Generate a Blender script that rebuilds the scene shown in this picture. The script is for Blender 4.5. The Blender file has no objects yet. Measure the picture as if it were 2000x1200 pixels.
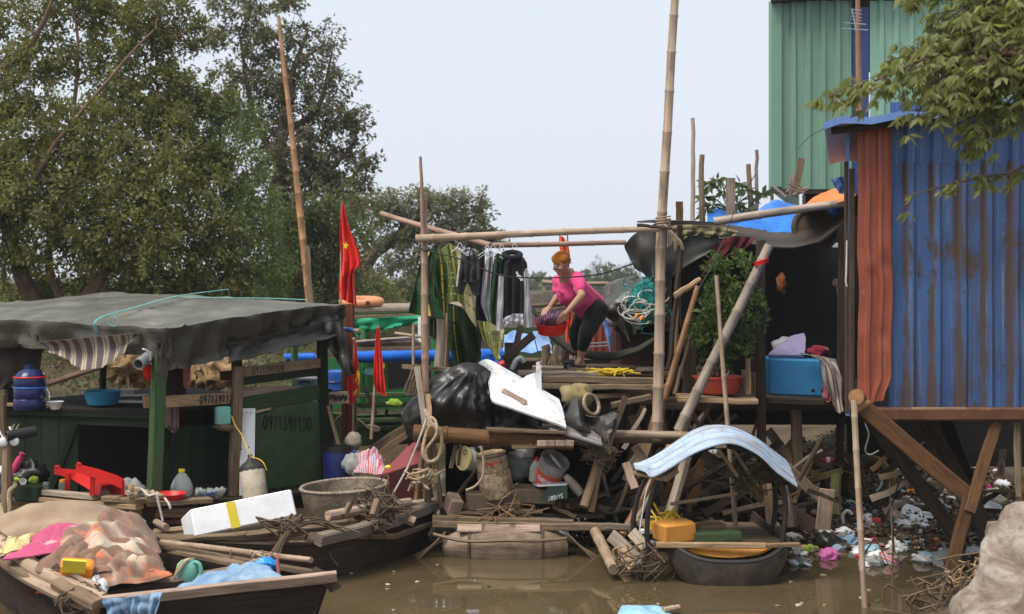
import bpy, bmesh, math, random
import numpy as np
from mathutils import Vector, Matrix, noise, Euler
R = math.radians
random.seed(7); np.random.seed(7)
S = bpy.context.scene
COL = S.collection
# ---------------------------------------------------------------- camera, world, sun, exposure
F, H, HZ = 2747.0, 2.8, 540.0            # focal length in photo pixels, eye height, horizon row
cam = bpy.data.cameras.new('camera'); co = bpy.data.objects.new('camera', cam); COL.objects.link(co)
co.location = (0, 0, H); co.rotation_euler = (R(90), 0, 0)
cam.sensor_width = 36; cam.lens = F / 2000 * 36; cam.shift_y = (HZ - 600) / 2000
cam.clip_start = .1; cam.clip_end = 2000
cam.dof.use_dof = True; cam.dof.focus_distance = 14.5; cam.dof.aperture_fstop = 2.4
S.camera = co
SUN_EL, SUN_AZ = 60, -128                 # degrees; azimuth from +Y towards +X
w = bpy.data.worlds.new('World'); S.world = w; w.use_nodes = True
nt = w.node_tree; bg = nt.nodes['Background']
sky = nt.nodes.new('ShaderNodeTexSky'); sky.sky_type = 'NISHITA'; sky.sun_disc = False
sky.sun_elevation = R(SUN_EL); sky.sun_rotation = R(SUN_AZ); sky.dust_density = 4.0; sky.air_density = 1.0
mx = nt.nodes.new('ShaderNodeMix'); mx.data_type = 'RGBA'; mx.inputs[0].default_value = .86
nt.links.new(sky.outputs[0], mx.inputs[6]); mx.inputs[7].default_value = (6.65, 7.2, 7.95, 1)
nt.links.new(mx.outputs[2], bg.inputs[0]); bg.inputs[1].default_value = .1
sl = bpy.data.lights.new('sun', 'SUN'); sl.energy = 3.3; sl.angle = R(32); sl.color = (1, .93, .84)
so = bpy.data.objects.new('sun', sl); COL.objects.link(so)
az, el = R(SUN_AZ), R(SUN_EL)
so.rotation_euler = Vector((math.sin(az)*math.cos(el), math.cos(az)*math.cos(el), math.sin(el))).to_track_quat('Z', 'Y').to_euler()
S.view_settings.view_transform = 'Standard'; S.view_settings.look = 'None'
S.view_settings.exposure = 0.40; S.view_settings.gamma = 1
S.render.engine = 'CYCLES'
S.cycles.use_denoising = True; S.cycles.denoising_prefilter = 'ACCURATE'; S.cycles.denoising_input_passes = 'RGB_ALBEDO_NORMAL'
S.cycles.max_bounces = 6; S.cycles.diffuse_bounces = 3; S.cycles.glossy_bounces = 3
S.cycles.transmission_bounces = 4; S.cycles.transparent_max_bounces = 8; S.cycles.volume_bounces = 0
S.cycles.sample_clamp_indirect = 4

def at(px, py, d): return Vector(((px-1000)*d/F, d, H-(py-HZ)*d/F))
def onz(px, py, z): return at(px, py, F*(H-z)/(py-HZ))
def V(*a): return Vector(a)
def lerp(a, b, t): return a + (b-a)*t
def sm(a, b, x):
    t = max(0, min(1, (x-a)/(b-a))); return t*t*(3-2*t)
def nz(p, s=1.0, o=0.0): return noise.noise(Vector(p)*s + Vector((o, o*1.7, -o)))
def fbm(p, s=1.0, o=0.0, k=3): return sum(nz(p, s*2**i, o+i*3.1)/2**i for i in range(k))

# ---------------------------------------------------------------- materials
MATS = {}
class G:
    """small helper around a material's node tree"""
    def __init__(s, name):
        s.m = bpy.data.materials.new(name); s.m.use_nodes = True
        s.t = s.m.node_tree; s.b = s.t.nodes['Principled BSDF']; s.out = s.t.nodes['Material Output']
    def n(s, k, **kw):
        x = s.t.nodes.new('ShaderNode'+k)
        for a, v in kw.items(): setattr(x, a, v)
        return x
    def l(s, a, b): s.t.links.new(a, b)
    def coord(s, kind='UV', scale=(1, 1, 1), rnd=True):
        c = s.n('TexCoord'); mp = s.n('Mapping'); mp.inputs['Scale'].default_value = scale
        s.l(c.outputs[kind], mp.inputs[0])
        if rnd:
            oi = s.n('ObjectInfo'); m = s.n('Math', operation='MULTIPLY'); m.inputs[1].default_value = 37.0
            s.l(oi.outputs['Random'], m.inputs[0])
            cb = s.n('CombineXYZ')
            for i in range(3): s.l(m.outputs[0], cb.inputs[i])
            s.l(cb.outputs[0], mp.inputs['Location'])
        return mp.outputs[0]
    def noise(s, vec, scale=5, detail=4, rough=.6, dist=0):
        x = s.n('TexNoise'); x.inputs['Scale'].default_value = scale; x.inputs['Detail'].default_value = detail
        x.inputs['Roughness'].default_value = rough; x.inputs['Distortion'].default_value = dist
        s.l(vec, x.inputs['Vector']); return x.outputs[0]
    def ramp(s, fac, stops):
        x = s.n('ValToRGB'); e = x.color_ramp.elements
        while len(e) < len(stops): e.new(.5)
        for i, (p, c) in enumerate(stops):
            e[i].position = p; e[i].color = (c[0], c[1], c[2], 1) if hasattr(c, '__len__') else (c, c, c, 1)
        s.l(fac, x.inputs[0]); return x.outputs[0]
    def mix(s, fac, a, b, mode='MIX'):
        x = s.n('Mix', data_type='RGBA', blend_type=mode)
        for sock, v in ((x.inputs[0], fac), (x.inputs[6], a), (x.inputs[7], b)):
            if hasattr(v, 'is_linked'): s.l(v, sock)
            elif hasattr(v, '__len__'): sock.default_value = (v[0], v[1], v[2], 1)
            else: sock.default_value = v
        return x.outputs[2]
    def var(s, col, v=.2, h=.01):
        oi = s.n('ObjectInfo'); hs = s.n('HueSaturation')
        mr = s.n('MapRange'); mr.inputs[3].default_value = 1-v; mr.inputs[4].default_value = 1+v
        s.l(oi.outputs['Random'], mr.inputs[0]); s.l(mr.outputs[0], hs.inputs['Value'])
        s.l(col, hs.inputs['Color']); return hs.outputs[0]
    def bump(s, fac, strength=.3, dist=.01):
        x = s.n('Bump'); x.inputs['Strength'].default_value = strength; x.inputs['Distance'].default_value = dist
        s.l(fac, x.inputs['Height']); s.l(x.outputs[0], s.b.inputs['Normal'])
    def base(s, c):
        if hasattr(c, 'is_linked'): s.l(c, s.b.inputs['Base Color'])
        else: s.b.inputs['Base Color'].default_value = (*c, 1)
    def set(s, rough=.7, spec=.3, metal=0, trans=0, alpha=1, ior=None):
        s.b.inputs['Roughness'].default_value = rough; s.b.inputs['Specular IOR Level'].default_value = spec
        s.b.inputs['Metallic'].default_value = metal; s.b.inputs['Transmission Weight'].default_value = trans
        s.b.inputs['Alpha'].default_value = alpha
        if ior: s.b.inputs['IOR'].default_value = ior
        return s.m

def wood(name, c1, c2, dirt=(.05, .038, .025), da=.6, rough=.85, var=.3, grain=24):
    g = G(name); v = g.coord('UV', (1.3, grain, 1))
    n1 = g.noise(v, 2.2, 6, .65, .6)
    c = g.ramp(n1, [(.3, c2), (.5, c1), (.72, [min(1, x*1.25) for x in c1])])
    n2 = g.noise(g.coord('UV', (2.2, 5, 1)), 1.6, 5, .7)
    d = g.ramp(n2, [(.45, 0), (.72, da)])
    c = g.mix(d, c, dirt)
    n3 = g.noise(g.coord('UV', (.8, 90, 1)), 2, 2)
    c = g.mix(g.ramp(n3, [(.36, .75), (.44, 0)]), c, [x*.35 for x in c2])
    g.base(g.var(c, var)); g.bump(n1, .5, .006); return g.set(rough, .2)
def bamboo(name, c1, c2, var=.15):
    g = G(name); v = g.coord('UV', (.7, 14, 1)); n1 = g.noise(v, 2.5, 5, .6, .3)
    c = g.ramp(n1, [(.3, c2), (.6, c1)])
    n2 = g.noise(g.coord('UV', (2, 4, 1)), 2.0, 5, .7)
    c = g.mix(g.ramp(n2, [(.48, 0), (.75, .75)]), c, (.09, .06, .035))
    g.base(g.var(c, var)); g.bump(n1, .2, .003); return g.set(.55, .35)
def cloth(name, c1, c2=None, sc=6, var=.06, rough=.9, bump=.25):
    g = G(name); c2 = c2 or [x*.7 for x in c1]
    n1 = g.noise(g.coord('Object', rnd=False), sc, 4)
    c = g.ramp(n1, [(.35, c2), (.65, c1)])
    n2 = g.noise(g.coord('Object', rnd=False), 180, 2); g.bump(n2, bump, .002)
    g.base(g.var(c, var)); g.b.inputs['Sheen Weight'].default_value = .1; return g.set(rough, .15)
def paint(name, c1, dirt=(.06, .045, .03), da=.5, rough=.5, spec=.4, sc=4, var=.05, scuff=None, metal=0):
    g = G(name); o = g.coord('Object'); n1 = g.noise(o, sc, 6, .7)
    c = g.mix(g.ramp(n1, [(.45, 0), (.75, da)]), c1, dirt)
    n3 = g.noise(o, sc*.35, 3); c = g.mix(g.ramp(n3, [(.35, .25), (.65, 0)]), c, [x*.6 for x in c1])
    if scuff:
        n2 = g.noise(g.coord('Object'), sc*5, 6, .75); c = g.mix(g.ramp(n2, [(.6, 0), (.68, .8)]), c, scuff)
    g.base(g.var(c, var)); g.bump(n1, .15, .004); return g.set(rough, spec, metal)
def leafm(name, ca, cb, cc, trans=.48):
    g = G(name); ge = g.n('NewGeometry')
    c = g.ramp(ge.outputs['Random Per Island'], [(0, ca), (.5, cb), (1, cc)])
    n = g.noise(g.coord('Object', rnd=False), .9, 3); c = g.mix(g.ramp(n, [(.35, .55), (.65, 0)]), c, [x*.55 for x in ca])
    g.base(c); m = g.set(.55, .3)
    tr = g.n('BsdfTranslucent'); ms = g.n('MixShader'); ms.inputs[0].default_value = trans
    c2 = g.mix(1, c, (1.1, 1.15, .55), 'MULTIPLY'); g.l(c2, tr.inputs[0])
    g.l(g.b.outputs[0], ms.inputs[1]); g.l(tr.outputs[0], ms.inputs[2]); g.l(ms.outputs[0], g.out.inputs[0]); return m

M = {}
M['plank'] = wood('weathered plank wood', (.205, .145, .092), (.09, .06, .036))
M['plank_grey'] = wood('grey driftwood', (.30, .245, .19), (.15, .115, .085), da=.4)
M['plank_tan'] = wood('tan plank wood', (.36, .24, .14), (.20, .125, .07), da=.5)
M['plank_dark'] = wood('dark wet wood', (.065, .047, .032), (.03, .021, .015), dirt=(.015, .011, .008))
M['plank_pink'] = wood('pinkish old wood', (.34, .245, .19), (.19, .125, .09), da=.45)
M['post_red'] = wood('red brown painted post', (.19, .055, .03), (.10, .03, .018), da=.3)
M['rust_wood'] = wood('rusty brown timber', (.17, .085, .035), (.08, .04, .018), da=.5)
M['ochre'] = wood('ochre hull wood', (.22, .14, .06), (.12, .072, .03), da=.6)
M['bamboo'] = bamboo('tan bamboo', (.40, .295, .205), (.23, .155, .105))
M['bamboo_grey'] = bamboo('grey bamboo', (.38, .31, .25), (.21, .165, .125))
M['bamboo_orange'] = bamboo('orange bamboo', (.38, .20, .09), (.20, .095, .045))
M['bamboo_pink'] = bamboo('pinkish bamboo', (.36, .23, .17), (.2, .12, .085))
M['green_wood'] = wood('dark green painted wood', (.017, .030, .015), (.009, .017, .008), dirt=(.03, .03, .02), da=.7)
M['green_wood_l'] = wood('green painted post wood', (.045, .09, .035), (.025, .05, .02), dirt=(.07, .06, .035), da=.6)
M['green_boat'] = paint('bright green boat paint', (.045, .22, .06), da=.55)
M['tarp_grey'] = None
M['rope'] = cloth('pale rope', (.42, .33, .22), (.25, .18, .11), 30)
M['rope_dark'] = cloth('dark rope', (.15, .11, .07), (.07, .05, .03), 30)
M['cord_white'] = cloth('white cord', (.62, .6, .55), sc=20)
M['cord_yellow'] = cloth('yellow cord', (.62, .42, .04), sc=20)
M['cord_black'] = paint('black cable', (.012, .012, .013), da=.1)
M['cord_teal'] = cloth('teal cord', (.2, .5, .45), sc=20)
M['white_foam'] = paint('white polystyrene', (.86, .87, .88), dirt=(.5, .45, .38), da=.35, rough=.7, spec=.2, sc=7)
M['white_plastic'] = paint('white plastic', (.74, .75, .77), dirt=(.35, .28, .2), da=.5, rough=.45)
M['red_plastic'] = paint('red plastic', (.62, .014, .012), dirt=(.22, .03, .02), da=.6, rough=.42, spec=.4, scuff=(.6, .12, .1))
M['blue_plastic'] = paint('blue plastic', (.02, .12, .46), dirt=(.06, .08, .14), da=.6, rough=.42)
M['blue_dark'] = paint('dark blue plastic', (.012, .022, .12), da=.3, rough=.4)
M['blue_basin'] = paint('light blue basin plastic', (.03, .22, .38), dirt=(.07, .12, .15), da=.6, rough=.45)
M['pale_blue'] = paint('pale blue plastic', (.30, .50, .62), da=.4, rough=.45)
M['mint'] = paint('mint green plastic', (.20, .52, .42), da=.3, rough=.4)
M['orange_plastic'] = paint('orange plastic', (.85, .27, .02), da=.2, rough=.35)
M['yellow_plastic'] = paint('yellow plastic', (.75, .62, .05), da=.2, rough=.4)
M['black_plastic'] = paint('black plastic', (.012, .012, .013), dirt=(.05, .04, .03), da=.4, rough=.4)
M['rubber'] = paint('black rubber', (.018, .017, .017), dirt=(.06, .045, .03), da=.5, rough=.6)
M['steel'] = paint('grey galvanised steel', (.36, .37, .38), da=.4, rough=.4, metal=.5)
M['skin'] = paint('skin', (.40, .225, .145), dirt=(.33, .16, .10), da=.4, rough=.5, sc=14)
M['dark'] = paint('shade dark boards', (.012, .010, .009), dirt=(.02, .016, .012), da=.5, rough=.9)  # near-black base colour puts extra shade into interiors and backings
M['mud'] = paint('dried mud', (.11, .08, .05), da=.6, rough=.9, sc=9)
M['red_cloth'] = cloth('red flag cloth', (.76, .028, .014), (.60, .016, .010), 3, bump=.1)
M['yellow_star'] = cloth('yellow star cloth', (.8, .55, .03), bump=.1)
M['clear'] = None
g = G('clear plastic'); g.base((.75, .8, .78)); M['clear'] = g.set(.12, .5, 0, .9, 1, 1.2)
g = G('smoky plastic sheet'); g.base((.6, .65, .62)); M['bagclear'] = g.set(.25, .5, 0, .6, 1, 1.15)

# ---------------------------------------------------------------- mesh builder
class MB:
    def __init__(s): s.v = []; s.f = []; s.u = []; s.mi = []; s.m = 0; s.ang = 38
    def fc(s, idx, uv): s.f.append(tuple(idx)); s.u.extend(uv); s.mi.append(s.m)
    def grid(s, P, cu=False, cv=False, uvs=None):
        """P[i][j] points; quads between; uv in metres"""
        n, m = len(P), len(P[0]); o = len(s.v)
        for r in P:
            for p in r: s.v.append((p[0], p[1], p[2]))
        us = [0.0]; mid = m//2
        for i in range(n if cu else n-1): us.append(us[-1] + (Vector(P[(i+1) % n][mid])-Vector(P[i][mid])).length)
        vs = [0.0]; mid = n//2
        for j in range(m if cv else m-1): vs.append(vs[-1] + (Vector(P[mid][(j+1) % m])-Vector(P[mid][j])).length)
        for i in range(n if cu else n-1):
            for j in range(m if cv else m-1):
                a, b = i, (i+1) % n; c, d = j, (j+1) % m
                if uvs: uv = [uvs(i, j), uvs(i+1, j), uvs(i+1, j+1), uvs(i, j+1)]
                else: uv = [(us[i], vs[j]), (us[i+1], vs[j]), (us[i+1], vs[j+1]), (us[i], vs[j+1])]
                s.fc((o+a*m+c, o+b*m+c, o+b*m+d, o+a*m+d), uv)
        return o
    def sheet(s, P, th=.004, uvs=None):
        """solid sheet: two skins and a rim"""
        n, m = len(P), len(P[0]); Q = [[None]*m for _ in range(n)]
        for i in range(n):
            for j in range(m):
                a = Vector(P[min(i+1, n-1)][j])-Vector(P[max(i-1, 0)][j]); b = Vector(P[i][min(j+1, m-1)])-Vector(P[i][max(j-1, 0)])
                nn = a.cross(b); nn = nn.normalized() if nn.length > 1e-9 else Vector((0, 0, 1))
                Q[i][j] = Vector(P[i][j]) - nn*th
        o1 = s.grid(P, uvs=uvs); o2 = s.grid([list(r) for r in Q], uvs=uvs)
        k = len(s.f)-(n-1)*(m-1)
        for q in range(k, len(s.f)): s.f[q] = s.f[q][::-1]
        ring = [(i, 0) for i in range(n)]+[(n-1, j) for j in range(1, m)]+[(i, m-1) for i in range(n-2, -1, -1)]+[(0, j) for j in range(m-2, 0, -1)]
        for q in range(len(ring)):
            a, b = ring[q], ring[(q+1) % len(ring)]
            ia, ib = a[0]*m+a[1], b[0]*m+b[1]
            s.fc((o1+ia, o2+ia, o2+ib, o1+ib), [(0, 0), (0, th), (.01, th), (.01, 0)])
    def tube(s, pts, r, n=8, caps=True, sq=1.0):
        pts = [Vector(p) for p in pts]; k = len(pts); rs = r if hasattr(r, '__len__') else [r]*k
        t0 = (pts[1]-pts[0]).normalized(); up = Vector((0, 0, 1)) if abs(t0.z) < .9 else Vector((1, 0, 0))
        x = t0.cross(up).normalized(); P = []
        for i in range(k):
            t = (pts[min(i+1, k-1)]-pts[max(i-1, 0)]);
            t = t.normalized() if t.length > 1e-9 else t0
            x = (x - t*x.dot(t)); x = x.normalized() if x.length > 1e-6 else t.orthogonal().normalized()
            y = t.cross(x)
            P.append([pts[i]+(x*math.cos(2*math.pi*j/n)+y*math.sin(2*math.pi*j/n)*sq)*rs[i] for j in range(n)])
        o = s.grid(P, cv=True)
        if caps:
            L = sum((pts[i+1]-pts[i]).length for i in range(k-1))
            s.fc([o+j for j in range(n)], [(0, .01*j) for j in range(n)])
            s.fc([o+(k-1)*n+j for j in reversed(range(n))], [(L, .01*j) for j in range(n)])
        return o
    def beam(s, p0, p1, w, h=None, up=None, jit=0, segs=1, bow=0, taper=1.0, twist=0):
        """sawn plank from p0 to p1: w across, h thick, chamfered edges"""
        p0, p1 = Vector(p0), Vector(p1); h = w if h is None else h; t = (p1-p0).normalized(); L = (p1-p0).length
        up = Vector(up) if up else (Vector((0, 0, 1)) if abs(t.z) < .95 else Vector((0, -1, 0)))
        x = t.cross(up).normalized(); y = x.cross(t).normalized(); c = min(w, h)*.14
        prof = [(-w/2+c, -h/2), (w/2-c, -h/2), (w/2, -h/2+c), (w/2, h/2-c), (w/2-c, h/2), (-w/2+c, h/2), (-w/2, h/2-c), (-w/2, -h/2+c)]
        P = []; ra = random.random()*50
        for i in range(segs+1):
            q = i/segs; k = lerp(1, taper, q); b = bow*math.sin(math.pi*q)
            a = twist*q; ca, sa = math.cos(a), math.sin(a)
            jx, jy = (nz((q*4, ra, 0))*jit, nz((q*4, ra, 9))*jit) if jit else (0, 0)
            P.append([p0+t*L*q + x*((u*ca-v*sa)*k+jx) + y*((u*sa+v*ca)*k+b+jy) for u, v in prof])
        o = s.grid(P, cv=True); m = 8
        s.fc([o+j for j in range(m)], [(u*.3, v*.3) for u, v in prof])
        s.fc([o+segs*m+j for j in reversed(range(m))], [(u*.3+.4, v*.3) for u, v in prof][::-1])
    def box(s, c, size, rot=(0, 0, 0), bev=.1, wob=0):
        """chamfered box"""
        c = Vector(c); sx, sy, sz = [q/2 for q in size]; b = min(size)*bev; E = Euler(rot).to_matrix() if not isinstance(rot, Matrix) else rot
        P = []
        for z, k in ((-sz, b), (-sz+b, 0), (sz-b, 0), (sz, b)):
            x, y = sx-k, sy-k
            ring = [(-x+b, -y), (x-b, -y), (x, -y+b), (x, y-b), (x-b, y), (-x+b, y), (-x, y-b), (-x, -y+b)]
            P.append([c + E @ Vector((q[0], q[1], z)) + (Vector((nz((q[0]*9, q[1]*9, z*9)), nz((q[1]*9, z*9, 3)), nz((z*9, q[0]*9, 7))))*wob if wob else Vector()) for q in ring])
        o = s.grid(P, cv=True)
        s.fc([o+j for j in reversed(range(8))], [(p[0], p[1]) for p in [(0, 0)]*8]); s.fc([o+24+j for j in range(8)], [(Vector(P[3][j]).x, Vector(P[3][j]).y) for j in range(8)])
    def lathe(s, prof, c=(0, 0, 0), axis=(0, 0, 1), n=20, sx=1, sy=1, closed=False, wob=0):
        c = Vector(c); q = Vector((0, 0, 1)).rotation_difference(Vector(axis).normalized()).to_matrix()
        P = [[c + q @ Vector((r*math.cos(2*math.pi*j/n)*sx*(1+wob*nz((math.cos(6.28*j/n)*2, math.sin(6.28*j/n)*2, z*6), 1, c.x)), r*math.sin(2*math.pi*j/n)*sy*(1+wob*nz((math.cos(6.28*j/n)*2, math.sin(6.28*j/n)*2, z*6), 1, c.x)), z)) for j in range(n)] for r, z in prof]
        return s.grid(P, cv=True, cu=closed)
    def blob(s, c, r, rot=(0, 0, 0), n=10, wob=.2, ws=2.0, seed=0.0):
        c = Vector(c); E = Euler(rot).to_matrix(); r = r if hasattr(r, '__len__') else (r, r, r); P = []; s.ang = 85
        for i in range(n+1):
            a = math.pi*i/n; row = []
            for j in range(2*n):
                b = math.pi*j/n; d = Vector((math.sin(a)*math.cos(b), math.sin(a)*math.sin(b), math.cos(a)))
                k = 1+wob*fbm(d, ws, seed+c.x*3)
                row.append(c + E @ Vector((d.x*r[0]*k, d.y*r[1]*k, d.z*r[2]*k)))
            P.append(row)
        s.grid(P, cv=True)
    def capsule(s, a, b, ra, rb, n=12):
        a, b = Vector(a), Vector(b); t = (b-a); L = t.length; t = t.normalized() if L > 1e-6 else Vector((0, 0, 1))
        pts = []; rs = []
        for k in range(6):
            q = math.pi/2*k/5; pts.append(a-t*ra*math.cos(q)); rs.append(max(ra*math.sin(q), 1e-4))
        for k in range(6):
            q = math.pi/2*(5-k)/5; pts.append(b+t*rb*math.cos(q)); rs.append(max(rb*math.sin(q), 1e-4))
        s.tube(pts, rs, n, True)
    def bamb(s, pts, r, n=10, node=.32, taper=.8, wob=.012):
        """bamboo culm along a polyline, with swollen joints"""
        pts = [Vector(p) for p in pts]; seg = [(pts[i+1]-pts[i]).length for i in range(len(pts)-1)]; L = sum(seg)
        def pos(q):
            for i, l in enumerate(seg):
                if q <= l or i == len(seg)-1: return pts[i].lerp(pts[i+1], q/l)
                q -= l
        Q = [0]; x = node*random.uniform(.3, .9); ks = [1.0]
        while x < L-.03:
            for dx, k in ((-.02, 1), (-.006, 1.10), (.006, 1.12), (.02, .98)): 
                if x+dx > Q[-1]: Q.append(x+dx); ks.append(k)
            x += node*random.uniform(.85, 1.15)
        Q.append(L); ks.append(1.0); o = random.random()*99
        s.tube([pos(q)+Vector((nz((q*.9, o, 0)), nz((q*.9, o, 5)), nz((q*.9, o, 9))))*wob for q in Q], [r*k*lerp(1, taper, q/L) for q, k in zip(Q, ks)], n)
    def build(s, name, mat, parent=None, smooth=True, origin=None):
        me = bpy.data.meshes.new(name)
        if parent is not None: O = Vector(parent['_o'])
        elif origin is not None: O = Vector(origin)
        else:
            a = np.array(s.v); O = Vector(((a[:, 0].min()+a[:, 0].max())/2, (a[:, 1].min()+a[:, 1].max())/2, a[:, 2].min()))
        me.from_pydata([(p[0]-O.x, p[1]-O.y, p[2]-O.z) for p in s.v], [], s.f)
        uv = me.uv_layers.new(name='UVMap'); uv.data.foreach_set('uv', np.array(s.u, dtype=np.float32).ravel())
        for m in (mat if isinstance(mat, (list, tuple)) else [mat]): me.materials.append(m if not isinstance(m, str) else M[m])
        me.polygons.foreach_set('material_index', s.mi)
        if smooth:
            me.polygons.foreach_set('use_smooth', [True]*len(me.polygons))
            me.set_sharp_from_angle(angle=R(s.ang))
        ob = bpy.data.objects.new(name, me); COL.objects.link(ob); ob['_o'] = tuple(O)
        if parent is not None: ob.parent = parent
        else: ob.location = O
        return ob

def tag(o, label, cat, group=None, kind=None):
    o['label'] = label; o['category'] = cat
    if group: o['group'] = group
    if kind: o['kind'] = kind
    return o
def thing(name, label, cat, loc, group=None):
    o = bpy.data.objects.new(name, None); COL.objects.link(o); o.location = loc; o['_o'] = tuple(loc); o.empty_display_size = .1
    return tag(o, label, cat, group)
def px(w, d): return w*d/F
def bez(a, b, c, n=8):
    a, b, c = Vector(a), Vector(b), Vector(c)
    return [a*(1-t)**2 + b*2*t*(1-t) + c*t*t for t in [i/n for i in range(n+1)]]
def spline(pts, k=5):
    """Catmull-Rom through the points"""
    pts = [Vector(p) for p in pts]; Q = [pts[0]*2-pts[1]]+pts+[pts[-1]*2-pts[-2]]; out = []
    for i in range(1, len(Q)-2):
        for j in range(k):
            t = j/k; a, b, c, d = Q[i-1:i+3]
            out.append(.5*((2*b)+(c-a)*t+(2*a-5*b+4*c-d)*t*t+(3*b-a-3*c+d)*t**3))
    return out+[pts[-1]]
def stick(kind, name, label, cat, mat, a, b, wpx, group=None, th=None, jit=.01, bow=0, n=8, taper=None):
    """a post, pole or plank between two photo points (px, py, depth)"""
    p, q = at(*a), at(*b); d = (a[2]+b[2])/2; w_ = px(wpx, d); m = MB()
    if kind == 'b': m.bamb([p, q], w_/2, taper=taper or .85)
    elif kind == 'r':
        k = 7; pts = [p.lerp(q, i/k)+Vector((nz((i*.8, p.x*7, 0)), nz((i*.8, p.x*7, 4)), nz((i*.8, p.x*7, 8))))*jit*1.6 for i in range(k+1)]
        m.tube(pts, [w_/2*lerp(1, taper or .85, i/k)*(1+.12*nz((i*1.3, p.z*5, 2))) for i in range(k+1)], n)
    else:
        up = (q-p).cross(Vector((1, 0, 0))) if abs((q-p).normalized().x) < .8 else None
        if up is not None and up.y > 0: up = -up
        # broad face towards the viewer
        t = (q-p).normalized(); up = Vector((0, -1, 0)) - t*t.dot(Vector((0, -1, 0)))
        m.beam(p, q, w_, th or max(.02, w_*.35), up=up, jit=jit, segs=5, bow=bow, taper=taper or 1.0)
    return tag(m.build(name, mat), label, cat, group)
# ================================================================ THE SETTING
def hgt(x, y):
    """terrain height: creek bed below 0, banks above"""
    n = .35*fbm((x, y, 0), .5, 3, 3)
    xr = lerp(3.15, 3.75, sm(11.4, 12.3, y)); xr = lerp(xr, 4.6, sm(12.2, 13.2, y))
    xl = lerp(.9, 3.4, sm(19, 22, y))
    r = max(min(y-15.6+n, x-xl+n*.5, 40), x-xr+n*.5)
    zr = -.7+.7*sm(-2.2, 0, r) if r < 0 else min(.16*r+.04*sm(0, .3, r), .30)+.85*sm(2.2, 5.0, r)+.4*sm(6, 14, r)
    yb = lerp(18.2, 23.5, sm(-3.6, -2.2, x)); yb = lerp(yb, 33, sm(-2.4, -.6, x)); yb = lerp(yb, 105, sm(-.2, 7, x))
    l = (y-yb)*.6+n*2
    zl = -.7+.7*sm(-3, 0, l) if l < 0 else (1.7*sm(0, 6, l)+.5*sm(0, .8, l))*(1-.7*sm(60, 100, y))
    z = max(zr, zl)
    if z > .02: z += .05*fbm((x, y, 1), 2.2, 0, 3)+.02*nz((x, y, 4), 7)
    return z
def axis_pts(fine0, fine1, step, lo, hi):
    a = list(np.arange(fine0, fine1, step)); k = step*1.3; x = fine0; left = []
    while x > lo: x -= k; k *= 1.3; left.append(x)
    k = step*1.3; x = a[-1]; right = []
    while x < hi: x += k; k *= 1.3; right.append(x)
    return left[::-1]+a+right
g = G('muddy bank earth'); o = g.coord('Object', rnd=False)
n1 = g.noise(o, 1.3, 8, .7); n2 = g.noise(o, 14, 6, .75); n3 = g.noise(o, 45, 3)
c = g.ramp(n1, [(.3, (.045, .032, .02)), (.55, (.10, .073, .045)), (.75, (.15, .115, .075))])
c = g.mix(g.ramp(n2, [(.5, 0), (.7, .7)]), c, (.05, .035, .02)); c = g.mix(g.ramp(n3, [(.6, 0), (.7, .5)]), c, (.26, .2, .13))
g.base(c); g.bump(n2, .8, .04); M['earth'] = g.set(.85, .25)
X = axis_pts(-9, 7.5, .16, -700, 700); Y = axis_pts(9.5, 27, .16, -30, 1500)
m = MB(); m.grid([[(x, y, hgt(x, y)) for y in Y] for x in X])
gd = m.build('ground', 'earth', origin=(0, 0, 0)); gd['kind'] = 'structure'

g = G('muddy creek water'); o = g.coord('Object', (1, 1, 1), rnd=False)
n1 = g.noise(o, .8, 3); n2 = g.noise(g.coord('Object', (1, 2.4, 1), rnd=False), 2.6, 3, .5)
c = g.ramp(n1, [(.35, (.078, .056, .028)), (.65, (.105, .077, .040))])
n4 = g.noise(o, 60, 4, .7); c = g.mix(g.ramp(n4, [(.70, 0), (.74, .35)]), c, (.4, .36, .28))
g.base(c); g.bump(n2, .022, .03); m_ = g.set(.025, .5, ior=1.33); M['water'] = m_
m = MB(); m.grid([[(x, y, 0) for y in (-30, 8, 14, 20, 40, 100, 1400)] for x in (-700, -60, -10, 0, 10, 60, 700)])
wt = m.build('water', 'water', origin=(0, 0, 0)); wt['kind'] = 'structure'

# ---------------------------------------------------------------- trees
M['bark'] = wood('grey brown bark', (.15, .105, .075), (.06, .042, .03), grain=6)
M['bark_red'] = wood('warm brown bark', (.20, .125, .085), (.09, .055, .035), grain=6)
M['leaf_olive'] = leafm('olive leaves', (.14, .145, .044), (.205, .205, .066), (.29, .285, .115))
M['leaf_fresh'] = leafm('fresh green leaves', (.13, .185, .065), (.19, .26, .09), (.26, .33, .14))
M['leaf_grey'] = leafm('dull brown green leaves', (.135, .13, .082), (.185, .178, .11), (.25, .24, .16))
M['leaf_deep'] = leafm('deep green leaves', (.105, .13, .06), (.155, .185, .082), (.24, .26, .14))
M['leaf_yellow'] = leafm('yellow green leaves', (.13, .15, .045), (.19, .21, .07), (.30, .30, .13))
M['leaf_haze'] = leafm('hazy grey green leaves', (.17, .175, .125), (.23, .23, .165), (.30, .295, .22))  # paler and greyer: haze put into the leaf colour
M['leaf_far_haze'] = leafm('far haze grey green leaves', (.10, .125, .09), (.14, .165, .12), (.18, .20, .15))  # greyed and lightened so the distance haze sits in the leaf colour
M['leaf_near'] = leafm('near tree leaves', (.20, .22, .08), (.29, .31, .12), (.42, .43, .22), .55)
M['leaf_citrus'] = leafm('glossy citrus leaves', (.07, .12, .03), (.12, .19, .05), (.2, .28, .09), .42)
RNG = np.random.RandomState(11)
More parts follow.
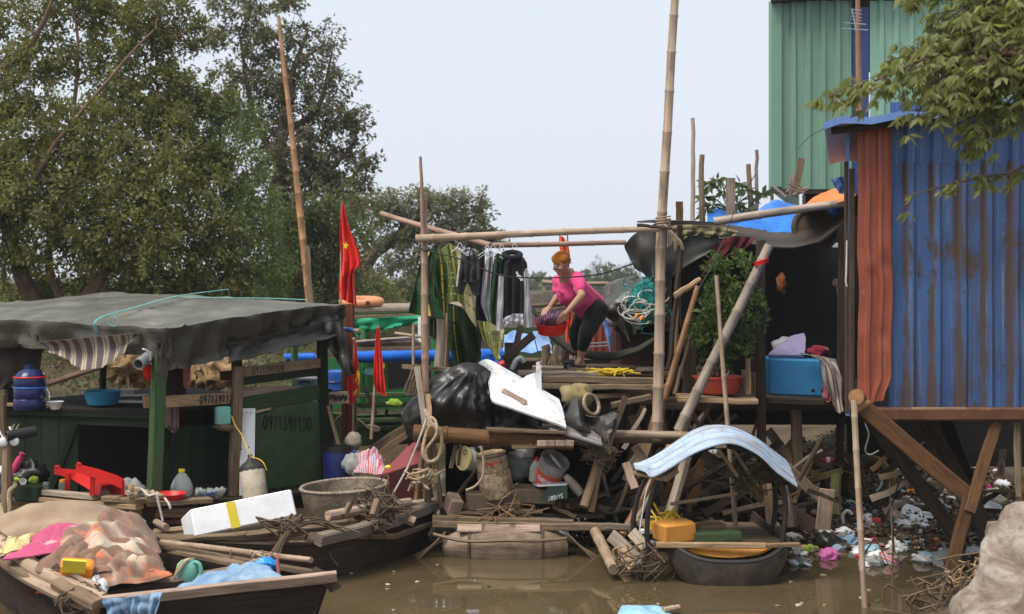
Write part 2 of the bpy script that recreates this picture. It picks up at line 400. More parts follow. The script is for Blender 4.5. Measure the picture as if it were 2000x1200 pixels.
def leaf_mesh(name, P, D, size, aspect, mat, parent=None, origin=None, fold=.15):
    """one four cornered leaf at every point P growing along D"""
    N = len(P); L = size*RNG.uniform(.6, 1.35, (N, 1)); W = L*aspect
    r = RNG.normal(size=(N, 3)); s = np.cross(D, r); s /= np.linalg.norm(s, axis=1, keepdims=True)+1e-9
    nn = np.cross(D, s)
    a = P; b = P+D*L*.42+s*W*.5+nn*L*fold*.5; c_ = P+D*L; d = P+D*L*.42-s*W*.5+nn*L*fold*.5
    O = np.array(parent['_o'] if parent is not None else origin, dtype=float)
    v = np.stack([a, b, c_, d], 1).reshape(-1, 3)-O
    me = bpy.data.meshes.new(name); me.vertices.add(4*N); me.vertices.foreach_set('co', v.astype(np.float32).ravel())
    me.loops.add(4*N); me.loops.foreach_set('vertex_index', np.arange(4*N, dtype=np.int32))
    me.polygons.add(N); me.polygons.foreach_set('loop_start', np.arange(0, 4*N, 4, dtype=np.int32))
    me.update(calc_edges=True); me.materials.append(M[mat])
    ob = bpy.data.objects.new(name, me); COL.objects.link(ob); ob['_o'] = [float(q) for q in O]
    if parent is not None: ob.parent = parent
    else: ob.location = O
    return ob
def unit(a): return a/(np.linalg.norm(a, axis=1, keepdims=True)+1e-9)
def crown_points(clumps, dens, per, spread, droop, tw=None):
    """sprays of leaves on short twigs scattered through every clump"""
    PP, DD = [], []
    for (c, r, *kk) in clumps:
        n = max(4, int(dens*r[0]*r[2]*(kk[0] if kk else 1)))
        d = unit(RNG.normal(size=(n, 3))); q = d*(RNG.uniform(.05, 1, (n, 1))**.5)*np.array(r)*(1+.25*RNG.normal(size=(n, 1))*.6)+np.array(c)
        out = unit(d*np.array([1, 1, .7])+RNG.normal(size=(n, 3))*.5+np.array([0, 0, -droop]))
        for k in range(per):
            t = RNG.uniform(0, 1, (n, 1)); P = q+out*spread*t+RNG.normal(size=(n, 3))*spread*.22
            PP.append(P); DD.append(unit(out*.6+RNG.normal(size=(n, 3))*.75+np.array([0, 0, -droop*.8])))
        if tw is not None:
            for k in range(min(n, int(40*r[0]))):
                a = Vector(q[k]); o_ = Vector(out[k])
                tw.tube([a-o_*spread*.9, a, a+o_*spread*.8], [.009, .006, .003], 3, False)
    return np.concatenate(PP), np.concatenate(DD)
def tree(name, label, base, trunk, clumps, leaf, bark='bark', dens=26, per=26, spread=.28, size=.10, aspect=.42, droop=.35, thin=.8, group=None, limbs=2):
    """clumps: (px, py, depth, radius px); trunk: list of polylines [(px, py, depth, radius m)]"""
    b = at(*base); t = thing(name, label, 'tree', b, group)
    C = []
    for q in clumps:
        c = at(*q[:3]); r = px(q[3], q[2]); C.append((c, (r, r*.8, r*(q[4] if len(q) > 4 else .8)), thin if q[1] < 165 else 1.0))
    mt = MB(); pts = []
    for line in trunk:
        P = spline([at(*q[:3]) for q in line], 4); rr = np.interp(np.linspace(0, 1, len(P)), np.linspace(0, 1, len(line)), [q[3] for q in line])
        P = [p+Vector((nz(p, 1.3, 1), nz(p, 1.3, 5), 0))*.05 for p in P]
        mt.tube(P, list(rr), 8); pts += list(zip(P, rr))
    for c, r, _ in C:
        near = sorted(pts, key=lambda p: (p[0]-c).length + (2 if p[0].z > c.z else 0))[:limbs]
        for p, rr in near[:1]:
            e = c+Vector((random.uniform(-.3, .3)*r[0], 0, r[2]*.3)); L = bez(p, p.lerp(e, .5)+Vector((0, 0, -.1*(e-p).length)), e, 6)
            L = [q+Vector((nz(q, 2, 8), nz(q, 2, 3), nz(q, 2, 6)))*.08 for q in L]
            mt.tube(L, [max(.012, min(rr*.6, .05)*(1-i/7)) for i in range(7)], 6)
            for k in range(5):
                s0 = L[random.randint(3, 6)]; d = Vector((random.gauss(0, 1), random.gauss(0, .6), random.gauss(.3, .7))).normalized()
                mt.tube(bez(s0, s0+d*r[0]*.5, s0+d*r[0]*.95+Vector((0, 0, .1*r[0])), 4), [.014, .011, .008, .006, .004], 4, False)
    P, D = crown_points(C, dens, per, spread, droop, mt)
    mt.build('trunk', bark, t); leaf_mesh('crown', P, D, size, aspect, leaf, t)
    return t
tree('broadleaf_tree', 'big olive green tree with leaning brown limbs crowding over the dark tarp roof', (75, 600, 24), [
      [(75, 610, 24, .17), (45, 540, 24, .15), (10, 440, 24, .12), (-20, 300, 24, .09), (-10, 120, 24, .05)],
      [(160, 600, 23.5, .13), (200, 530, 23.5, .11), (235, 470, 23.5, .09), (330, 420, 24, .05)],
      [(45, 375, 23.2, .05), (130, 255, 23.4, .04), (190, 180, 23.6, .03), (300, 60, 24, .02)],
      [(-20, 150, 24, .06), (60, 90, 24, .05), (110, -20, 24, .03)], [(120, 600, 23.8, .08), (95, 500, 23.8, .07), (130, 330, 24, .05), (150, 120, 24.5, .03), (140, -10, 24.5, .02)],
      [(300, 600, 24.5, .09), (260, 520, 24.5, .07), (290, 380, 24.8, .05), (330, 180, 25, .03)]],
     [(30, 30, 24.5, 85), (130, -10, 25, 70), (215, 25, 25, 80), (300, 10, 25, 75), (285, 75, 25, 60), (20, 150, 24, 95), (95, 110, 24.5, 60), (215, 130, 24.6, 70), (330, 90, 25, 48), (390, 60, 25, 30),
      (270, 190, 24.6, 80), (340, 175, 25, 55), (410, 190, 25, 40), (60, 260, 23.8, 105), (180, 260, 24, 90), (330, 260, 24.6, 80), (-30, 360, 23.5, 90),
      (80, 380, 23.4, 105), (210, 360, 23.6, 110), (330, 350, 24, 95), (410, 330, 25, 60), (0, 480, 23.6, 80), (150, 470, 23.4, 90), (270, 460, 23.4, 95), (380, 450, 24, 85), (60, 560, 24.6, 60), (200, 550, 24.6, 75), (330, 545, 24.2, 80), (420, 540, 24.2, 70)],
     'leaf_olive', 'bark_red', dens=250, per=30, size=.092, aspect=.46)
tree('feathery_tree', 'feathery fresh green tree standing between the olive tree and the tall dark tree', (470, 600, 25.2), [
      [(470, 600, 25.2, .09), (455, 480, 25.2, .07), (440, 340, 25.2, .05), (420, 190, 25.2, .03)]],
     [(415, 215, 25.2, 55), (450, 280, 25, 60), (400, 330, 24.8, 50), (480, 360, 25, 62), (500, 440, 25, 60), (450, 420, 24.6, 65), (520, 520, 25, 62), (450, 530, 24.6, 62), (360, 210, 25.4, 40), (480, 225, 25.4, 35)],
     'leaf_fresh', 'bark', dens=210, per=30, size=.088, aspect=.34, droop=.6)
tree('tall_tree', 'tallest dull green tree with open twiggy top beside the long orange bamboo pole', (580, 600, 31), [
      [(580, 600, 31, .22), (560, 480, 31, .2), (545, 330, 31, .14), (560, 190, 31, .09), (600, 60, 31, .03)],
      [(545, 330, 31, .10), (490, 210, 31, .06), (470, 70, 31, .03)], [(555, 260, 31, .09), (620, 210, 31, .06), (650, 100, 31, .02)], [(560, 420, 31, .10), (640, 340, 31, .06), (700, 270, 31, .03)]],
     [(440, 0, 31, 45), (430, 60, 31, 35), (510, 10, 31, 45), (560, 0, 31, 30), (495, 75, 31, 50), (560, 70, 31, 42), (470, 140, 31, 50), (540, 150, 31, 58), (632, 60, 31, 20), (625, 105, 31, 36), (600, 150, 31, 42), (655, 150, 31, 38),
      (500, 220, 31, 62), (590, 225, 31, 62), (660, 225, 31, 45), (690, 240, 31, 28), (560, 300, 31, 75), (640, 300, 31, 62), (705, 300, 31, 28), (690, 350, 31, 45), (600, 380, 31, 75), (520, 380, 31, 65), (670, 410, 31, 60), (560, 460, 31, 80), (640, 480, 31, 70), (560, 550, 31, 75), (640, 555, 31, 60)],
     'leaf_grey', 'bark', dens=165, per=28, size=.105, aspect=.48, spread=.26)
tree('shrubby_tree', 'low mottled tree with paler leaf tips behind the red flag', (640, 600, 27), [[(640, 600, 27, .1), (630, 520, 27, .07), (610, 420, 27, .04)], [(640, 600, 27, .08), (680, 500, 27, .04)]],
     [(580, 430, 27, 60), (640, 420, 27, 55), (600, 500, 27, 70), (680, 470, 27, 50), (570, 560, 26.6, 55), (660, 550, 27, 50), (700, 400, 28, 35)],
     'leaf_deep', 'bark', dens=210, per=28, size=.09, aspect=.48, droop=.5)
tree('hazy_tree', 'greyish tree with a thick leaning trunk behind the striped mats', (690, 600, 36), [
      [(680, 600, 36, .22), (705, 535, 36, .2), (725, 500, 36, .18), (755, 478, 36, .15), (800, 440, 36, .08), (850, 400, 36, .05)], [(725, 500, 36, .12), (700, 455, 36, .05), (690, 420, 36, .03)],
      [(800, 600, 36, .12), (820, 530, 36, .1), (870, 460, 36, .06), (930, 420, 36, .03)]],
     [(730, 400, 36, 38), (770, 395, 36, 42), (815, 385, 36, 28), (850, 420, 36, 50), (875, 385, 36, 28), (905, 400, 36, 36), (935, 395, 36, 18), (935, 440, 36, 36), (890, 460, 36, 50), (965, 455, 36, 20), (820, 470, 36, 55), (770, 450, 36, 48), (780, 540, 35.5, 60), (850, 540, 36, 58), (910, 520, 36, 40), (975, 470, 36, 10), (730, 560, 35.5, 50)],
     'leaf_haze', 'bark', dens=130, per=28, size=.115, aspect=.48, spread=.3)
tree('pale_bush', 'pale yellow green bush just right of the big red flag', (700, 605, 29), [[(705, 605, 29, .05), (710, 570, 29, .03), (715, 545, 29, .02)]],
     [(672, 565, 28, 34), (712, 565, 28.5, 32), (750, 575, 29, 26), (735, 545, 30, 22), (660, 590, 28, 30)], 'leaf_yellow', 'bark', dens=80, per=22, size=.10, aspect=.5)
# far wood across the water, too many trees to count
FC = [(at(x, y, 120), (px(r, 120), 4, px(r, 120)*.6)) for x, y, r in [(1040, 575, 30), (1070, 550, 26), (1100, 560, 30), (1130, 545, 25), (1160, 560, 32), (1200, 560, 36), (1240, 556, 36), (1280, 560, 40), (1020, 560, 28), (1320, 560, 40), (990, 565, 30), (1380, 560, 50), (1100, 585, 40), (1180, 585, 45), (1260, 585, 45), (950, 575, 40)]]
P, D = crown_points(FC, 9, 16, 1.0, .2)
fo = leaf_mesh('far_wood', P, D, .62, .6, 'leaf_far_haze', None, (0, 120, 0)); fo['kind'] = 'stuff'; tag(fo, 'hazy line of far woodland across the water', 'woodland', kind='stuff')
for i, (x, y0, hh) in enumerate([(1165, 520, 26), (1185, 526, 20), (1232, 522, 26), (1215, 530, 18)]):
    t = thing('casuarina_tree', ['tallest wispy far tree above the woman\'s back', 'small wispy far tree close to the tallest one', 'wispy far tree left of the hanging black tarp', 'smallest wispy far tree in the haze'][i], 'tree', at(x, 590, 110), 'wispy trees far away in haze')
    mt = MB(); mt.tube([at(x, 590, 110), at(x+1, y0, 110)], [.15, .03], 5); mt.build('trunk', 'bark', t)
    P, D = crown_points([(at(x, y0+hh*k*.75, 110), (.3+.5*k, .5, .5)) for k in (.1, .4, .7, 1.0, 1.4, 1.8)], 16, 10, .4, -.6); leaf_mesh('crown', P, D, .45, .12, 'leaf_far_haze', t)

# ---------------------------------------------------------------- corrugated metal
def corr(m, o, u, vv, W, Hh, pitch, dep, prof=((0, 0), (.52, 0), (.62, 1), (.90, 1)), rows=6, th=.0015, fn=None):
    """ribbed sheet from corner o, width along u, height along vv, ribs standing out along u x vv"""
    o, u, vv = Vector(o), Vector(u).normalized(), Vector(vv).normalized(); nn = u.cross(vv).normalized(); xs = []
    k = 0
    while k*pitch < W:
        for a, b in prof:
            x = (k+a)*pitch
            if x < W: xs.append((x, b*dep))
        k += 1
    xs.append((W, 0)); P = []
    for x, d in xs:
        row = []
        for j in range(rows+1):
            y = Hh*j/rows; p = o+u*x+vv*y+nn*d
            if fn: p = p+fn(x, y, u, vv, nn)
            row.append(p)
        P.append(row)
    m.sheet(P, th)
def corr_mat(name, c1, c2, rust=None, ra=.55, rough=.45, sc=1.0, fade=None, rib=None):
    g = G(name); o = g.coord('Object', rnd=False); n0 = g.noise(o, .9*sc, 3)
    c = g.ramp(n0, [(.35, c2), (.65, c1)])
    st = g.noise(g.coord('UV', (26, .55, 1), rnd=False), 1.0, 4, .6)      # streaks that run down the sheet
    if fade: c = g.mix(g.ramp(st, [(.52, 0), (.72, .7)]), c, fade)
    if rust:
        big = g.noise(o, 1.5*sc, 5, .72, .6); fine = g.noise(o, 9, 6, .75)
        k = g.n('Math', operation='ADD'); k2 = g.n('Math', operation='MULTIPLY'); k2.inputs[1].default_value = .45; g.l(st, k2.inputs[0])
        g.l(big, k.inputs[0]); g.l(k2.outputs[0], k.inputs[1])
        rc = g.ramp(fine, [(.35, rust), (.65, [x*.45 for x in rust])])
        c = g.mix(g.ramp(k.outputs[0], [(ra+.21, 0), (ra+.30, .92)]), c, rc)
    if rib:      # rust run down the channels, plus painted shade on the rib sides
        tc = g.n('TexCoord'); sp = g.n('SeparateXYZ'); g.l(tc.outputs['Object'], sp.inputs[0])
        a = g.n('Math', operation='SUBTRACT'); g.l(sp.outputs[0], a.inputs[0]); a.inputs[1].default_value = rib[0]
        b = g.n('Math', operation='DIVIDE'); g.l(a.outputs[0], b.inputs[0]); b.inputs[1].default_value = rib[1]
        f = g.n('Math', operation='FRACT'); g.l(b.outputs[0], f.inputs[0])
        band = g.ramp(f.outputs[0], [(0, .16), (.05, 0), (.40, 0), (.56, .20), (.62, .26), (.80, 0), (.94, .12), (1, .16)])
        nb_ = g.noise(g.coord('Object', (2.2, 1, .55), rnd=False), 1.6, 6, .72, .3); ad = g.n('Math', operation='ADD'); g.l(nb_, ad.inputs[0]); g.l(band, ad.inputs[1])
        h2 = g.noise(g.coord('Object', (1, 1, 1), rnd=False), 22, 4, .7); a2 = g.n('Math', operation='MULTIPLY_ADD'); g.l(h2, a2.inputs[0]); a2.inputs[1].default_value = .12; g.l(ad.outputs[0], a2.inputs[2])
        c = g.mix(g.ramp(a2.outputs[0], [(.60, 0), (.76, .92)]), c, (.085, .055, .035))
        dots = g.n('TexVoronoi'); dots.inputs['Scale'].default_value = 5.5; g.l(o, dots.inputs['Vector']); c = g.mix(g.ramp(dots.outputs['Distance'], [(.05, .9), (.10, 0)]), c, (.06, .035, .022))
    fine2 = g.noise(o, 40, 3); c = g.mix(g.ramp(fine2, [(.66, 0), (.72, .4)]), c, [x*.4 for x in c2])
    g.base(c); g.bump(g.noise(o, 3, 3), .25, .02); return g.set(rough, .4)
M['corr_green'] = corr_mat('green corrugated sheet', (.17, .30, .22), (.14, .26, .185), fade=(.22, .36, .28))
M['corr_green_pale'] = corr_mat('pale green corrugated sheet', (.25, .43, .33), (.21, .38, .29), fade=(.3, .48, .38))
M['corr_blue'] = corr_mat('rusty blue corrugated sheet', (.06, .13, .30), (.034, .075, .195), rust=(.10, .06, .035), ra=.58, fade=(.21, .27, .40), rib=(at(1736, 0, 12.3).x-at(1680, 0, 12.3).x, px(51, 12.3)))
M['corr_navy'] = corr_mat('navy blue sheet', (.035, .06, .19), (.025, .045, .15))
M['corr_red'] = corr_mat('red corrugated sheet', (.31, .085, .048), (.24, .06, .034), rust=(.42, .33, .24), ra=.60, fade=(.40, .12, .07))
M['roof_blue'] = corr_mat('blue roof sheet', (.13, .23, .48), (.09, .17, .40), fade=(.2, .3, .5))
M['grey_sheet'] = corr_mat('grey underside sheet', (.42, .39, .36), (.33, .30, .27))
M['corr_blue_clean'] = corr_mat('faded blue upper sheet', (.065, .125, .285), (.04, .08, .2), fade=(.18, .26, .46))
# green warehouse
D0 = 24.0
wh = thing('corrugated_warehouse', 'tall green corrugated warehouse with a navy stripe rising behind the shacks', 'warehouse', at(1505, 600, D0))
z0, z1 = at(0, 370, D0).z, 7.50
def wx(p): return at(p, 0, D0).x
m = MB(); corr(m, (wx(1527), D0, z0), (1, 0, 0), (0, 0, 1), wx(1664)-wx(1527), z1-z0, px(29, D0), .05); m.build('wall_sheet', 'corr_green', wh)
m = MB(); corr(m, (wx(1699), D0, z0-.1), (1, 0, 0), (0, 0, 1), 7.0, z1-z0+.1, px(29, D0), .05); m.build('wall_sheet', 'corr_green_pale', wh)
m = MB(); m.box(((wx(1665)+wx(1698))/2, D0+.03, (z0+z1)/2-.1), (wx(1698)-wx(1665)-.01, .05, z1-z0)); m.build('stripe_panel', 'corr_navy', wh)
m = MB(); m.box(((wx(1504)+wx(1526))/2, D0-.03, (z0+.02+z1)/2), (wx(1526)-wx(1504), .1, z1-z0-.04)); m.build('corner_trim', 'corr_green', wh)
wd = Vector((.26, 1, 0)).normalized()
m = MB(); corr(m, V(wx(1507), D0+.06, z0)+wd*9, -wd, (0, 0, 1), 9, z1-z0, .25, .04); m.build('side_wall', 'corr_green', wh)
m = MB(); m.beam((wx(1506), D0+.14, z0-.02), (wx(2000)+4.5, D0+.14, z0-.02), .1, .1)
for k in range(14): m.beam((wx(1512)+k*.55, D0+.2, .6), (wx(1512)+k*.55, D0+.2, z0-.08), .05, .07)
m.build('base_frame', 'plank_grey', wh)
m = MB(); m.box((wx(1512)+4.9, D0+1.4, 2.2), (8.2, .1, 4.2)); m.build('inner_wall', 'dark', wh)
m = MB(); a = V(wx(1498), D0-.3, z1); m.sheet([[a, a+wd*9.5], [a+V(11, 0, .9), a+V(11, 0, .9)+wd*9.5]], .06); m.build('roof', 'plank_dark', wh)

M['leg_brown'] = wood('stained brown stilt', (.125, .062, .027), (.06, .03, .015), dirt=(.04, .03, .018), da=.7)
# blue shed on stilts
DS = 12.3
def sx(p, d=DS): return (p-1000)*d/F
def sz(p, d=DS): return H-(p-HZ)*d/F
sh = thing('stilt_shed', 'rusty blue corrugated shed with one red sheet standing on wooden stilts', 'shed', at(1680, 900, DS))
xr_ = sx(2000)+1.6
def dent(x, y, u, v, n): return n*(.02*nz((x*1.3, y*1.1, 0), 1, 4)+.008*nz((x*4, y*2.5, 3)))
m = MB(); corr(m, (sx(1736), DS, sz(795)), (1, 0, 0), (0, 0, 1), xr_-sx(1736), sz(315)-sz(795), px(51, DS), .045, rows=10, fn=dent); m.build('lower_wall_sheet', 'corr_blue', sh)
m = MB(); corr(m, (sx(1738), DS-.008, sz(322)), (1, 0, 0), (0, 0, 1), xr_-sx(1738), sz(200)-sz(322), px(51, DS), .045, rows=3, fn=dent); m.build('upper_wall_sheet', 'corr_blue_clean', sh)
def dent2(x, y, u, v, n):
    b = .03*math.exp(-((y-1.25)/.05)**2)*math.sin(x*19)+.025*math.exp(-((y-.62)/.06)**2)*math.cos(x*15)
    return n*(.018*nz((x*5, y*2.5, 0), 1, 9)+b) + u*(.02*nz((0, y*1.5, 0)) - (.07*sm(.25, 0, y) if x > .15 else 0)) + v*(.05*x/.3*sm(.5, 0, y))
m = MB(); corr(m, (sx(1672), DS-.055, sz(792)), (1, 0, 0), (0, 0, 1), sx(1738)-sx(1672), sz(232)-sz(792), px(24, DS), .028, rows=34, fn=dent2); m.build('red_sheet', 'corr_red', sh)
sd = Vector((.76, 3.2, 0)).normalized()
m = MB(); corr(m, V(sx(1660), DS+.02, sz(815))+sd*3.1, -sd, (0, 0, 1), 3.1, sz(250)-sz(815), .2, .03); m.build('side_wall', 'roof_blue', sh)
m = MB(); m.beam(V(sx(1664), DS+.01, sz(800)), V(sx(1664), DS+.01, sz(330)), .045, .05); m.beam(V(sx(1657), DS+.05, sz(810)), V(sx(1655), DS+.05, sz(315)), .03, .04); m.build('corner_post', 'plank_dark', sh)
m = MB(); m.beam(V(sx(1690), DS-.02, sz(808)), V(xr_, DS-.02, sz(808)), .12, px(26, DS)); m.build('floor_beam', paint('rusty steel beam', (.14, .055, .024), dirt=(.03, .018, .012), da=.9, rough=.7, sc=5, scuff=(.26, .13, .05)), sh)
m = MB(); m.beam(V(sx(1775), DS-.07, sz(797)), V(sx(1880), DS-.07, sz(797)), .02, .02); m.build('batten', 'plank_tan', sh)
m = MB()
for k in range(5):
    a = V(sx(1700)+k*.02, DS+.1, sz(812))+sd*(k*.7); m.beam(a, a+V(3.0, 0, 0), .1, .09)
m.sheet([[V(sx(1690), DS+.08, sz(800)), V(sx(1690), DS+.08, sz(800))+sd*3], [V(xr_, DS+.08, sz(800)), V(xr_, DS+.08, sz(800))+sd*3]], .03); m.build('floor', 'dark', sh)
rw = thing('shade_boards', 'added dark boards standing in for the shadow behind the stilts of the blue shed', 'wall', at(1800, 900, 17.2))  # added boards, not a real wall: they stand in for deep shadow
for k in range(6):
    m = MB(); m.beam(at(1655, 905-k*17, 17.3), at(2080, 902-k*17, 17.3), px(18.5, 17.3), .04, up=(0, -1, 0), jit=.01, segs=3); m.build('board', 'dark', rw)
m = MB(); zt = sz(238, 12.05)
P = []
for i in range(25):
    t = i/24; row = []
    for j in range(7):
        q = j/6; p = V(2.66, 12.0, 4.10)+sd*(3.4*q)+V(3.2*t, 0, .42*t*1.0 - .03*math.sin(t*9)*0)
        p.z += .02*math.sin(t*24*math.pi*.5)+.03*nz((t*6, q*3, 0))-.05*q
        row.append(p)
    P.append(row)
PR = P; m.sheet(P, .012); m.build('roof', M['roof_blue'], sh)
m = MB(); 
P = [[p+V(.015, .02, -.03) for p in r] for r in P[:9]]; m.sheet(P, .006); m.build('ceiling_boards', 'grey_sheet', sh)
m = MB(); m.beam(V(2.75, 12.1, 4.05), V(sx(2000)+1.5, 12.1, 4.45), .05, .06); m.build('eave_beam', 'plank_dark', sh)
m = MB(); m.sheet([[P_[0]+V(0, -.006, .012), P_[0]+V(0, -.012, -.05)] for P_ in PR], .01); m.build('roof_edge', 'roof_blue', sh)
def leg(p, q, w_, th, mat): m = MB(); m.beam(at(*p), at(*q), w_, th, up=(0, -1, 0), jit=.012, segs=5); return m.build('leg', mat, sh)
leg((1680, 790, DS-.05), (1895, 975, 12.2), px(33, DS), .06, 'leg_brown'); leg((1690, 800, DS+.05), (1870, 1050, 12.9), px(28, DS), .05, 'plank_dark')
leg((1945, 825, DS), (1893, 1000, 12.1), px(22, DS), .05, 'leg_brown'); leg((1893, 970, 12.15), (1850, 1140, 12.0), px(24, DS), .06, 'leg_brown')
leg((1800, 815, 14.2), (1940, 1060, 13.6), px(36, 14), .08, 'plank_dark'); leg((1845, 820, 15), (1905, 970, 14), px(26, 14), .06, 'plank_dark'); leg((1985, 825, DS), (1990, 970, 12.2), px(12, DS), .03, 'plank')
m = MB(); m.tube([at(1672, 776, 12.15), at(1690, 768, 12.9)], px(15, 12.2), 12); m.tube([at(1668, 800, 12.2), at(1695, 786, 12.25)], px(10, 12.2), 10); m.build('beam_end', 'bamboo_orange', sh)
stick('b', 'bamboo_pole', 'thin bamboo pole standing in the water under the shed corner', 'pole', 'bamboo', (1668, 780, 12.1), (1690, 1190, 11.9), 12, taper=1.0)
# haze over the creek
hz = bpy.data.meshes.new('haze'); bm = bmesh.new(); bmesh.ops.create_cube(bm, size=1); bm.to_mesh(hz); bm.free()
ho = bpy.data.objects.new('haze', hz); COL.objects.link(ho); ho.scale = (420, 320, 24); ho.location = (0, 140, 9.6); ho['kind'] = 'stuff'; tag(ho, 'thin pale haze hanging over the creek', 'haze', kind='stuff')
g = G('haze air'); g.t.nodes.remove(g.b); pv = g.n('VolumePrincipled'); pv.inputs['Density'].default_value = .0006; pv.inputs['Color'].default_value = (.92, .95, 1, 1); pv.inputs['Anisotropy'].default_value = .2
g.l(pv.outputs[0], g.out.inputs['Volume']); hz.materials.append(g.m)
# ================================================================ HOUSEBOAT AND SAMPANS ON THE LEFT
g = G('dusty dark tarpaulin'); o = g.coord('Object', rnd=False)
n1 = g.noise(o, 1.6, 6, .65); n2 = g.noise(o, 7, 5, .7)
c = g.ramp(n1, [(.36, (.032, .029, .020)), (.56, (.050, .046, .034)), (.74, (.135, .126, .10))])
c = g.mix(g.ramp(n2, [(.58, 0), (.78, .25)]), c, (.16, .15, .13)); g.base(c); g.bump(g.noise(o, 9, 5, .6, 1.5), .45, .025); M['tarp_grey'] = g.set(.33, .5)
g = G('black tarpaulin'); o = g.coord('Object', rnd=False); n1 = g.noise(o, 3, 5, .65)
g.base(g.ramp(n1, [(.35, (.022, .021, .018)), (.7, (.06, .056, .048))])); g.bump(g.noise(o, 22, 3), .25, .01); M['tarp_black'] = g.set(.48, .4)
g = G('striped cloth'); v = g.coord('UV', (1, 1, 1), rnd=False)
sp = g.n('SeparateXYZ'); g.l(v, sp.inputs[0]); wv = g.n('TexWave'); wv.wave_type = 'BANDS'; wv.inputs['Scale'].default_value = 2.6; wv.inputs['Detail'].default_value = 2; wv.inputs['Detail Scale'].default_value = 3; g.l(v, wv.inputs[0])
c = g.ramp(wv.outputs[0], [(.0, (.10, .085, .09)), (.3, (.13, .11, .11)), (.36, (.42, .33, .22)), (.55, (.50, .42, .30)), (.62, (.28, .20, .12)), (.8, (.17, .14, .16)), (1, (.5, .43, .33))])
c = g.mix(g.ramp(g.noise(v, 4, 4), [(.45, 0), (.7, .5)]), c, (.12, .09, .06)); g.base(c); M['stripes'] = g.set(.9, .15)

A, B, C_ = at(320, 645, 14.4), at(672, 594, 16.5), at(220, 573, 18.1); Dd = A+C_-B
ea, eb = (B-A), (Dd-A)
out_u, out_v = -eb.normalized(), -ea.normalized()
CR = [(random.uniform(0, 1), random.uniform(0, 1), random.uniform(0, 3.14), random.uniform(.004, .02), random.choice((-1, 1))*random.uniform(.010, .028)) for _ in range(26)]
def crease(a, b):
    return sum(h_*math.exp(-abs((a-x)*math.cos(t)+(b-y)*math.sin(t))/w_)*max(0, 1-abs(-(a-x)*math.sin(t)+(b-y)*math.cos(t))*2.2) for x, y, t, w_, h_ in CR)
def tri(x): x = x % 1; return abs(2*x-1)
def tarp_pt(u, v):
    """u along A>B (right face side), v along A>D; outside 0..1 hangs down"""
    uc, vc = max(0, min(1, u)), max(0, min(1, v)); p = A+ea*uc+eb*vc
    p.z += .09*math.sin(math.pi*uc)*math.sin(math.pi*min(1, vc*1.0)) + .03*fbm((p.x, p.y, 0), 1.2, 2) + .02*abs(nz((p.x*3, p.y*1.3, 3), 1.3)) + crease(uc, vc)
    dn = 0; w_ = Vector()
    if v < 0:      # right face skirt
        q = -v; L = .44*(1-.55*sm(.25, 1, uc))+.02*nz((uc*5, 3, 0)); dn += q*L
        w_ += out_u*((.13)*q**.6*(1-.45*q)*(tri(uc*6.4+.5*nz((uc*4, 2, 0))+q*.35*math.sin(uc*9))-.5)+.05*q*(tri(uc*13-q*.8)-.5)+.10*q*nz((uc*3.2+q*.9, q*1.5, 8), 1.5)-.10*q)
    if u < 0:      # left face skirt
        q = -u; L = .30+.02*nz((vc*6, 7, 0))-.14*sm(.22, .0, vc)*0; dn += q*L*(1 if v >= 0 else .5)
        w_ += out_v*((.08)*q**.7*(tri(vc*4.3+.5*nz((vc*4, 9, 0))-q*.3)-.5)+.04*q*(tri(vc*11+q*.7)-.5)+.10*q*nz((vc*4+q*.9, q*1.2, 5), 1.5)-.08*q)
    if u > 1: dn += (u-1)*.3; w_ += out_v*-.02
    if v > 1: dn += (v-1)*.3; w_ += out_u*-.02
    return p+w_-Vector((0, 0, dn))
us = [-1, -.86, -.7, -.55, -.4, -.25, -.12, -.04]+[i/90 for i in range(91)]+[1.05, 1.5]
vs_ = [-1, -.88, -.75, -.6, -.45, -.3, -.15, -.05]+[i/90 for i in range(91)]+[1.05, 1.5]
m = MB(); m.sheet([[tarp_pt(u, v) for v in vs_] for u in us], -.012)
g = G('sky lit dusty tarpaulin top'); o = g.coord('Object', rnd=False); c = g.ramp(g.noise(o, 1.3, 6, .65), [(.32, (.050, .050, .037)), (.5, (.092, .09, .069)), (.68, (.18, .172, .14))]); c = g.mix(g.ramp(g.noise(o, 6, 5, .7), [(.5, 0), (.7, .5)]), c, (.075, .07, .055)); g.base(c); g.bump(g.noise(o, 18, 4), .25, .01); M['tarp_toplit'] = g.set(.45, .5)  # lighter copy for the top: sky light painted in along with dust
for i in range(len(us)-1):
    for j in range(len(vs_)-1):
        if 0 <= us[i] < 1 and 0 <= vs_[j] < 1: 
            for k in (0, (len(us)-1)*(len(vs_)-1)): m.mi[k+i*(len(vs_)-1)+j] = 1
tag(m.build('roof_tarpaulin', ['tarp_grey', 'tarp_toplit']), 'large dusty dark grey tarpaulin draped over the green houseboat roof', 'tarpaulin')
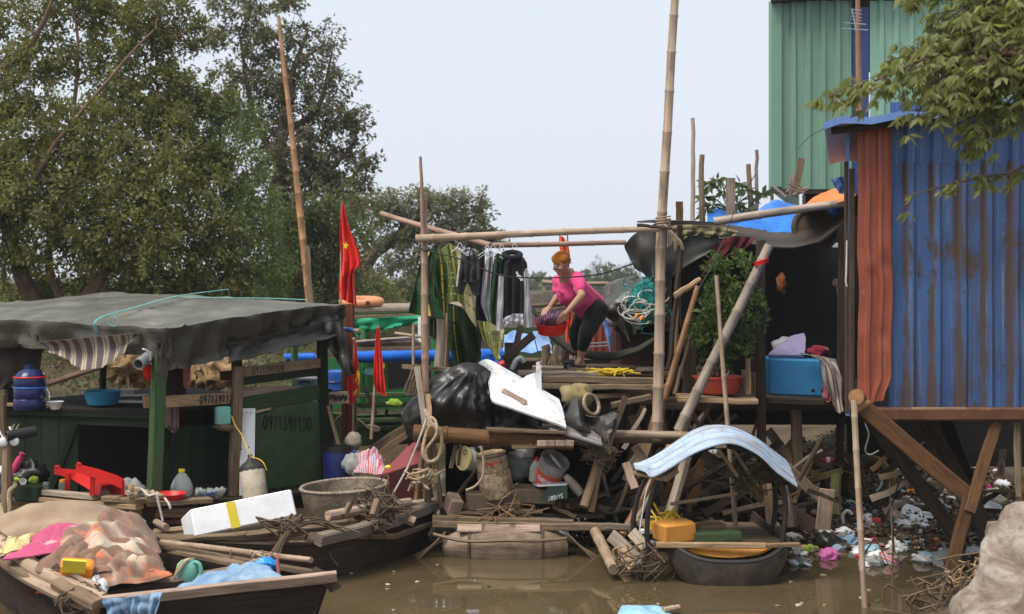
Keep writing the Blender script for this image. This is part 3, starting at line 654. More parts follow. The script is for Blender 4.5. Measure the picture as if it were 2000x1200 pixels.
# second layer rolled under the right edge, and the bundle at the rear corner
m = MB(); P = []
for i in range(41):
    t = i/40; x0 = lerp(445, 668, t); y0 = lerp(672, 622, t); y1 = lerp(712, 655, t)+8*nz((t*5, 0, 1)); d = lerp(15.15, 16.42, t); row = []
    for j in range(9):
        q = j/8; row.append(at(x0+4*nz((t*7, q*2, 0)), lerp(y0, y1, q), d+.16*math.sin(q*3)*(.5+.7*nz((t*6+q, q, 3)))-.12*q))
    P.append(row)
m.sheet(P, .01); tag(m.build('folded_tarpaulin', 'tarp_black'), 'narrow dark tarpaulin flap folded along the right edge of the houseboat roof', 'tarpaulin')
m = MB(); P = []
for i in range(17):
    t = i/16; row = []
    for j in range(17):
        q = j/16; xx = lerp(628+10*q, 668+26*q**1.3, t); yy = lerp(628, 742-60*abs(t-.75)*q-25*(1-t), q)
        row.append(at(xx, yy, 16.25+.10*math.sin(t*13+q*2)*q+.1*nz((t*3, q*3, 1))))
    P.append(row)
m.sheet(P, .012); tag(m.build('hanging_tarpaulin', 'tarp_black'), 'bunched dark tarpaulin hanging off the rear roof corner beside the red flag', 'tarpaulin')
# rope over the tarp
m = MB()
for k in range(3):
    P = spline([A+ea*.02+eb*(.245+.004*k)+V(0, 0, -.12-.03*k), A+ea*.0+eb*(.245+.003*k)+V(-.02, -.02, .06), A+ea*.25+eb*(.29+.003*k)+V(0, 0, .13), A+ea*.55+eb*(.36+.003*k)+V(0, 0, .16), A+ea*.95+eb*(.44+.002*k)+V(0, 0, .13)], 5)
    m.tube(P, .0045, 5)
m.tube(spline([at(232, 588, 17.2), at(300, 581, 17.1), at(420, 582, 16.9), at(520, 583, 16.8), at(600, 586, 16.7)], 5), .006, 5)
c0 = at(224, 628, 14.7)
m.tube([c0+V(.05*math.cos(a), -.05, .05*math.sin(a)) for a in [i*.42 for i in range(15)]], .005, 5)
tag(m.build('tie_rope', 'cord_teal'), 'pale teal rope tied across the tarpaulin roof', 'rope')

# the boat itself
hb = thing('houseboat', 'moored houseboat with dark green plank cabin and phone numbers painted on its boards', 'houseboat', at(300, 985, 15))
def skin_wall(name, pts, z0, mat, flare=0, parent=hb, z1=None):
    m = MB(); rows = []
    for i, p in enumerate(pts):
        p = Vector(p); zt = p.z if z1 is None else z1
        rows.append([Vector((p.x, p.y+flare*(1-k/4), lerp(z0, zt, k/4))) for k in range(5)])
    m.sheet(rows, .04); return m.build(name, mat, parent)
hullt = [at(-90, 950, 15.4), at(90, 962, 14.75), at(275, 985, 14.15)]
skin_wall('hull_plank', hullt, -.1, 'ochre', .05)
hb2 = [at(276, 985, 14.16), at(380, 992, 14.6), at(500, 985, 15.2), at(650, 945, 16.4)]
skin_wall('hull_side', hb2, -.1, 'plank_dark', .05)
m = MB(); m.beam(hullt[0]+V(0, -.05, .03), at(190, 975, 14.4)+V(0, -.05, .03), .10, .055, jit=.01, segs=6); m.beam(at(180, 978, 14.38)+V(0, -.06, -.045), hullt[0]+V(0, -.06, -.06), .05, .05, jit=.01, segs=6); m.build('gunwale', 'plank_grey', hb)
m = MB(); m.beam(at(60, 968, 14.8)+V(0, -.04, -.02), at(275, 990, 14.12)+V(0, -.04, 0), .12, .05, jit=.01, segs=5); m.build('gunwale', 'plank_tan', hb)
m = MB(); m.beam(at(205, 974, 14.25), at(240, 974, 14.2), .16, .06, jit=.03, segs=4); m.beam(at(222, 975, 14.2), at(300, 980, 14.2), .14, .05, jit=.02, segs=4); m.beam(at(285, 984, 14.15), at(410, 978, 14.5), .16, .05, jit=.02, segs=4); m.beam(at(240, 1000, 14.2), at(410, 1002, 14.5), .06, .10, jit=.03, segs=4); m.beam(at(250, 1020, 14.2), at(390, 1012, 14.6), .05, .06, jit=.03, segs=4); m.build('deck_edge', 'plank', hb)
m = MB(); m.beam(at(500, 985, 15.2)+V(0, -.05, .02), at(645, 950, 16.3)+V(0, -.05, .02), .1, .05, segs=3); m.beam(at(380, 982, 14.7), at(500, 975, 15.2), .1, .06, segs=3); m.build('gunwale', 'plank_dark', hb)
m = MB(); P = [[at(-90, 962, 15.5), at(-90, 905, 17.5)], [at(275, 985, 14.3), at(420, 900, 17.3)], [at(500, 985, 15.3), at(560, 900, 17.3)], [at(640, 945, 16.3), at(660, 900, 17.3)]]; m.sheet(P, .04); m.build('deck', 'plank_dark', hb)
# cabin: front wall with doorway, counter on top
W0, W1 = at(-110, 800, 15.75), at(303, 800, 14.95); wdir = (W1-W0).normalized(); wn = wdir.cross(V(0, 0, 1)).normalized()
def wpt(p, z):      # point of the front wall plane under photo column p
    k = (p-1000)/F; t = (k*W0.y-W0.x)/(wdir.x-k*wdir.y); q = W0+wdir*t; q.z = z; return q
zb, zt_ = .42, 1.38
def panel(p0, p1, za, zb_, mat, off=0, th=.04, name='wall_panel'):
    m = MB(); a, b = wpt(p0, za)+wn*off, wpt(p1, za)+wn*off; m.beam(a.lerp(wpt(p0, zb_)+wn*off, .5), b.lerp(wpt(p1, zb_)+wn*off, .5), th, zb_-za); return m.build(name, mat, hb)
for a, b in ((-60, 12), (13, 50), (51, 82), (83, 118), (119, 154)): panel(a, b, zb, zt_-.08, 'green_wood')
panel(155, 296, zt_-.19, zt_-.08, 'green_wood'); panel(297, 304, zb, zt_-.08, 'green_wood')
panel(-60, 304, zt_-.10, zt_-.02, 'green_wood', .03, .05, 'lintel')
m = MB(); m.beam(wpt(105, .5)+wn*.035, wpt(152, 1.22)+wn*.035, .02, .07, up=wn.cross(wdir)); m.build('door_brace', 'green_wood', hb)
m = MB(); q = [wpt(-60, zt_-.01)+wn*.06, wpt(306, zt_-.01)+wn*.06]; back = V(1.0, 1.6, 0)*.85
m.sheet([[q[0], q[0]+back*2.0], [q[1], q[1]+back*1.25]], .035); m.build('counter', 'dark', hb)
m = MB(); m.beam(wpt(-60, zt_+.015)+wn*.08, wpt(125, zt_+.015)+wn*.08, .05, .035, jit=.01, segs=4); m.build('counter_edge', 'plank_tan', hb)
m = MB(); m.sheet([[q[0]+back*.9+V(0, 0, -1), q[0]+back*.9], [q[1]+back*.8+V(0, 0, -1), q[1]+back*.8]], .03); m.build('inner_wall', 'dark', hb)
# posts and rails of the right face
def rpost(a, b, w_, mat, name='post'):
    m = MB(); m.beam(at(*a), at(*b), px(w_, a[2]), px(w_, a[2])*.9, up=(.55, -.83, 0), jit=.008, segs=4); return m.build(name, mat, hb)
rpost((301, 968, 14.5), (312, 690, 14.55), 26, 'green_wood_l'); rpost((456, 968, 15.3), (466, 716, 15.3), 20, 'plank'); rpost((466, 960, 15.45), (462, 690, 15.45), 18, 'green_wood'); rpost((634, 945, 16.35), (629, 660, 16.3), 18, 'green_wood')
rpost((647, 945, 16.5), (640, 760, 16.5), 14, 'plank_dark')
rpost((18, 945, 16.2), (25, 650, 16.2), 22, 'plank_dark'); rpost((200, 800, 17.6), (203, 620, 17.6), 12, 'green_wood'); rpost((575, 800, 18), (575, 640, 18), 12, 'green_wood_l')
def rail(a, b, w_, mat, name='rail', th=.03):
    m = MB(); p, q = at(*a), at(*b); t = (q-p).normalized(); up = t.cross(V(0, 0, 1)).normalized(); m.beam(p, q, px(w_, a[2]), th, up=up, jit=.004, segs=3); return m.build(name, mat, hb)
rl = rail((312, 786, 14.5), (462, 777, 15.36), 23, 'plank_tan')
rail((470, 728, 15.4), (632, 708, 16.3), 20, 'plank'); rail((476, 744, 15.42), (632, 724, 16.32), 16, 'green_wood'); rail((430, 735, 16), (462, 732, 16.1), 18, 'plank'); 
rail((472, 770, 15.5), (590, 768, 16.2), 28, 'plank_pink', th=.02); rail((470, 792, 15.45), (630, 764, 16.32), 30, 'green_wood_l'); rail((310, 722, 14.9), (372, 712, 15.2), 10, 'rust_wood')
m = MB(); m.beam(at(497, 812, 15.7), at(640, 772, 16.4), .02, .03); m.build('rail_line', 'plank_dark', hb)
# green board with number
g = G('scuffed green board'); o = g.coord('Object'); n1 = g.noise(o, 5, 6, .7); n2 = g.noise(o, 38, 4, .7)
c = g.ramp(n1, [(.35, (.032, .068, .026)), (.65, (.052, .105, .040))]); c = g.mix(g.ramp(n2, [(.63, 0), (.70, .8)]), c, (.14, .16, .09)); c = g.mix(g.ramp(g.noise(o, 2.2, 4), [(.5, 0), (.7, .6)]), c, (.06, .06, .03)); g.base(c); M['green_board'] = g.set(.6, .3)
P0, P1 = at(497, 880, 15.62), at(634, 880, 16.38)
m = MB(); rows = []
for i in range(13):
    t = i/12; p = P0.lerp(P1, t); rows.append([Vector((p.x, p.y, lerp(.42, H-(lerp(812, 784, min(1, t*1.15))-8*(t > .2)*(t < .8)-HZ)*p.y/F, k/6))) for k in range(7)])
m.sheet(rows, -.03); brd = m.build('board', 'green_board', hb)
# inner right wall, dark
m = MB(); a, b = at(305, 900, 15.0), at(470, 900, 15.9)
for k in range(5):
    p, q = a.lerp(b, k/5+.004), a.lerp(b, (k+1)/5-.004); m.sheet([[V(p.x, p.y, .42), V(p.x, p.y, 1.12)], [V(q.x, q.y, .42), V(q.x, q.y, 1.12)]], .03)
m.sheet([[V(a.x, a.y-.03, 1.08), V(a.x, a.y-.03, 1.16)], [V(b.x, b.y-.03, 1.08), V(b.x, b.y-.03, 1.16)]], .05); m.build('wall_panel', 'green_wood', hb)
m = MB(); m.sheet([[at(330, 790, 15.3)+V(0, 0, -.02), at(440, 768, 17.4)], [at(470, 790, 15.9), at(600, 768, 17.5)]], .03); m.build('shelf', 'plank_dark', hb)
m = MB(); m.sheet([[at(330, 800, 16), at(330, 850, 16)], [at(460, 795, 16.3), at(460, 850, 16.3)]], .02); m.build('back_panel', 'plank_dark', hb)
# roof frame
m = MB(); dz = V(0, 0, -.09)
for u in (.03, .35, .68, .97): m.beam(A+ea*u+dz+eb*.02, A+ea*u+dz+eb*.98, .05, .06)
for v in (.03, .5, .97): m.beam(A+eb*v+dz*1.8, B+eb*v+dz*1.8, .05, .06)
m.build('roof_frame', 'plank_dark', hb)
# lettering: hand painted strokes
SEG = {'0': [[(.5, 1), (.12, .75), (.1, .3), (.45, 0), (.85, .3), (.85, .75), (.5, 1)]], '9': [[(.85, .7), (.5, .5), (.15, .72), (.45, 1), (.85, .8), (.8, .35), (.55, 0)]], '7': [[(.1, .95), (.9, .97), (.5, .4), (.42, 0)]], '1': [[(.2, .7), (.55, 1), (.5, 0)]], '3': [[(.15, .95), (.8, .95), (.4, .58), (.8, .3), (.45, 0), (.1, .15)]], '2': [[(.12, .75), (.5, 1), (.85, .72), (.15, .04), (.9, .05)]]}
def number(txt, p0, p1, hgt_, nrm, mat, parent, name='phone_number', r=.0055, skew=0.0, fade=1.0):
    m = MB(); t = (p1-p0)/len(txt); 
    for i, ch in enumerate(txt):
        dz_ = .012*nz((i*1.7, 2, 0)); k = 1-.0*i
        for st in SEG[ch]:
            P = spline([p0+t*(i+.08+.82*x)+V(0, 0, (y-.5)*hgt_*k+dz_)+nrm*.004 for x, y in st], 3); m.tube(P, r, 5)
    return m.build(name, mat, parent)
M['ink'] = paint('black lettering paint', (.012, .013, .012), da=.2)
n_ = (P1-P0).cross(V(0, 0, 1)).normalized()
if n_.y > 0: n_ = -n_
number('0971391120', P0.lerp(P1, .09)+n_*.034+V(0, 0, H-(823-HZ)*15.7/F-P0.z), P0.lerp(P1, .78)+n_*.034+V(0, 0, H-(817-HZ)*16.1/F-P0.z), .155, n_, 'ink', brd, r=.007)
ra, rb = at(312, 786, 14.5), at(462, 777, 15.36)
number('0971391120', ra.lerp(rb, .49)+n_*.016, ra.lerp(rb, .985)+n_*.016, .085, n_, 'ink', rl, r=.006)
ra, rb = at(470, 728, 15.4), at(632, 708, 16.3)
number('0971391120', ra.lerp(rb, .12)+n_*.016, ra.lerp(rb, .50)+n_*.016, .07, n_, 'plank_dark', hb, r=.004)

# striped curtain slung below the roof, and other things hung there
m = MB(); P = []
for i in range(37):
    t = i/36; row = []
    for j in range(13):
        q = j/12; top = at(lerp(75, 272, t), lerp(668, 650, t), lerp(14.9, 14.45, t)); sag = [.16, .30, .36, .33, .2, .08]
        s_ = np.interp(t, [0, .2, .4, .65, .88, 1], [.10, .18, .34, .33, .20, .05]); x_in = .10*(t > .5)*(t-.5)*q
        row.append(top+V(.10*q*(.6-t)*1.2+.015*math.sin(t*50+q*2), .1*math.sin(q*3.1)+.05*nz((t*6, q*2, 2)), -s_*q))
    P.append(row)
m.sheet(P, .004, uvs=lambda i, j: (i*.028, j*.02)); tag(m.build('striped_curtain', 'stripes'), 'brown and cream striped cloth slung in a sag under the front of the tarpaulin', 'cloth')
m = MB(); p0 = at(270, 712, 14.3); p1 = at(300, 690, 14.6)
m.lathe([(.048, 0), (.06, 0), (.06, .3), (.048, .3)], p0, (p1-p0), 18, closed=True); m.tube([p0+V(.16*math.cos(a)*.5+.05, -.02, .19*math.sin(a)*.5+.06) for a in [-.2+i*.15 for i in range(13)]], .012, 6)
tag(m.build('steel_pipe', 'steel'), 'grey steel pipe end strapped under the tarpaulin by the near green post', 'pipe')
def hang(name, label, cat, mat, pxs, d, fold=.03, th=.006, k=4, group=None, seed=0, parent=None):
    """hanging cloth: rows of photo points from the top edge to the bottom edge"""
    rows = [[at(x, y, d) for x, y in r] for r in pxs]; N, Mm = 16, 14; P = []
    rr = [spline(r, max(1, N//(len(r)-1))) for r in rows]; L = min(len(r) for r in rr); rr = [r[:L-1]+[r[-1]] for r in rr]
    cols = [spline([r[i] for r in rr], max(2, Mm//(len(rr)-1))) for i in range(L)]
    for i, c in enumerate(cols):
        row = []
        for j, p in enumerate(c):
            q = j/(len(c)-1); row.append(p+V(0, fold*(math.sin(i/L*6.28*k+seed+q)*.5*(.3+q)+nz((i/L*3, q*2, seed), 1.4)), 0))
        P.append(row)
    m = MB(); m.sheet(P, th); o = m.build(name, mat, parent)
    if label: tag(o, label, cat, group)
    return o
M['cloth_dark'] = cloth('dark brown cloth', (.035, .025, .022), (.018, .013, .012)); M['cloth_taupe'] = cloth('taupe cloth', (.14, .10, .08), (.08, .055, .045)); M['cloth_pinkish'] = cloth('pink cloth', (.42, .14, .14), (.3, .09, .09))
hang('hanging_jacket', 'dark garments hanging inside the houseboat behind the plank with the painted number', 'clothing', 'cloth_dark', [[(322, 715), (345, 712), (372, 718)], [(318, 780), (345, 785), (360, 780)], [(322, 860), (330, 878), (336, 855)]], 15.1)
hang('hanging_trousers', 'taupe trousers hanging below the numbered plank', 'clothing', 'cloth_taupe', [[(318, 795), (335, 795), (350, 795)], [(320, 830), (336, 828), (350, 832)], [(326, 836), (340, 846), (349, 836)]], 14.85)
hang('hanging_shirt', 'pink and brown garment hanging under the tarpaulin beside the green post', 'clothing', 'cloth_pinkish', [[(358, 715), (365, 713), (373, 717)], [(357, 745), (364, 748), (371, 745)], [(360, 756), (366, 760), (370, 752)]], 15.0)
m = MB(); m.blob(at(290, 726, 14.8), (.05, .05, .07), wob=.5); tag(m.build('red_rag', 'red_cloth'), 'small red rag hanging beside the near green post', 'rag')
hang('dark_cloth', 'dark clothes hanging in the far left bay of the houseboat', 'clothing', 'cloth_dark', [[(-40, 668), (30, 672), (85, 680)], [(-40, 720), (30, 730), (75, 735)], [(-40, 770), (10, 760), (55, 745)]], 15.6)

def basin(name, label, mat, c, r, h, tilt=(0, 0, 0), top=1.0, bot=.72, parent=None, group=None, cat='basin'):
    m = MB(); t = .012*r/.2; q = Euler(tilt).to_matrix() @ V(0, 0, 1)
    m.lathe([(.001, 0), (r*bot, 0), (r*(bot+.06), .02*h), (r*(top-.03), h*.93), (r*(top+.05), h*.97), (r*(top+.05), h), (r*(top-.01), h), (r*(top-.04), h*.93), (r*(bot+.02), .06*h), (.001, .05*h)], c, q, 28)
    return tag(m.build(name, mat), label, cat, group)
zc = 1.395
def onc(p, y): return onz(p, y, zc)
basin('wash_basin', 'sky blue plastic basin standing on the houseboat counter', 'blue_basin', onc(200, 790), .205, .15)
# water jug, big blue bottle
wj = thing('water_jug', 'dark blue water dispenser bottle at the left end of the houseboat counter', 'water bottle', onc(58, 800))
c = onc(58, 800); m = MB(); m.lathe([(.001, 0), (.15, 0), (.165, .02), (.165, .10), (.155, .115), (.165, .13), (.165, .22), (.155, .235), (.165, .25), (.165, .33), (.12, .40), (.05, .43), (.05, .47), (.001, .47)], c, n=28); m.build('bottle_body', paint('deep blue bottle', (.008, .016, .085), da=.2, rough=.25), wj)
m = MB(); m.lathe([(.168, .225), (.172, .235), (.168, .245)], c, n=28); m.build('band', 'blue_plastic', wj)
m = MB(); m.lathe([(.169, .335), (.172, .345), (.165, .352)], c, n=28); m.build('red_band', 'red_plastic', wj)
basin('bowl', 'pale patterned bowl next to the big blue water bottle', 'white_plastic', onc(108, 800), .085, .085, cat='bowl', bot=.45)
m = MB(); 
for k, (p, y, r_) in enumerate([(235, 786, .3), (265, 788, -.2), (262, 778, .1)]): m.box(onc(p, y)+V(0, 0, .01+.012*k), (.30, .2, .012), (0, 0, r_))
m.box(onc(240, 770)+V(0, 0, .03), (.25, .2, .05), (0, 0, .3)); tag(m.build('paper_stack', 'white_foam'), 'white papers and flat tray lying on the houseboat counter', 'papers')
m = MB(); m.lathe([(.001, 0), (.05, 0), (.06, .13), (.05, .13), (.045, .01)], onc(289, 797), n=14); tag(m.build('cup', 'plank_tan'), 'brown cup on the counter against the near green post', 'cup')
m = MB(); m.lathe([(.001, 0), (.05, 0), (.055, .02), (.05, .16), (.02, .2), (.02, .23), (.001, .23)], onc(88, 797), n=14); tag(m.build('bottle', 'clear'), 'clear plastic bottle beside the dark blue water bottle', 'bottle')
m = MB(); p = at(435, 812, 15.2); m.box(p, (.16, .1, .2), (0, 0, .5), .15); tag(m.build('mint_box', 'mint'), 'mint green plastic box hung below the numbered plank', 'box')
m = MB(); m.blob(at(440, 835, 15.15), (.1, .05, .035), wob=.6); tag(m.build('net_bundle', 'rope_dark'), 'small bundle of netting under the mint green box', 'netting')
wb = thing('white_board', 'tall narrow white board with nail holes leaning in the houseboat side', 'board', at(482, 960, 15.2))
m = MB(); m.beam(at(482, 968, 15.25), at(484, 798, 15.4), px(29, 15.3), .02, up=(.3, -.95, 0)); m.build('panel', 'white_plastic', wb)
for x, y in ((474, 808), (482, 806), (490, 806), (472, 878), (486, 874), (480, 930)):
    m = MB(); m.lathe([(.001, .004), (.008, .003), (.008, 0)], at(x, y, 15.26), (.3, -.95, 0), 8); m.build('nail_hole', 'ink', wb)
# concrete bottle-shaped weight with yellow string
fw = thing('bottle_float', 'whitish cement filled bottle with dark shoulders and yellow string before the white board', 'float', at(497, 975, 14.6))
c = at(499, 975, 14.6); ax = at(488, 890, 14.7)-c; s_ = ax.length/.45
m = MB(); m.lathe([(.001, 0), (.125, 0), (.132, .02), (.132, .30*s_), (.128, .31*s_)], c, ax, 12, sy=.75); m.build('body', M['mud'] if False else 'white_foam', fw)
m = MB(); m.lathe([(.134, .295*s_), (.136, .315*s_), (.11, .36*s_), (.05, .395*s_), (.025, .43*s_), (.022, .46*s_), (.001, .46*s_)], c, ax, 14, sy=.75); m.build('shoulder', 'rubber', fw)
m = MB(); m.tube(spline([at(452, 812, 15.0), at(460, 832, 14.95), at(472, 850, 14.8), at(484, 880, 14.6), at(490, 893, 14.58)], 5), .006, 5); m.tube(spline([at(490, 893, 14.58), at(505, 897, 14.5), at(515, 905, 14.45), at(521, 919, 14.45)], 5), .006, 5); m.build('string', 'cord_yellow', fw)
M['cement'] = paint('stained pale cement', (.50, .43, .33), dirt=(.14, .10, .07), da=.8, rough=.85, sc=6, scuff=(.12, .085, .06))
fw.children[0].data.materials[0] = M['cement']
# oil jug, red basin, clutter on the deck
oj = thing('oil_jug', 'clear plastic oil jug with yellow cap standing on the deck by the red basin', 'jug', at(355, 965, 14.75)); c = at(355, 968, 14.75)
m = MB(); m.lathe([(.001, 0), (.1, 0), (.115, .03), (.115, .10), (.09, .16), (.05, .22), (.028, .24), (.028, .26), (.001, .26)], c, n=20); m.build('jug_body', 'bagclear', oj)
m = MB(); m.lathe([(.034, .245), (.034, .275), (.001, .28)], c, n=14); m.build('cap', 'yellow_plastic', oj)
basin('red_basin', 'red plastic basin lying on the deck edge before the clear oil jug', 'red_plastic', at(330, 977, 14.35), .17, .07)
m = MB()
for k in range(9): m.blob(at(385+k*6+random.uniform(-3, 3), 963+random.uniform(-4, 3), 14.7+random.uniform(-.1, .1)), (.06, .04, .03), (random.random(), random.random(), random.random()*3), 6, .5)
tag(m.build('plastic_scraps', 'bagclear'), 'crumpled clear plastic scraps on the deck by the white board', 'plastic scraps')
m = MB()
for k, (x, y) in enumerate([(392, 968), (410, 966)]): m.beam(at(x-8, y, 14.6), at(x+14, y-5, 14.7), .03, .02)
tag(m.build('toothbrush_box', 'blue_plastic'), 'small blue packet among the plastic scraps on deck', 'packet')
# overturned red stool
st = thing('plastic_stool', 'bright red plastic stool lying on its side on the houseboat deck', 'stool', at(175, 968, 14.4))
a, b = at(112, 914, 14.6), at(232, 940, 14.35)
S0 = [at(108, 912, 14.7), at(120, 914, 14.65), at(205, 928, 14.55), at(216, 935, 14.5)]
def sslab(name, pts, th=.018):
    m = MB(); m.sheet(pts, th); return m.build(name, 'red_plastic', st)
# seat face (right), two side aprons, legs
sslab('seat', [[at(205, 934, 14.75), at(215, 968, 14.7)], [at(229, 931, 14.5), at(230, 968, 14.5)], [at(240, 938, 14.2), at(239, 969, 14.2)]], -.02)
sslab('apron', [[at(150, 906, 14.3), at(150, 922, 14.3)], [at(190, 916, 14.25), at(190, 934, 14.25)], [at(230, 929, 14.2), at(230, 950, 14.2)], [at(240, 938, 14.2), at(239, 955, 14.2)]], .018)
sslab('apron', [[at(107, 914, 14.75), at(107, 926, 14.75)], [at(150, 918, 14.75), at(150, 936, 14.75)], [at(205, 934, 14.75), at(205, 956, 14.75)]], .018)
m = MB(); m.beam(at(182, 922, 14.27), at(180, 968, 14.3), .05, .02, up=(0, -1, 0)); m.build('leg', 'red_plastic', st)
m = MB(); m.beam(at(132, 924, 14.72), at(132, 962, 14.75), .05, .02, up=(0, -1, 0)); m.build('leg', 'red_plastic', st)
m = MB(); m.tube([at(151, 905, 14.28), at(157, 906, 14.28), at(157, 912, 14.28)], .015, 8); m.build('foot_lip', 'red_plastic', st); m = MB(); m.tube([at(108, 912, 14.74), at(114, 911, 14.74), at(116, 916, 14.74)], .015, 8); m.build('foot_lip', 'red_plastic', st)
sslab('top_face', [[at(205, 934, 14.75), at(150, 922, 14.75), at(140, 936, 14.75)], [at(238, 945, 14.22), at(200, 950, 14.3), at(195, 968, 14.3)]], .012)
# left edge clutter
def lump(name, label, cat, mat, p, r, **k):
    m = MB(); m.blob(p, r, **k); return tag(m.build(name, mat), label, cat)
lump('black_bag', 'black and lime green backpack heaped on the deck near the left rail', 'bag', 'black_plastic', at(55, 930, 14.9), (.2, .16, .16), wob=.5, n=14)
lump('lime_strap', 'lime green patch of cloth lying against the black backpack', 'cloth', cloth('lime cloth', (.30, .42, .05)), at(38, 937, 14.72), (.06, .03, .035), wob=.4)
lump('lime_cloth', 'lime green rag to the right of the white mug', 'cloth', MATS.get('x') or bpy.data.materials['lime cloth'], at(66, 938, 14.72), (.05, .03, .04), wob=.4)
m = MB(); m.lathe([(.001, 0), (.035, 0), (.035, .05), (.028, .05), (.028, .008), (.001, .008)], at(46, 941, 14.62), (.2, -1, .2), 16); tag(m.build('mug', 'white_plastic'), 'white enamel mug lying among the lime green cloth', 'mug')
m = MB(); m.lathe([(.001, 0), (.035, 0), (.04, .03), (.036, .17), (.02, .2), (.03, .24), (.001, .25)], at(24, 925, 14.8), (.5, 0, 1), 14); tag(m.build('pink_bottle', cloth('pink plastic', (.6, .06, .16))), 'pink plastic bottle leaning by the left rail', 'bottle')
m = MB(); m.box(at(62, 962, 14.75), (.32, .2, .18), (0, 0, -.4)); tag(m.build('dark_crate', 'green_wood'), 'dark green crate sitting just behind the left gunwale', 'crate')
for k, (x, y) in enumerate([(8, 945), (4, 920)]): lump('cloth_bundle', ['dark blue cloth bundle at the left edge of the deck', 'white bundle on top of the dark blue cloth'][k], 'bundle', ['blue_dark', 'white_plastic'][k], at(x-4, y, 14.8), (.12, .1, .09-.04*k), wob=.4)
for k, (x, y, mt_, lb) in enumerate([(90, 960, 'clear', 'small glass jar with a grey lid behind the overturned stool'), (122, 955, 'clear', 'amber jar standing between the stool legs')]):
    j = thing('jar', lb, 'jar', at(x, y+8, 14.7)); c = at(x, y+8, 14.7); m = MB(); m.lathe([(.001, 0), (.04, 0), (.04, .1), (.03, .12), (.001, .12)], c, n=14); m.build('glass', mt_, j); m = MB(); m.lathe([(.032, .115), (.032, .14), (.001, .14)], c, n=12); m.build('lid', ['steel', 'orange_plastic'][k], j)
lump('plastic_sheet', 'cloudy plastic sheet behind the red stool seat', 'plastic sheet', 'bagclear', at(255, 955, 14.8), (.14, .1, .1), wob=.5)
# left mooring post with ladles
mp = thing('mooring_post', 'short mossy post with a pipe end tied on at the left edge of the photo', 'post', at(14, 1030, 14.6))
m = MB(); m.tube([at(12, 1040, 14.5), at(13, 930, 14.5), at(16, 850, 14.5)], [.06, .055, .05], 9); m.build('post', 'plank', mp)
m = MB(); m.lathe([(.04, 0), (.055, 0), (.055, .3), (.04, .3)], at(12, 852, 14.42), (.8, .6, .1), 14, closed=True); m.build('pipe_end', 'rubber', mp)
m = MB()
for k in range(9): m.tube([at(14+k*2, 850, 14.6), at(22+k*3, 833+random.uniform(-6, 8), 14.7)], .006, 4)
tag(m.build('bamboo_skewers', 'bamboo'), 'bundle of thin bamboo sticks poking out of the pipe end', 'sticks')
for k, (x, y, r_) in enumerate([(28, 862, .05), (6, 864, .05)]):
    m = MB(); m.blob(at(x, y, 14.45), (r_, .02, r_), wob=.05); m.tube([at(x, y-8, 14.45), at(x-10, y-28, 14.5)], .008, 6); tag(m.build('plastic_ladle', 'white_plastic'), ['white plastic scoop hanging right of the mossy post', 'white plastic scoop hanging left of the mossy post'][k], 'scoop')
stick('r', 'gate_post', 'weathered plank post at the very left edge of the houseboat', 'post', 'plank', (4, 960, 15.2), (3, 770, 15.2), 24)
def rope(name, label, mat, pts, r=.012, k=5, cat='rope', group=None, n=6):
    m = MB(); m.tube(spline([at(*p) for p in pts], k), r, n); return tag(m.build(name, mat), label, cat, group)
rope('mooring_rope', 'pale rope hanging in a loop over the left gunwale', 'rope', [(5, 962, 14.6), (18, 945, 14.55), (30, 948, 14.5), (18, 962, 14.45), (19, 1000, 14.4), (20, 1032, 14.4)], .022)
rope('mooring_rope', 'slanting pale rope at the far left below the gunwale', 'rope', [(0, 985, 14.3), (8, 1020, 14.1), (14, 1060, 13.6)], .022)
rope('knotted_rope', 'frayed rope knotted on the deck edge with loose ends hanging down', 'cord_white', [(262, 962, 14.1), (275, 955, 14.05), (290, 968, 14.0), (305, 966, 14.0), (310, 985, 14.0), (314, 1000, 14.0), (318, 1018, 14.0)], .012)
rope('knotted_rope', 'short loose rope end dangling right of the longer knotted rope', 'cord_white', [(305, 962, 14.1), (320, 972, 14.05), (330, 985, 14.0), (333, 994, 14.0)], .012)
m = MB()
for k in range(6): m.blob(at(264+random.uniform(-8, 8), 960+random.uniform(-6, 6), 14.05), (.06, .05, .03), (k, k, k), 6, .5)
for k in range(7): m.blob(at(300+random.uniform(-14, 14), 968+random.uniform(-4, 4), 14.05), (.06, .05, .025), (k, k, k), 6, .5)
tag(m.build('rope_knot', 'rope'), 'rough knots of old rope on the deck edge below the near green post', 'rope')
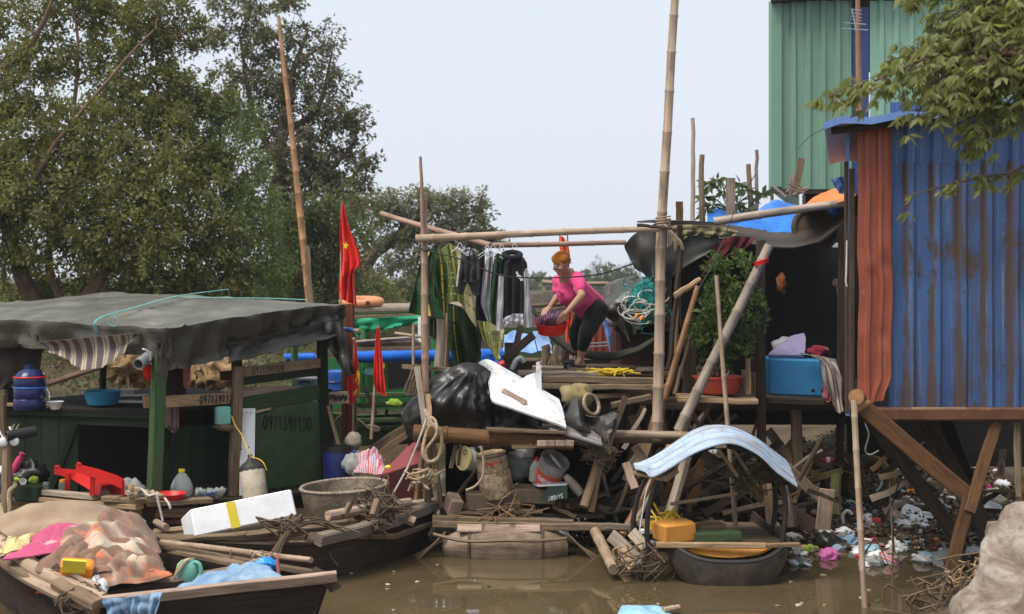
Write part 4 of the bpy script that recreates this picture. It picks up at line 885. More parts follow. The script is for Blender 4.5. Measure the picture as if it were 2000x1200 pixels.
# ================================================================ SAMPANS IN FRONT
def boat_hull(name, parent, rim, keel, mat, th=.035, n=7):
    """hull skin: rim points (gunwale) down to keel points, same count"""
    m = MB(); R_ = spline(rim, 4); K = spline(keel, 4); P = []
    for a, b in zip(R_, K):
        P.append([a.lerp(b, k/(n-1)) + (a-b).cross(V(0, 0, 1)).normalized()*0 + V(0, 0, -.06*math.sin(math.pi*k/(n-1))) for k in range(n)])
    m.sheet(P, th); return m.build(name, mat, parent)
def drape(name, label, cat, mat, c4, bulge, fold, freq, th=.012, n=36, seed=0.0, build=True, edge=.0, rid=0):
    """cloth heaped between four corner points"""
    a, b, c, d = [at(*q) if len(q) == 3 and not isinstance(q, Vector) else Vector(q) for q in c4]; P = []
    for i in range(n+1):
        u = i/n; row = []
        for j in range(n+1):
            v = j/n; p = a.lerp(b, u).lerp(d.lerp(c, u), v); s_ = (math.sin(math.pi*u)*math.sin(math.pi*v))**.6
            w_ = V(nz((u*freq, v*freq, seed)), nz((u*freq, v*freq, seed+7)), 0)*.35
            th_ = seed*1.7; f = math.sin(6.28*(u*math.cos(th_)+v*math.sin(th_))*freq*.55+5*nz((u*1.6, v*1.6, seed+2)))*.75+.5*nz((u*freq, v*freq, seed+4), .9); f2 = .6*nz((u*freq*2.2, v*freq*2.2, seed+5))
            row.append(p+V(0, 0, bulge*s_+fold*(f*.8+f2*.6)*(.25+.75*s_))+w_*fold*1.2+V(0, 0, edge*nz((u*6, v*6, seed+3))))
        P.append(row)
    m = MB(); m.sheet(P, -th); o = m.build(name, mat)
    return tag(o, label, cat)
M['hull_tar'] = wood('tarred hull wood', (.05, .035, .026), (.022, .015, .011), dirt=(.10, .07, .045), da=.35, grain=14)
fb = thing('sampan', 'nearest small sampan heaped with blankets at the lower left', 'boat', at(330, 1200, 10.8))
rimL = [at(203, 1178, 10.3), at(120, 1142, 10.55), at(50, 1105, 10.95), at(5, 1068, 11.5), at(-35, 1030, 12.3)]
rimT = [at(203, 1172, 10.3), at(350, 1158, 10.4), at(500, 1144, 10.55), at(640, 1128, 10.75)]
rimR = [at(640, 1124, 10.8), at(540, 1098, 11.3), at(430, 1076, 12.0), at(305, 1052, 12.8), at(120, 1020, 13.6)]
def drop(P, z, inw): 
    c = at(250, 1100, 11.3); return [Vector((p.x+(c.x-p.x)*inw, p.y+(c.y-p.y)*inw, z)) for p in P]
boat_hull('hull_side', fb, rimL, drop(rimL, -.12, .16), 'hull_tar'); boat_hull('stern', fb, rimT, drop(rimT, -.15, .22), 'hull_tar'); boat_hull('hull_side', fb, rimR, drop(rimR, -.12, .16), 'hull_tar')
m = MB(); q = drop([rimL[0], rimL[2], rimL[4], rimR[4], rimR[2], rimR[0]], .10, .14)
m.sheet([[q[0], q[1], q[2]], [q[5], q[4], q[3]]], .03); m.build('floor', 'plank_dark', fb)
m = MB(); L_ = spline(rimL, 6); m.tube([p+V(0, 0, .02) for p in L_], .055, 10); m.tube([p+V(-.05, -.02, -.05) for p in L_], .045, 8); m.tube([p+V(.05, .03, -.03) for p in L_], .035, 8); m.build('rolled_gunwale', 'bamboo', fb)
m = MB()
for k in range(1, len(L_)-1, 2):
    m.tube([L_[k]+V(.08*math.cos(a)*.9, .02, .085*math.sin(a)) for a in [i*.7 for i in range(10)]], .006, 4)
m.build('lashing', 'rope_dark', fb)
m = MB(); m.beam(at(160, 1180, 10.2), at(657, 1126, 10.65), .045, px(22, 10.4), up=(0, -.4, 1), jit=.006, segs=6); m.build('stern_beam', 'plank_pink', fb)
m = MB(); m.beam(at(165, 1170, 10.75), at(485, 1111, 11.15), .07, px(20, 11), up=(0, -.5, 1), jit=.008, segs=6); m.build('thwart', 'plank_pink', fb)
m = MB(); m.beam(at(110, 1140, 10.4), at(192, 1182, 10.1), .10, .07, up=(0, -.3, 1), jit=.008, segs=4); m.build('gunwale_end', 'plank', fb)
m = MB(); m.beam(at(40, 1090, 11.3), at(180, 1125, 10.9), .05, px(22, 11), up=(0, -.5, 1)); m.build('side_plank', 'plank_grey', fb)
m = MB(); m.beam(at(10, 1090, 11.1), at(100, 1140, 10.7), .2, .04, jit=.01, segs=3); m.build('deck_board', 'plank', fb)
m = MB(); m.beam(at(300, 1068, 12.4), at(495, 1108, 11.2), px(22, 12), .04, jit=.008, segs=4); m.beam(at(335, 1062, 12.4), at(485, 1112, 11.4), px(14, 12), .05, jit=.008, segs=4); m.build('inner_board', 'plank', fb)
m = MB(); m.beam(at(250, 1055, 12.5), at(640, 1125, 10.85), .05, .05, segs=4, jit=.01); m.build('gunwale', 'plank', fb)
m = MB(); m.beam(at(110, 1110, 10.7), at(142, 1152, 10.45), .07, .06, up=(1, -.3, .2), taper=.9); m.build('thole_post', 'plank_dark', fb)
m = MB(); m.tube([at(130, 1118, 10.6), at(160, 1135, 10.55), at(192, 1148, 10.5)], [.03, .032, .035], 8); m.build('tiller', 'plank_pink', fb)
m = MB(); m.tube([at(610, 1118, 10.75), at(650, 1140, 10.72), at(655, 1152, 10.72)], [.05, .055, .05], 9); m.build('stern_knob', 'plank_dark', fb)
def lash(name, label, p, n, r, mat, sp=.12, th=.007):
    m = MB()
    for k in range(n):
        c = at(*p)+V(random.gauss(0, sp*.5), random.gauss(0, sp*.4), random.gauss(0, sp*.35)); q = [c+V(random.gauss(0, sp), random.gauss(0, sp*.6), random.gauss(-.03, sp*.7)) for _ in range(4)]
        m.tube(spline(q, 3), th, 4, False)
    return tag(m.build(name, mat), label, 'rope')
lash('rope_tangle', 'tangle of old twine on the near corner of the blanket sampan', (146, 1158, 10.3), 14, 1, 'rope_dark', .07)
# blankets
g = G('flowered fleece blanket'); o = g.coord('Object', rnd=False)
n1 = g.noise(o, 2.3, 3, .5, .5); n2 = g.noise(o, 5.5, 3, .5, .6)
c = g.ramp(n1, [(.38, (.185, .105, .075)), (.48, (.235, .14, .10)), (.56, (.42, .33, .24)), (.65, (.54, .46, .35)), (.76, (.26, .165, .12))])
c = g.mix(g.ramp(n2, [(.53, 0), (.66, .9)]), c, (.55, .16, .07)); c = g.mix(g.ramp(g.noise(o, 9, 3), [(.58, 0), (.66, .6)]), c, (.18, .10, .06))
g.base(c); g.bump(g.noise(o, 120, 3), .3, .003); g.b.inputs['Sheen Weight'].default_value = .2; M['fleece'] = g.set(.95, .1)
M['fleece_brown'] = cloth('plain brown fleece', (.24, .145, .10), (.175, .10, .07), 5); M['khaki'] = cloth('khaki canvas', (.33, .24, .16), (.25, .175, .115), 4)
g = G('pink printed cloth'); o = g.coord('Object', rnd=False); vr = g.n('TexVoronoi'); vr.inputs['Scale'].default_value = 4.5; g.l(o, vr.inputs['Vector'])
c = g.ramp(vr.outputs['Distance'], [(.0, (.62, .40, .36)), (.14, (.55, .25, .28)), (.17, (.62, .42, .40)), (.21, (.46, .09, .17)), (1, (.40, .075, .15))]); g.base(c); M['pink_print'] = g.set(.85, .15)
drape('canvas_cover', 'khaki canvas heaped at the back of the near sampan below the houseboat hull', 'canvas', 'khaki', [(-60, 1075, 11.9), (290, 1062, 11.9), (280, 1015, 12.9), (-60, 1040, 12.9)], .26, .06, 4, seed=3)
drape('canvas_cover', 'second khaki canvas fold rising at the top of the pile left of the styrofoam box', 'canvas', 'khaki', [(110, 1050, 12.2), (235, 1060, 12.2), (215, 1005, 12.9), (120, 1010, 12.9)], .12, .05, 3, seed=8)
drape('pink_cloth', 'pink printed cloth trailing over the left side of the near sampan', 'cloth', 'pink_print', [(5, 1095, 10.85), (120, 1080, 10.95), (165, 1025, 12.1), (95, 1030, 12.1)], .05, .04, 5, seed=12)
drape('yellow_cloth', 'pale yellow cloth bunched left of the pink printed cloth', 'cloth', cloth('pale yellow cloth', (.62, .50, .22)), [(0, 1085, 11.0), (45, 1075, 11.0), (70, 1045, 11.6), (10, 1062, 11.6)], .06, .05, 4, seed=15, n=24)
drape('fleece_blanket', 'large brown fleece blanket with cream and orange flowers heaped in the near sampan', 'blanket', 'fleece', [(85, 1105, 10.75), (300, 1115, 10.75), (300, 1060, 12.2), (110, 1055, 12.2)], .22, .075, 4.6, seed=22, n=72)
drape('fleece_blanket', 'plain brown fleece blanket spread from the pile towards the green jug', 'blanket', 'fleece_brown', [(95, 1128, 10.6), (335, 1140, 10.75), (305, 1085, 11.4), (100, 1080, 11.3)], .16, .09, 5, seed=25, n=48)
drape('fleece_blanket', 'brown fleece edge folded along the left of the flowered blanket heap', 'blanket', 'fleece_brown', [(70, 1118, 10.65), (215, 1120, 10.65), (230, 1085, 11.3), (80, 1085, 11.2)], .12, .06, 5, seed=57, n=40)
drape('fleece_blanket', 'dusty brown blanket edge arching behind the flowered heap', 'blanket', 'fleece_brown', [(150, 1062, 11.9), (312, 1085, 11.6), (300, 1040, 12.5), (160, 1030, 12.6)], .22, .06, 4.5, seed=63, n=40)
drape('fleece_blanket', 'rolled flowered blanket end lying against the plank across the sampan', 'blanket', 'fleece', [(178, 1150, 10.55), (335, 1130, 10.75), (300, 1098, 11.1), (190, 1102, 11.0)], .12, .06, 5, seed=31, n=44)
ob = thing('orange_crate', 'glossy orange plastic container tucked under the brown blanket', 'container', at(152, 1130, 10.5))
m = MB(); m.box(at(150, 1114, 10.62), (.24, .12, .16), (.5, .12, .25), .15); m.build('body', 'orange_plastic', ob); m = MB(); m.box(at(146, 1108, 10.55)+V(0, -.02, .01), (.17, .02, .12), (.5, .12, .25)); m.build('lid_panel', 'yellow_plastic', ob)
lash('orange_net', 'orange netting stuffed in the near corner of the sampan', (112, 1132, 10.7), 34, 1, cloth('orange net', (.75, .16, .03)), .06, .008)
drape('white_sheet', 'whitish plastic sheet under the brown handle in the near sampan', 'sheet', 'white_plastic', [(160, 1165, 10.45), (205, 1160, 10.5), (215, 1140, 10.7), (165, 1135, 10.7)], .05, .05, 4, seed=33, n=20)
lump('pink_rag', 'dusty pink rag beside the orange netting', 'rag', 'cloth_pinkish', at(88, 1126, 10.8), (.08, .06, .03), wob=.4)
gj = thing('green_jug', 'mint green jug with a moulded handle and yellow rope over it', 'jug', at(368, 1135, 11.0)); c = at(366, 1116, 11.0)
m = MB(); P = []
for z, w_, t_ in ((-.08, .155, .10), (-.07, .17, .11), (.02, .17, .11), (.06, .15, .10), (.085, .10, .07), (.09, .02, .02)):
    P.append([c+V(w_/2*math.copysign(abs(math.cos(a))**.5, math.cos(a)), t_/2*math.copysign(abs(math.sin(a))**.5, math.sin(a)), z) for a in [i*math.pi/10 for i in range(20)]])
m.grid(P, cv=True); m.build('body', 'mint', gj)
m = MB(); m.tube(spline([c+V(.055, -.03, .08), c+V(.10, -.03, .06), c+V(.115, -.03, -.01), c+V(.085, -.03, -.05)], 4), .017, 8); m.build('handle', 'mint', gj)
for k in range(3): m = MB(); m.tube(spline([c+V(-.11-.01*k, -.065, -.10), c+V(-.07+.013*k, -.07, .02), c+V(-.02+.016*k, -.05, .095), c+V(.05, 0, .10)], 4), .006, 5); m.build('cord', ['cord_yellow', 'cord_white', 'rope'][k], gj)
g = G('blue net cloth'); g.base(g.ramp(g.noise(g.coord('Object', rnd=False), 6, 5), [(.35, (.16, .28, .45)), (.65, (.32, .45, .58))])); M['net_blue'] = g.set(.7, .2, alpha=.86)
drape('blue_net', 'faded blue netting draped along the stern beam of the near sampan', 'netting', 'net_blue', [(345, 1150, 10.45), (555, 1132, 10.6), (520, 1108, 10.9), (420, 1125, 10.8)], .07, .05, 6, seed=41, n=40, th=.006)
hang('blue_net', 'blue netting hanging over the stern beam into the water', 'netting', 'net_blue', [[(198, 1172), (255, 1165), (318, 1158)], [(205, 1190), (255, 1185), (312, 1180)], [(215, 1215), (255, 1212), (305, 1203)]], 10.1, fold=.05, k=7)
lump('blue_bag', 'bright blue crumpled plastic bag at the stern of the near sampan', 'bag', paint('bright blue plastic bag', (.02, .26, .70), da=.05, rough=.25), at(520, 1104, 10.9), (.085, .07, .055), wob=.4, ws=4, n=14)
stick('r', 'oar_stick', 'pinkish thin stake standing through the stern beside the blue bag', 'stake', 'cloth_pinkish', (546, 1140, 10.7), (541, 1085, 10.75), 7)
stick('b', 'bamboo_pole', 'bamboo pole lying across the near sampan towards the right with rope knots', 'pole', 'bamboo', (315, 1060, 12.3), (608, 1094, 11.0), 13)
stick('r', 'old_pole', 'thin dark pole crossing beside the bamboo pole in the near sampan', 'pole', 'plank', (300, 1045, 12.6), (470, 1105, 11.5), 9)
rope('twine', 'twine loop hanging off the bamboo pole in the near sampan', 'rope_dark', [(452, 1075, 11.6), (450, 1090, 11.5), (470, 1103, 11.5), (488, 1098, 11.4), (493, 1078, 11.4)], .006)
lash('rope_knot_pole', 'knot of twine around the middle of the bamboo pole', (512, 1084, 11.2), 12, 1, 'rope', .04, .007)
# ---- middle sampan with the tub
mb_ = thing('sampan', 'long dark sampan carrying the round cement tub and styrofoam box', 'boat', at(650, 1120, 13.8))
rN = [at(250, 1030, 13.9), at(335, 1046, 13.2), at(480, 1058, 12.85), at(625, 1056, 12.85), at(750, 1026, 13.7), at(852, 986, 14.5)]
rF = [at(250, 1000, 15.0), at(400, 1000, 15.2), at(560, 995, 15.4), at(700, 992, 15.3), at(800, 985, 15.0), at(852, 982, 14.6)]
kN = [Vector((p.x+.1, p.y+.35, -.15)) for p in rN]; kN[-1] = at(800, 1075, 14.6); kN[-1].z = -.15; kN[-2].y += .35; kF = [Vector((p.x, p.y-.2, -.15)) for p in rF]; kF[-1] = kN[-1]
boat_hull('hull_side', mb_, rN, kN, 'hull_tar', n=9); boat_hull('hull_side', mb_, rF, kF, 'hull_tar')
m = MB(); m.sheet([[p+V(.02, .1, -.12) for p in spline(rN, 3)], [p+V(0, -.1, -.1) for p in spline(rF, 3)]], .03); m.build('deck', 'plank', mb_)
def gun(pts, w_, h, mat, nm='gunwale'):
    m = MB(); pts = [at(*p) for p in pts]
    for a, b in zip(pts, pts[1:]): m.beam(a, b+(b-a)*.01, w_, h, up=(0, -.35, 1), jit=.01, segs=3)
    return m.build(nm, mat, mb_)
gun([(622, 1054, 12.75), (700, 1036, 13.15), (775, 1016, 13.75), (850, 985, 14.45)], .10, px(24, 13), 'plank_grey')
gun([(240, 1046, 13.6), (345, 1052, 13.05), (480, 1046, 12.85), (640, 1030, 13.0)], .07, .045, 'plank')
gun([(250, 1058, 13.3), (350, 1056, 13.0), (500, 1042, 12.95), (690, 1018, 13.2)], .05, .05, 'plank')
gun([(300, 1040, 13.8), (480, 1022, 13.9), (600, 1030, 13.4)], .08, .04, 'plank', 'thwart')
gun([(690, 1000, 14.3), (850, 978, 14.5)], .06, .05, 'plank_grey', 'bow_plank')
gun([(650, 1048, 12.9), (770, 1048, 13.6), (860, 1018, 14.5)], .04, .05, 'plank', 'wale')
m = MB(); m.tube([at(640, 1008, 13.2), at(735, 990, 13.6), at(800, 980, 14.0)], [.05, .045, .04], 9); m.build('deck_log', 'plank_pink', mb_)
m = MB(); m.beam(at(672, 1008, 13.1), at(684, 985, 13.2), .06, .04, up=(1, -.5, 0)); m.build('thole_post', 'plank', mb_)
m = MB(); m.beam(at(728, 1008, 13.2), at(738, 978, 13.3), .075, .06, up=(1, -.5, 0)); m.build('thole_post', 'plank', mb_)
m = MB(); m.tube([at(690, 997, 13.5), at(770, 990, 13.9)], [.055, .05], 9); m.build('cross_log', 'plank', mb_)
m = MB(); m.beam(at(740, 985, 14.2), at(855, 985, 14.6), .12, .05, segs=3, jit=.01); m.build('bow_board', 'plank_grey', mb_)
m = MB(); m.tube([at(786, 1012, 13.9), at(810, 1020, 13.9)], .05, 8); m.build('fender', 'bamboo', mb_)
m = MB(); m.beam(at(295, 1022, 14.4), at(380, 1020, 14.3), .05, px(24, 14), up=(0, -1, .2)); m.build('red_plank', paint('maroon painted plank', (.07, .012, .014), da=.5), mb_)
m = MB(); m.tube([at(305, 1020, 13.9), at(325, 1031, 13.6)], .035, 8); m.build('peg', 'plank_pink', mb_)
rope('dark_rope', 'short rope tail hanging down the dark sampan side', 'rope_dark', [(640, 1070, 12.95), (648, 1090, 12.9), (660, 1104, 12.9)], .01)
lash('rope_tangle', 'bundle of rope and bamboo strips over the gunwale beside the styrofoam box', (560, 1030, 12.75), 10, 1, 'rope_dark', .10, .012)
m = MB()
for k in range(9):
    o = k*2.2; r1 = lambda: random.uniform(-6, 6); m.tube(spline([at(528+o*.5+r1(), 1086+o, 12.5), at(548+o*.4+r1(), 1050+r1(), 12.6), at(575+o, 1022+k+r1(), 12.75), at(610+o*1.6, 1014+k*1.2+r1(), 12.9), at(650+o*2+r1()*3, 1032+k*1.6+r1(), 12.9)], 5), .008, 5)
tag(m.build('bamboo_strips', 'plank'), 'sheaf of thin bent bamboo strips tied over the middle sampan gunwale', 'bamboo strips')
lash('rope_tangle', 'twine binding the plank at the bow of the middle sampan', (735, 1024, 13.3), 14, 1, 'rope_dark', .06, .008)
tub = thing('cement_tub', 'big round cement tub with a pale rim standing in the middle sampan', 'tub', at(675, 1003, 14.0)); c = at(676, 1008, 14.0); ax = (-.05, -.02, 1); h_ = px(58, 14)
g = G('stained cement tub'); o = g.coord('Object', rnd=False); c_ = g.ramp(g.noise(o, 3, 6, .7), [(.35, (.09, .07, .05)), (.55, (.2, .16, .115)), (.7, (.30, .25, .19))]); c_ = g.mix(g.ramp(g.noise(o, 13, 5, .7), [(.55, 0), (.65, .7)]), c_, (.06, .045, .03)); g.base(c_); g.bump(g.noise(o, 20, 5), .6, .02); M['tub'] = g.set(.9, .2)
m = MB(); m.lathe([(.001, .02), (.38, .02), (.40, .06), (.435, h_), (.405, h_), (.385, .10), (.37, .06), (.001, .05)], c, ax, 48, wob=.03); m.build('body', 'tub', tub)
m = MB(); m.lathe([(.43+.02*math.cos(a), h_+.008+.016*math.sin(a)) for a in [i*math.pi/4 for i in range(8)]], c, ax, 48, closed=True, wob=.03); m.build('rim', M['plank_grey'], tub)
lash('sediment', 'dark sediment and net clinging around the foot of the cement tub', (735, 990, 13.55), 40, 1, 'rope_dark', .12, .008)
sb = thing('styrofoam_box', 'white styrofoam box with a strip of yellow tape tilted on the middle sampan', 'box', at(480, 1040, 13.2))
p0, p1 = at(377, 1022, 13.0), at(575, 981, 13.5); e1 = (p1-p0).normalized(); e2 = V(0, .40, .9); e2 = (e2-e1*e2.dot(e1)).normalized(); e3 = e1.cross(e2).normalized(); L = (p1-p0).length; hh = px(54, 13.2); dp = .38
rot = Matrix((e1, e3, e2)).transposed()
if e3.y < 0: rot = Matrix((e1, -e3, e2)).transposed()
m = MB(); cc = p0.lerp(p1, .5)+V(*(rot.col[1]))*dp/2; m.box(cc, (L, dp, hh), rot, .05, wob=.006); m.build('box', 'white_foam', sb)
m = MB(); m.box(p0.lerp(p1, .385)-V(*(rot.col[1]))*.003+e2*0, (.085, .004, hh*.97), rot, .02); m.build('tape', paint('yellow tape', (.72, .56, .03), da=.1, scuff=(.6, .55, .3)), sb)

# ================================================================ FLAGS, POSTS AND THE BOATS BEHIND
def flag(name, label, rows, d, mat='red_cloth', fold=.05, k=3, seed=0.0, extra=None):
    o = hang(name, label, 'flag', mat, [[(x, y) for x, y in r] for r in rows], d, fold, .004, k, seed=seed, group='red flags on sticks'); 
    return o
fl = flag('red_flag', 'largest hanging red flag with a yellow star above the tarpaulin corner', [[(667, 398), (669, 397), (671, 397)], [(664, 450), (675, 447), (683, 445)], [(663, 510), (685, 512), (704, 510)], [(661, 560), (680, 540), (692, 534)], [(661, 582), (678, 590), (697, 598)]], 17.2, fold=.10)
fo_ = fl
def star(p, r, nrm, parent, squash=.5, rot=.3):
    m = MB(); n = Vector(nrm).normalized(); x = n.cross(V(0, 0, 1)).normalized(); y = x.cross(n); o = len(m.v); P = []
    for off in (0, -.004):
        row = [Vector(p)+n*off]
        for i in range(10):
            rr = r if i % 2 == 0 else r*.42; a = rot+math.pi*i/5; row.append(Vector(p)+n*off+x*math.cos(a)*rr*squash+y*math.sin(a)*rr)
        P.append(row)
    for row in P: m.v.extend([tuple(q) for q in row])
    for i in range(10): m.fc((0, 1+i, 1+(i+1) % 10), [(0, 0)]*3); m.fc((11, 12+(i+1) % 10, 12+i), [(0, 0)]*3); m.fc((1+i, 12+i, 12+(i+1) % 10, 1+(i+1) % 10), [(0, 0)]*4)
    return m.build('star', 'yellow_star', parent, smooth=False)
star(at(675, 480, 17.07), .055, (-.2, -1, 0), fl, .75, .5)
stick('b', 'flag_pole', 'thin bamboo stick inside the largest red flag', 'pole', 'bamboo', (668, 396, 17.25), (664, 640, 17.25), 4)
pr = stick('p', 'timber_post', 'tall reddish brown timber post beside the tarpaulin corner', 'post', 'post_red', (683, 870, 16.9), (683, 594, 16.9), 17, th=.11)
stick('p', 'timber_post', 'thin brown post just left of the tall reddish post', 'post', 'rust_wood', (672, 860, 17.1), (671, 700, 17.1), 9)
stick('r', 'timber_post', 'rough pale post close behind the reddish post', 'post', 'plank', (693, 860, 17.1), (692, 770, 17.1), 9)
wp_ = thing('wrapped_pole', 'horizontal pole end wrapped in blue tape poking past the tarpaulin', 'pole', at(690, 648, 16.5))
m = MB(); m.tube([at(660, 642, 16.8), at(702, 647, 16.5)], .025, 8); m.build('pole', 'bamboo', wp_); m = MB(); m.tube([at(676, 643.5, 16.68), at(692, 646, 16.57)], .03, 10); m.build('tape', 'blue_plastic', wp_)
fl2 = flag('red_flag', 'red flag with a yellow emblem hanging against the reddish post', [[(690, 668), (692, 666), (694, 668)], [(688, 700), (694, 702), (698, 700)], [(678, 742), (690, 730), (700, 722)], [(680, 770), (692, 775), (701, 765)], [(684, 792), (688, 790), (697, 778)]], 16.5, fold=.06, seed=3)
m = MB(); c = at(697, 738, 16.38); m.tube([c+V(.045*math.cos(a)*.6, 0, .085*math.sin(a)) for a in [-1.4+i*.25 for i in range(12)]], [.004+.008*math.sin(math.pi*i/11) for i in range(12)], 6); m.tube([c+V(-.02, 0, -.05), c+V(.015, 0, .03)], .008, 6); m.tube([c+V(-.005, 0, .045), c+V(.03, 0, .02)], .012, 6); m.build('emblem', 'yellow_star', fl2)
for k in range(2): m = MB(); m.tube(spline([at(690, 768+5*k, 16.40), at(694, 765+5*k, 16.40), at(698, 760+5*k, 16.40)], 3), .006, 5); m.build('lettering', 'yellow_star', fl2)
m = MB(); m.tube([at(691, 664, 16.5), at(689, 860, 16.5)], .012, 6); m.blob(at(691, 663, 16.5), .022); tag(m.build('flag_pole', 'bamboo'), 'stick carrying the emblem flag against the reddish post', 'pole')
fl3 = flag('red_flag', 'red flag on the leaning bamboo stick in front of the green boat', [[(736, 642), (738, 640), (741, 641)], [(732, 690), (739, 690), (746, 690)], [(730, 730), (742, 735), (751, 732)], [(731, 755), (742, 762), (754, 762)], [(739, 768), (748, 772), (756, 774)]], 16.2, fold=.07, seed=5)
star(at(750, 715, 16.12), .045, (.6, -1, 0), fl3, .4)
stick('b', 'flag_pole', 'leaning bamboo stick of the flag in front of the green boat', 'pole', 'bamboo', (725, 858, 16.2), (740, 636, 16.25), 7, taper=.7)
# long orange bamboo pole on the left
stick('b', 'bamboo_pole', 'long leaning orange bamboo pole rising high behind the tarpaulin roof', 'pole', 'bamboo_orange', (612, 640, 18.5), (544, 30, 18.8), 17, taper=.42)
stick('p', 'split_board', 'split grey board tied to the foot of the long orange bamboo pole', 'board', 'plank', (607, 600, 18.4), (599, 480, 18.4), 11)
stick('r', 'thin_twig', 'short dark twig stub above the split board', 'twig', 'plank_dark', (601, 520, 18.5), (599, 462, 18.5), 4)
ls = thing('lifebuoy', 'faded orange lifebuoy lying on the far boat roof', 'lifebuoy', at(705, 600, 20))
m = MB(); c = at(706, 590, 20.2); m.lathe([(.20+.065*math.cos(a), .065*math.sin(a)) for a in [i*math.pi/6 for i in range(12)]], c, (0, -.12, 1), 28, closed=True, sx=1.25); m.build('ring', paint('faded orange ring', (.62, .26, .12), da=.3), ls)
m = MB(); q = c+V(.12, -.275, -.01); m.box(q, (.06, .03, .05)); m.build('patch', 'post_red', ls)
# green work boat behind
gb = thing('work_boat', 'bright green wooden work boat with a roofed cabin behind the flags', 'boat', at(740, 850, 18.5))
def slab(pts, mat, name, parent, th=.04):
    m = MB(); m.sheet([[at(*p) for p in r] for r in pts], th); return m.build(name, mat, parent)
slab([[(560, 870, 19.2), (560, 800, 19.0)], [(700, 872, 18.4), (700, 812, 18.2)], [(800, 868, 18.3), (800, 808, 18.1)], [(900, 860, 18.8), (900, 800, 18.6)]], 'green_wood_l', 'hull', gb)
slab([[(640, 800, 18.8), (640, 700, 18.8)], [(757, 800, 18.8), (757, 700, 18.8)]], 'green_boat', 'cabin_wall', gb)
slab([[(757, 800, 18.78), (757, 762, 18.78)], [(800, 800, 18.8), (800, 758, 18.8)], [(960, 800, 19), (960, 745, 19)]], 'green_boat', 'cabin_wall', gb)
slab([[(757, 766, 19.6), (757, 700, 19.6)], [(1000, 766, 19.6), (1000, 700, 19.6)]], 'dark', 'cabin_inside', gb)
for a, b, w_ in (((699, 800, 18.6), (699, 705, 18.6), 11), ((709, 800, 18.7), (709, 640, 18.7), 8), ((846, 790, 18.7), (846, 640, 18.7), 8)):
    m = MB(); m.beam(at(*a), at(*b), px(w_, 18.6), .05, up=(0, -1, 0)); m.build('post', 'green_boat', gb)
for y, mat_ in ((773, 'green_wood_l'), (792, 'green_wood'), (822, 'green_wood_l'), (838, 'green_wood')):
    m = MB(); m.beam(at(690, y, 18.0), at(805, y-3, 18.0), .08, px(9, 18), jit=.01, segs=3); m.build('rail', mat_, gb)
for y0, mat_, d, h_ in ((604, 'plank_grey', 20, 8), (612, 'green_wood_l', 19.9, 5), (620, 'plank', 19.8, 12)):
    m = MB(); m.beam(at(665, y0+3, d), at(905, y0-4, d), .06, px(h_, d), segs=4, jit=.01); m.build('roof_beam', mat_, gb)
slab([[(668, 602, 20), (690, 594, 22)], [(910, 596, 20), (905, 590, 22)]], 'plank_grey', 'roof', gb)
m = MB(); m.tube([at(822, 690, 19), at(822, 620, 19)], .04, 8); m.build('pipe_post', 'white_plastic', gb)
m = MB(); m.beam(at(712, 820, 18.2), at(735, 845, 18.2), .05, .03); m.beam(at(748, 845, 18.0), at(756, 800, 18.05), .04, .03); m.build('brace', 'plank_dark', gb)
M['tarp_green'] = cloth('green tarpaulin', (.02, .30, .145), (.012, .2, .095), 4, rough=.45); M['tarp_blue'] = cloth('blue tarpaulin', (.018, .15, .62), (.012, .10, .45), 4, rough=.4); M['tarp_blue_pale'] = cloth('pale blue tarpaulin', (.22, .36, .66), (.13, .24, .5), 4, rough=.4)
hang('green_tarpaulin', 'bright green tarpaulin slung along the work boat roof', 'tarpaulin', 'tarp_green', [[(688, 624), (750, 620), (830, 616)], [(688, 642), (745, 640), (830, 626)], [(692, 660), (720, 650), (830, 632)]], 19.5, fold=.12)
def roll(name, label, mat, a, b, r, cat='tarpaulin'):
    m = MB(); p, q = at(*a), at(*b); n = 26; m.tube([p.lerp(q, i/n)+V(0, 0, .012*nz((i*.7, 1, 0))) for i in range(n+1)], [r*(1+.14*nz((i*.8, 4, p.x))) for i in range(n+1)], 14); return tag(m.build(name, mat), label, cat)
roll('rolled_tarpaulin', 'long rolled bright blue tarpaulin along the work boat', 'tarp_blue', (690, 698, 18.3), (985, 692, 18.6), .075)
roll('rolled_tarpaulin', 'short blue tarpaulin roll seen below the houseboat tarpaulin', 'tarp_blue', (558, 700, 18.5), (618, 698, 18.5), .06)
m = MB()
for k in range(6): m.bamb([at(695+k*3, 668+k*2.4, 18.5+.05*k), at(810+k*4, 660+k*3, 18.6+.05*k)], .022)
tag(m.build('bamboo_bundle', 'bamboo_grey'), 'bundle of grey bamboo poles lying above the blue roll', 'poles')
stick('p', 'plank_beam', 'long weathered beam under the bamboo bundle', 'plank', 'plank', (690, 685, 18.5), (830, 682, 18.6), 12)
stick('b', 'bamboo_pole', 'short bamboo pole leaning across behind the clothes frame post', 'pole', 'bamboo', (772, 652, 18.2), (835, 660, 18.1), 7)
lump('yellow_fruit', 'lime yellow bundle lying on the green boat rail', 'bundle', bpy.data.materials['lime cloth'], at(770, 788, 17.9), (.10, .05, .05), wob=.5)
lump('white_rag', 'pale green rag hanging in the green boat window', 'rag', 'mint', at(724, 728, 18.4), (.09, .03, .05), wob=.5)
m = MB(); P = []
for k in range(7):
    m.tube([at(725+k*1.5+8*math.cos(a), 834+k*.7+4*math.sin(a), 17.4) for a in [i*.45 for i in range(15)]], .012, 5)
tag(m.build('rope_coil', 'rope'), 'coil of pale rope on the green boat gunwale', 'rope')
rope('rope', 'pale rope sagging from the coil towards the reddish post', 'rope', [(645, 838, 17.4), (665, 812, 17.3), (690, 815, 17.3), (720, 835, 17.3)], .012)
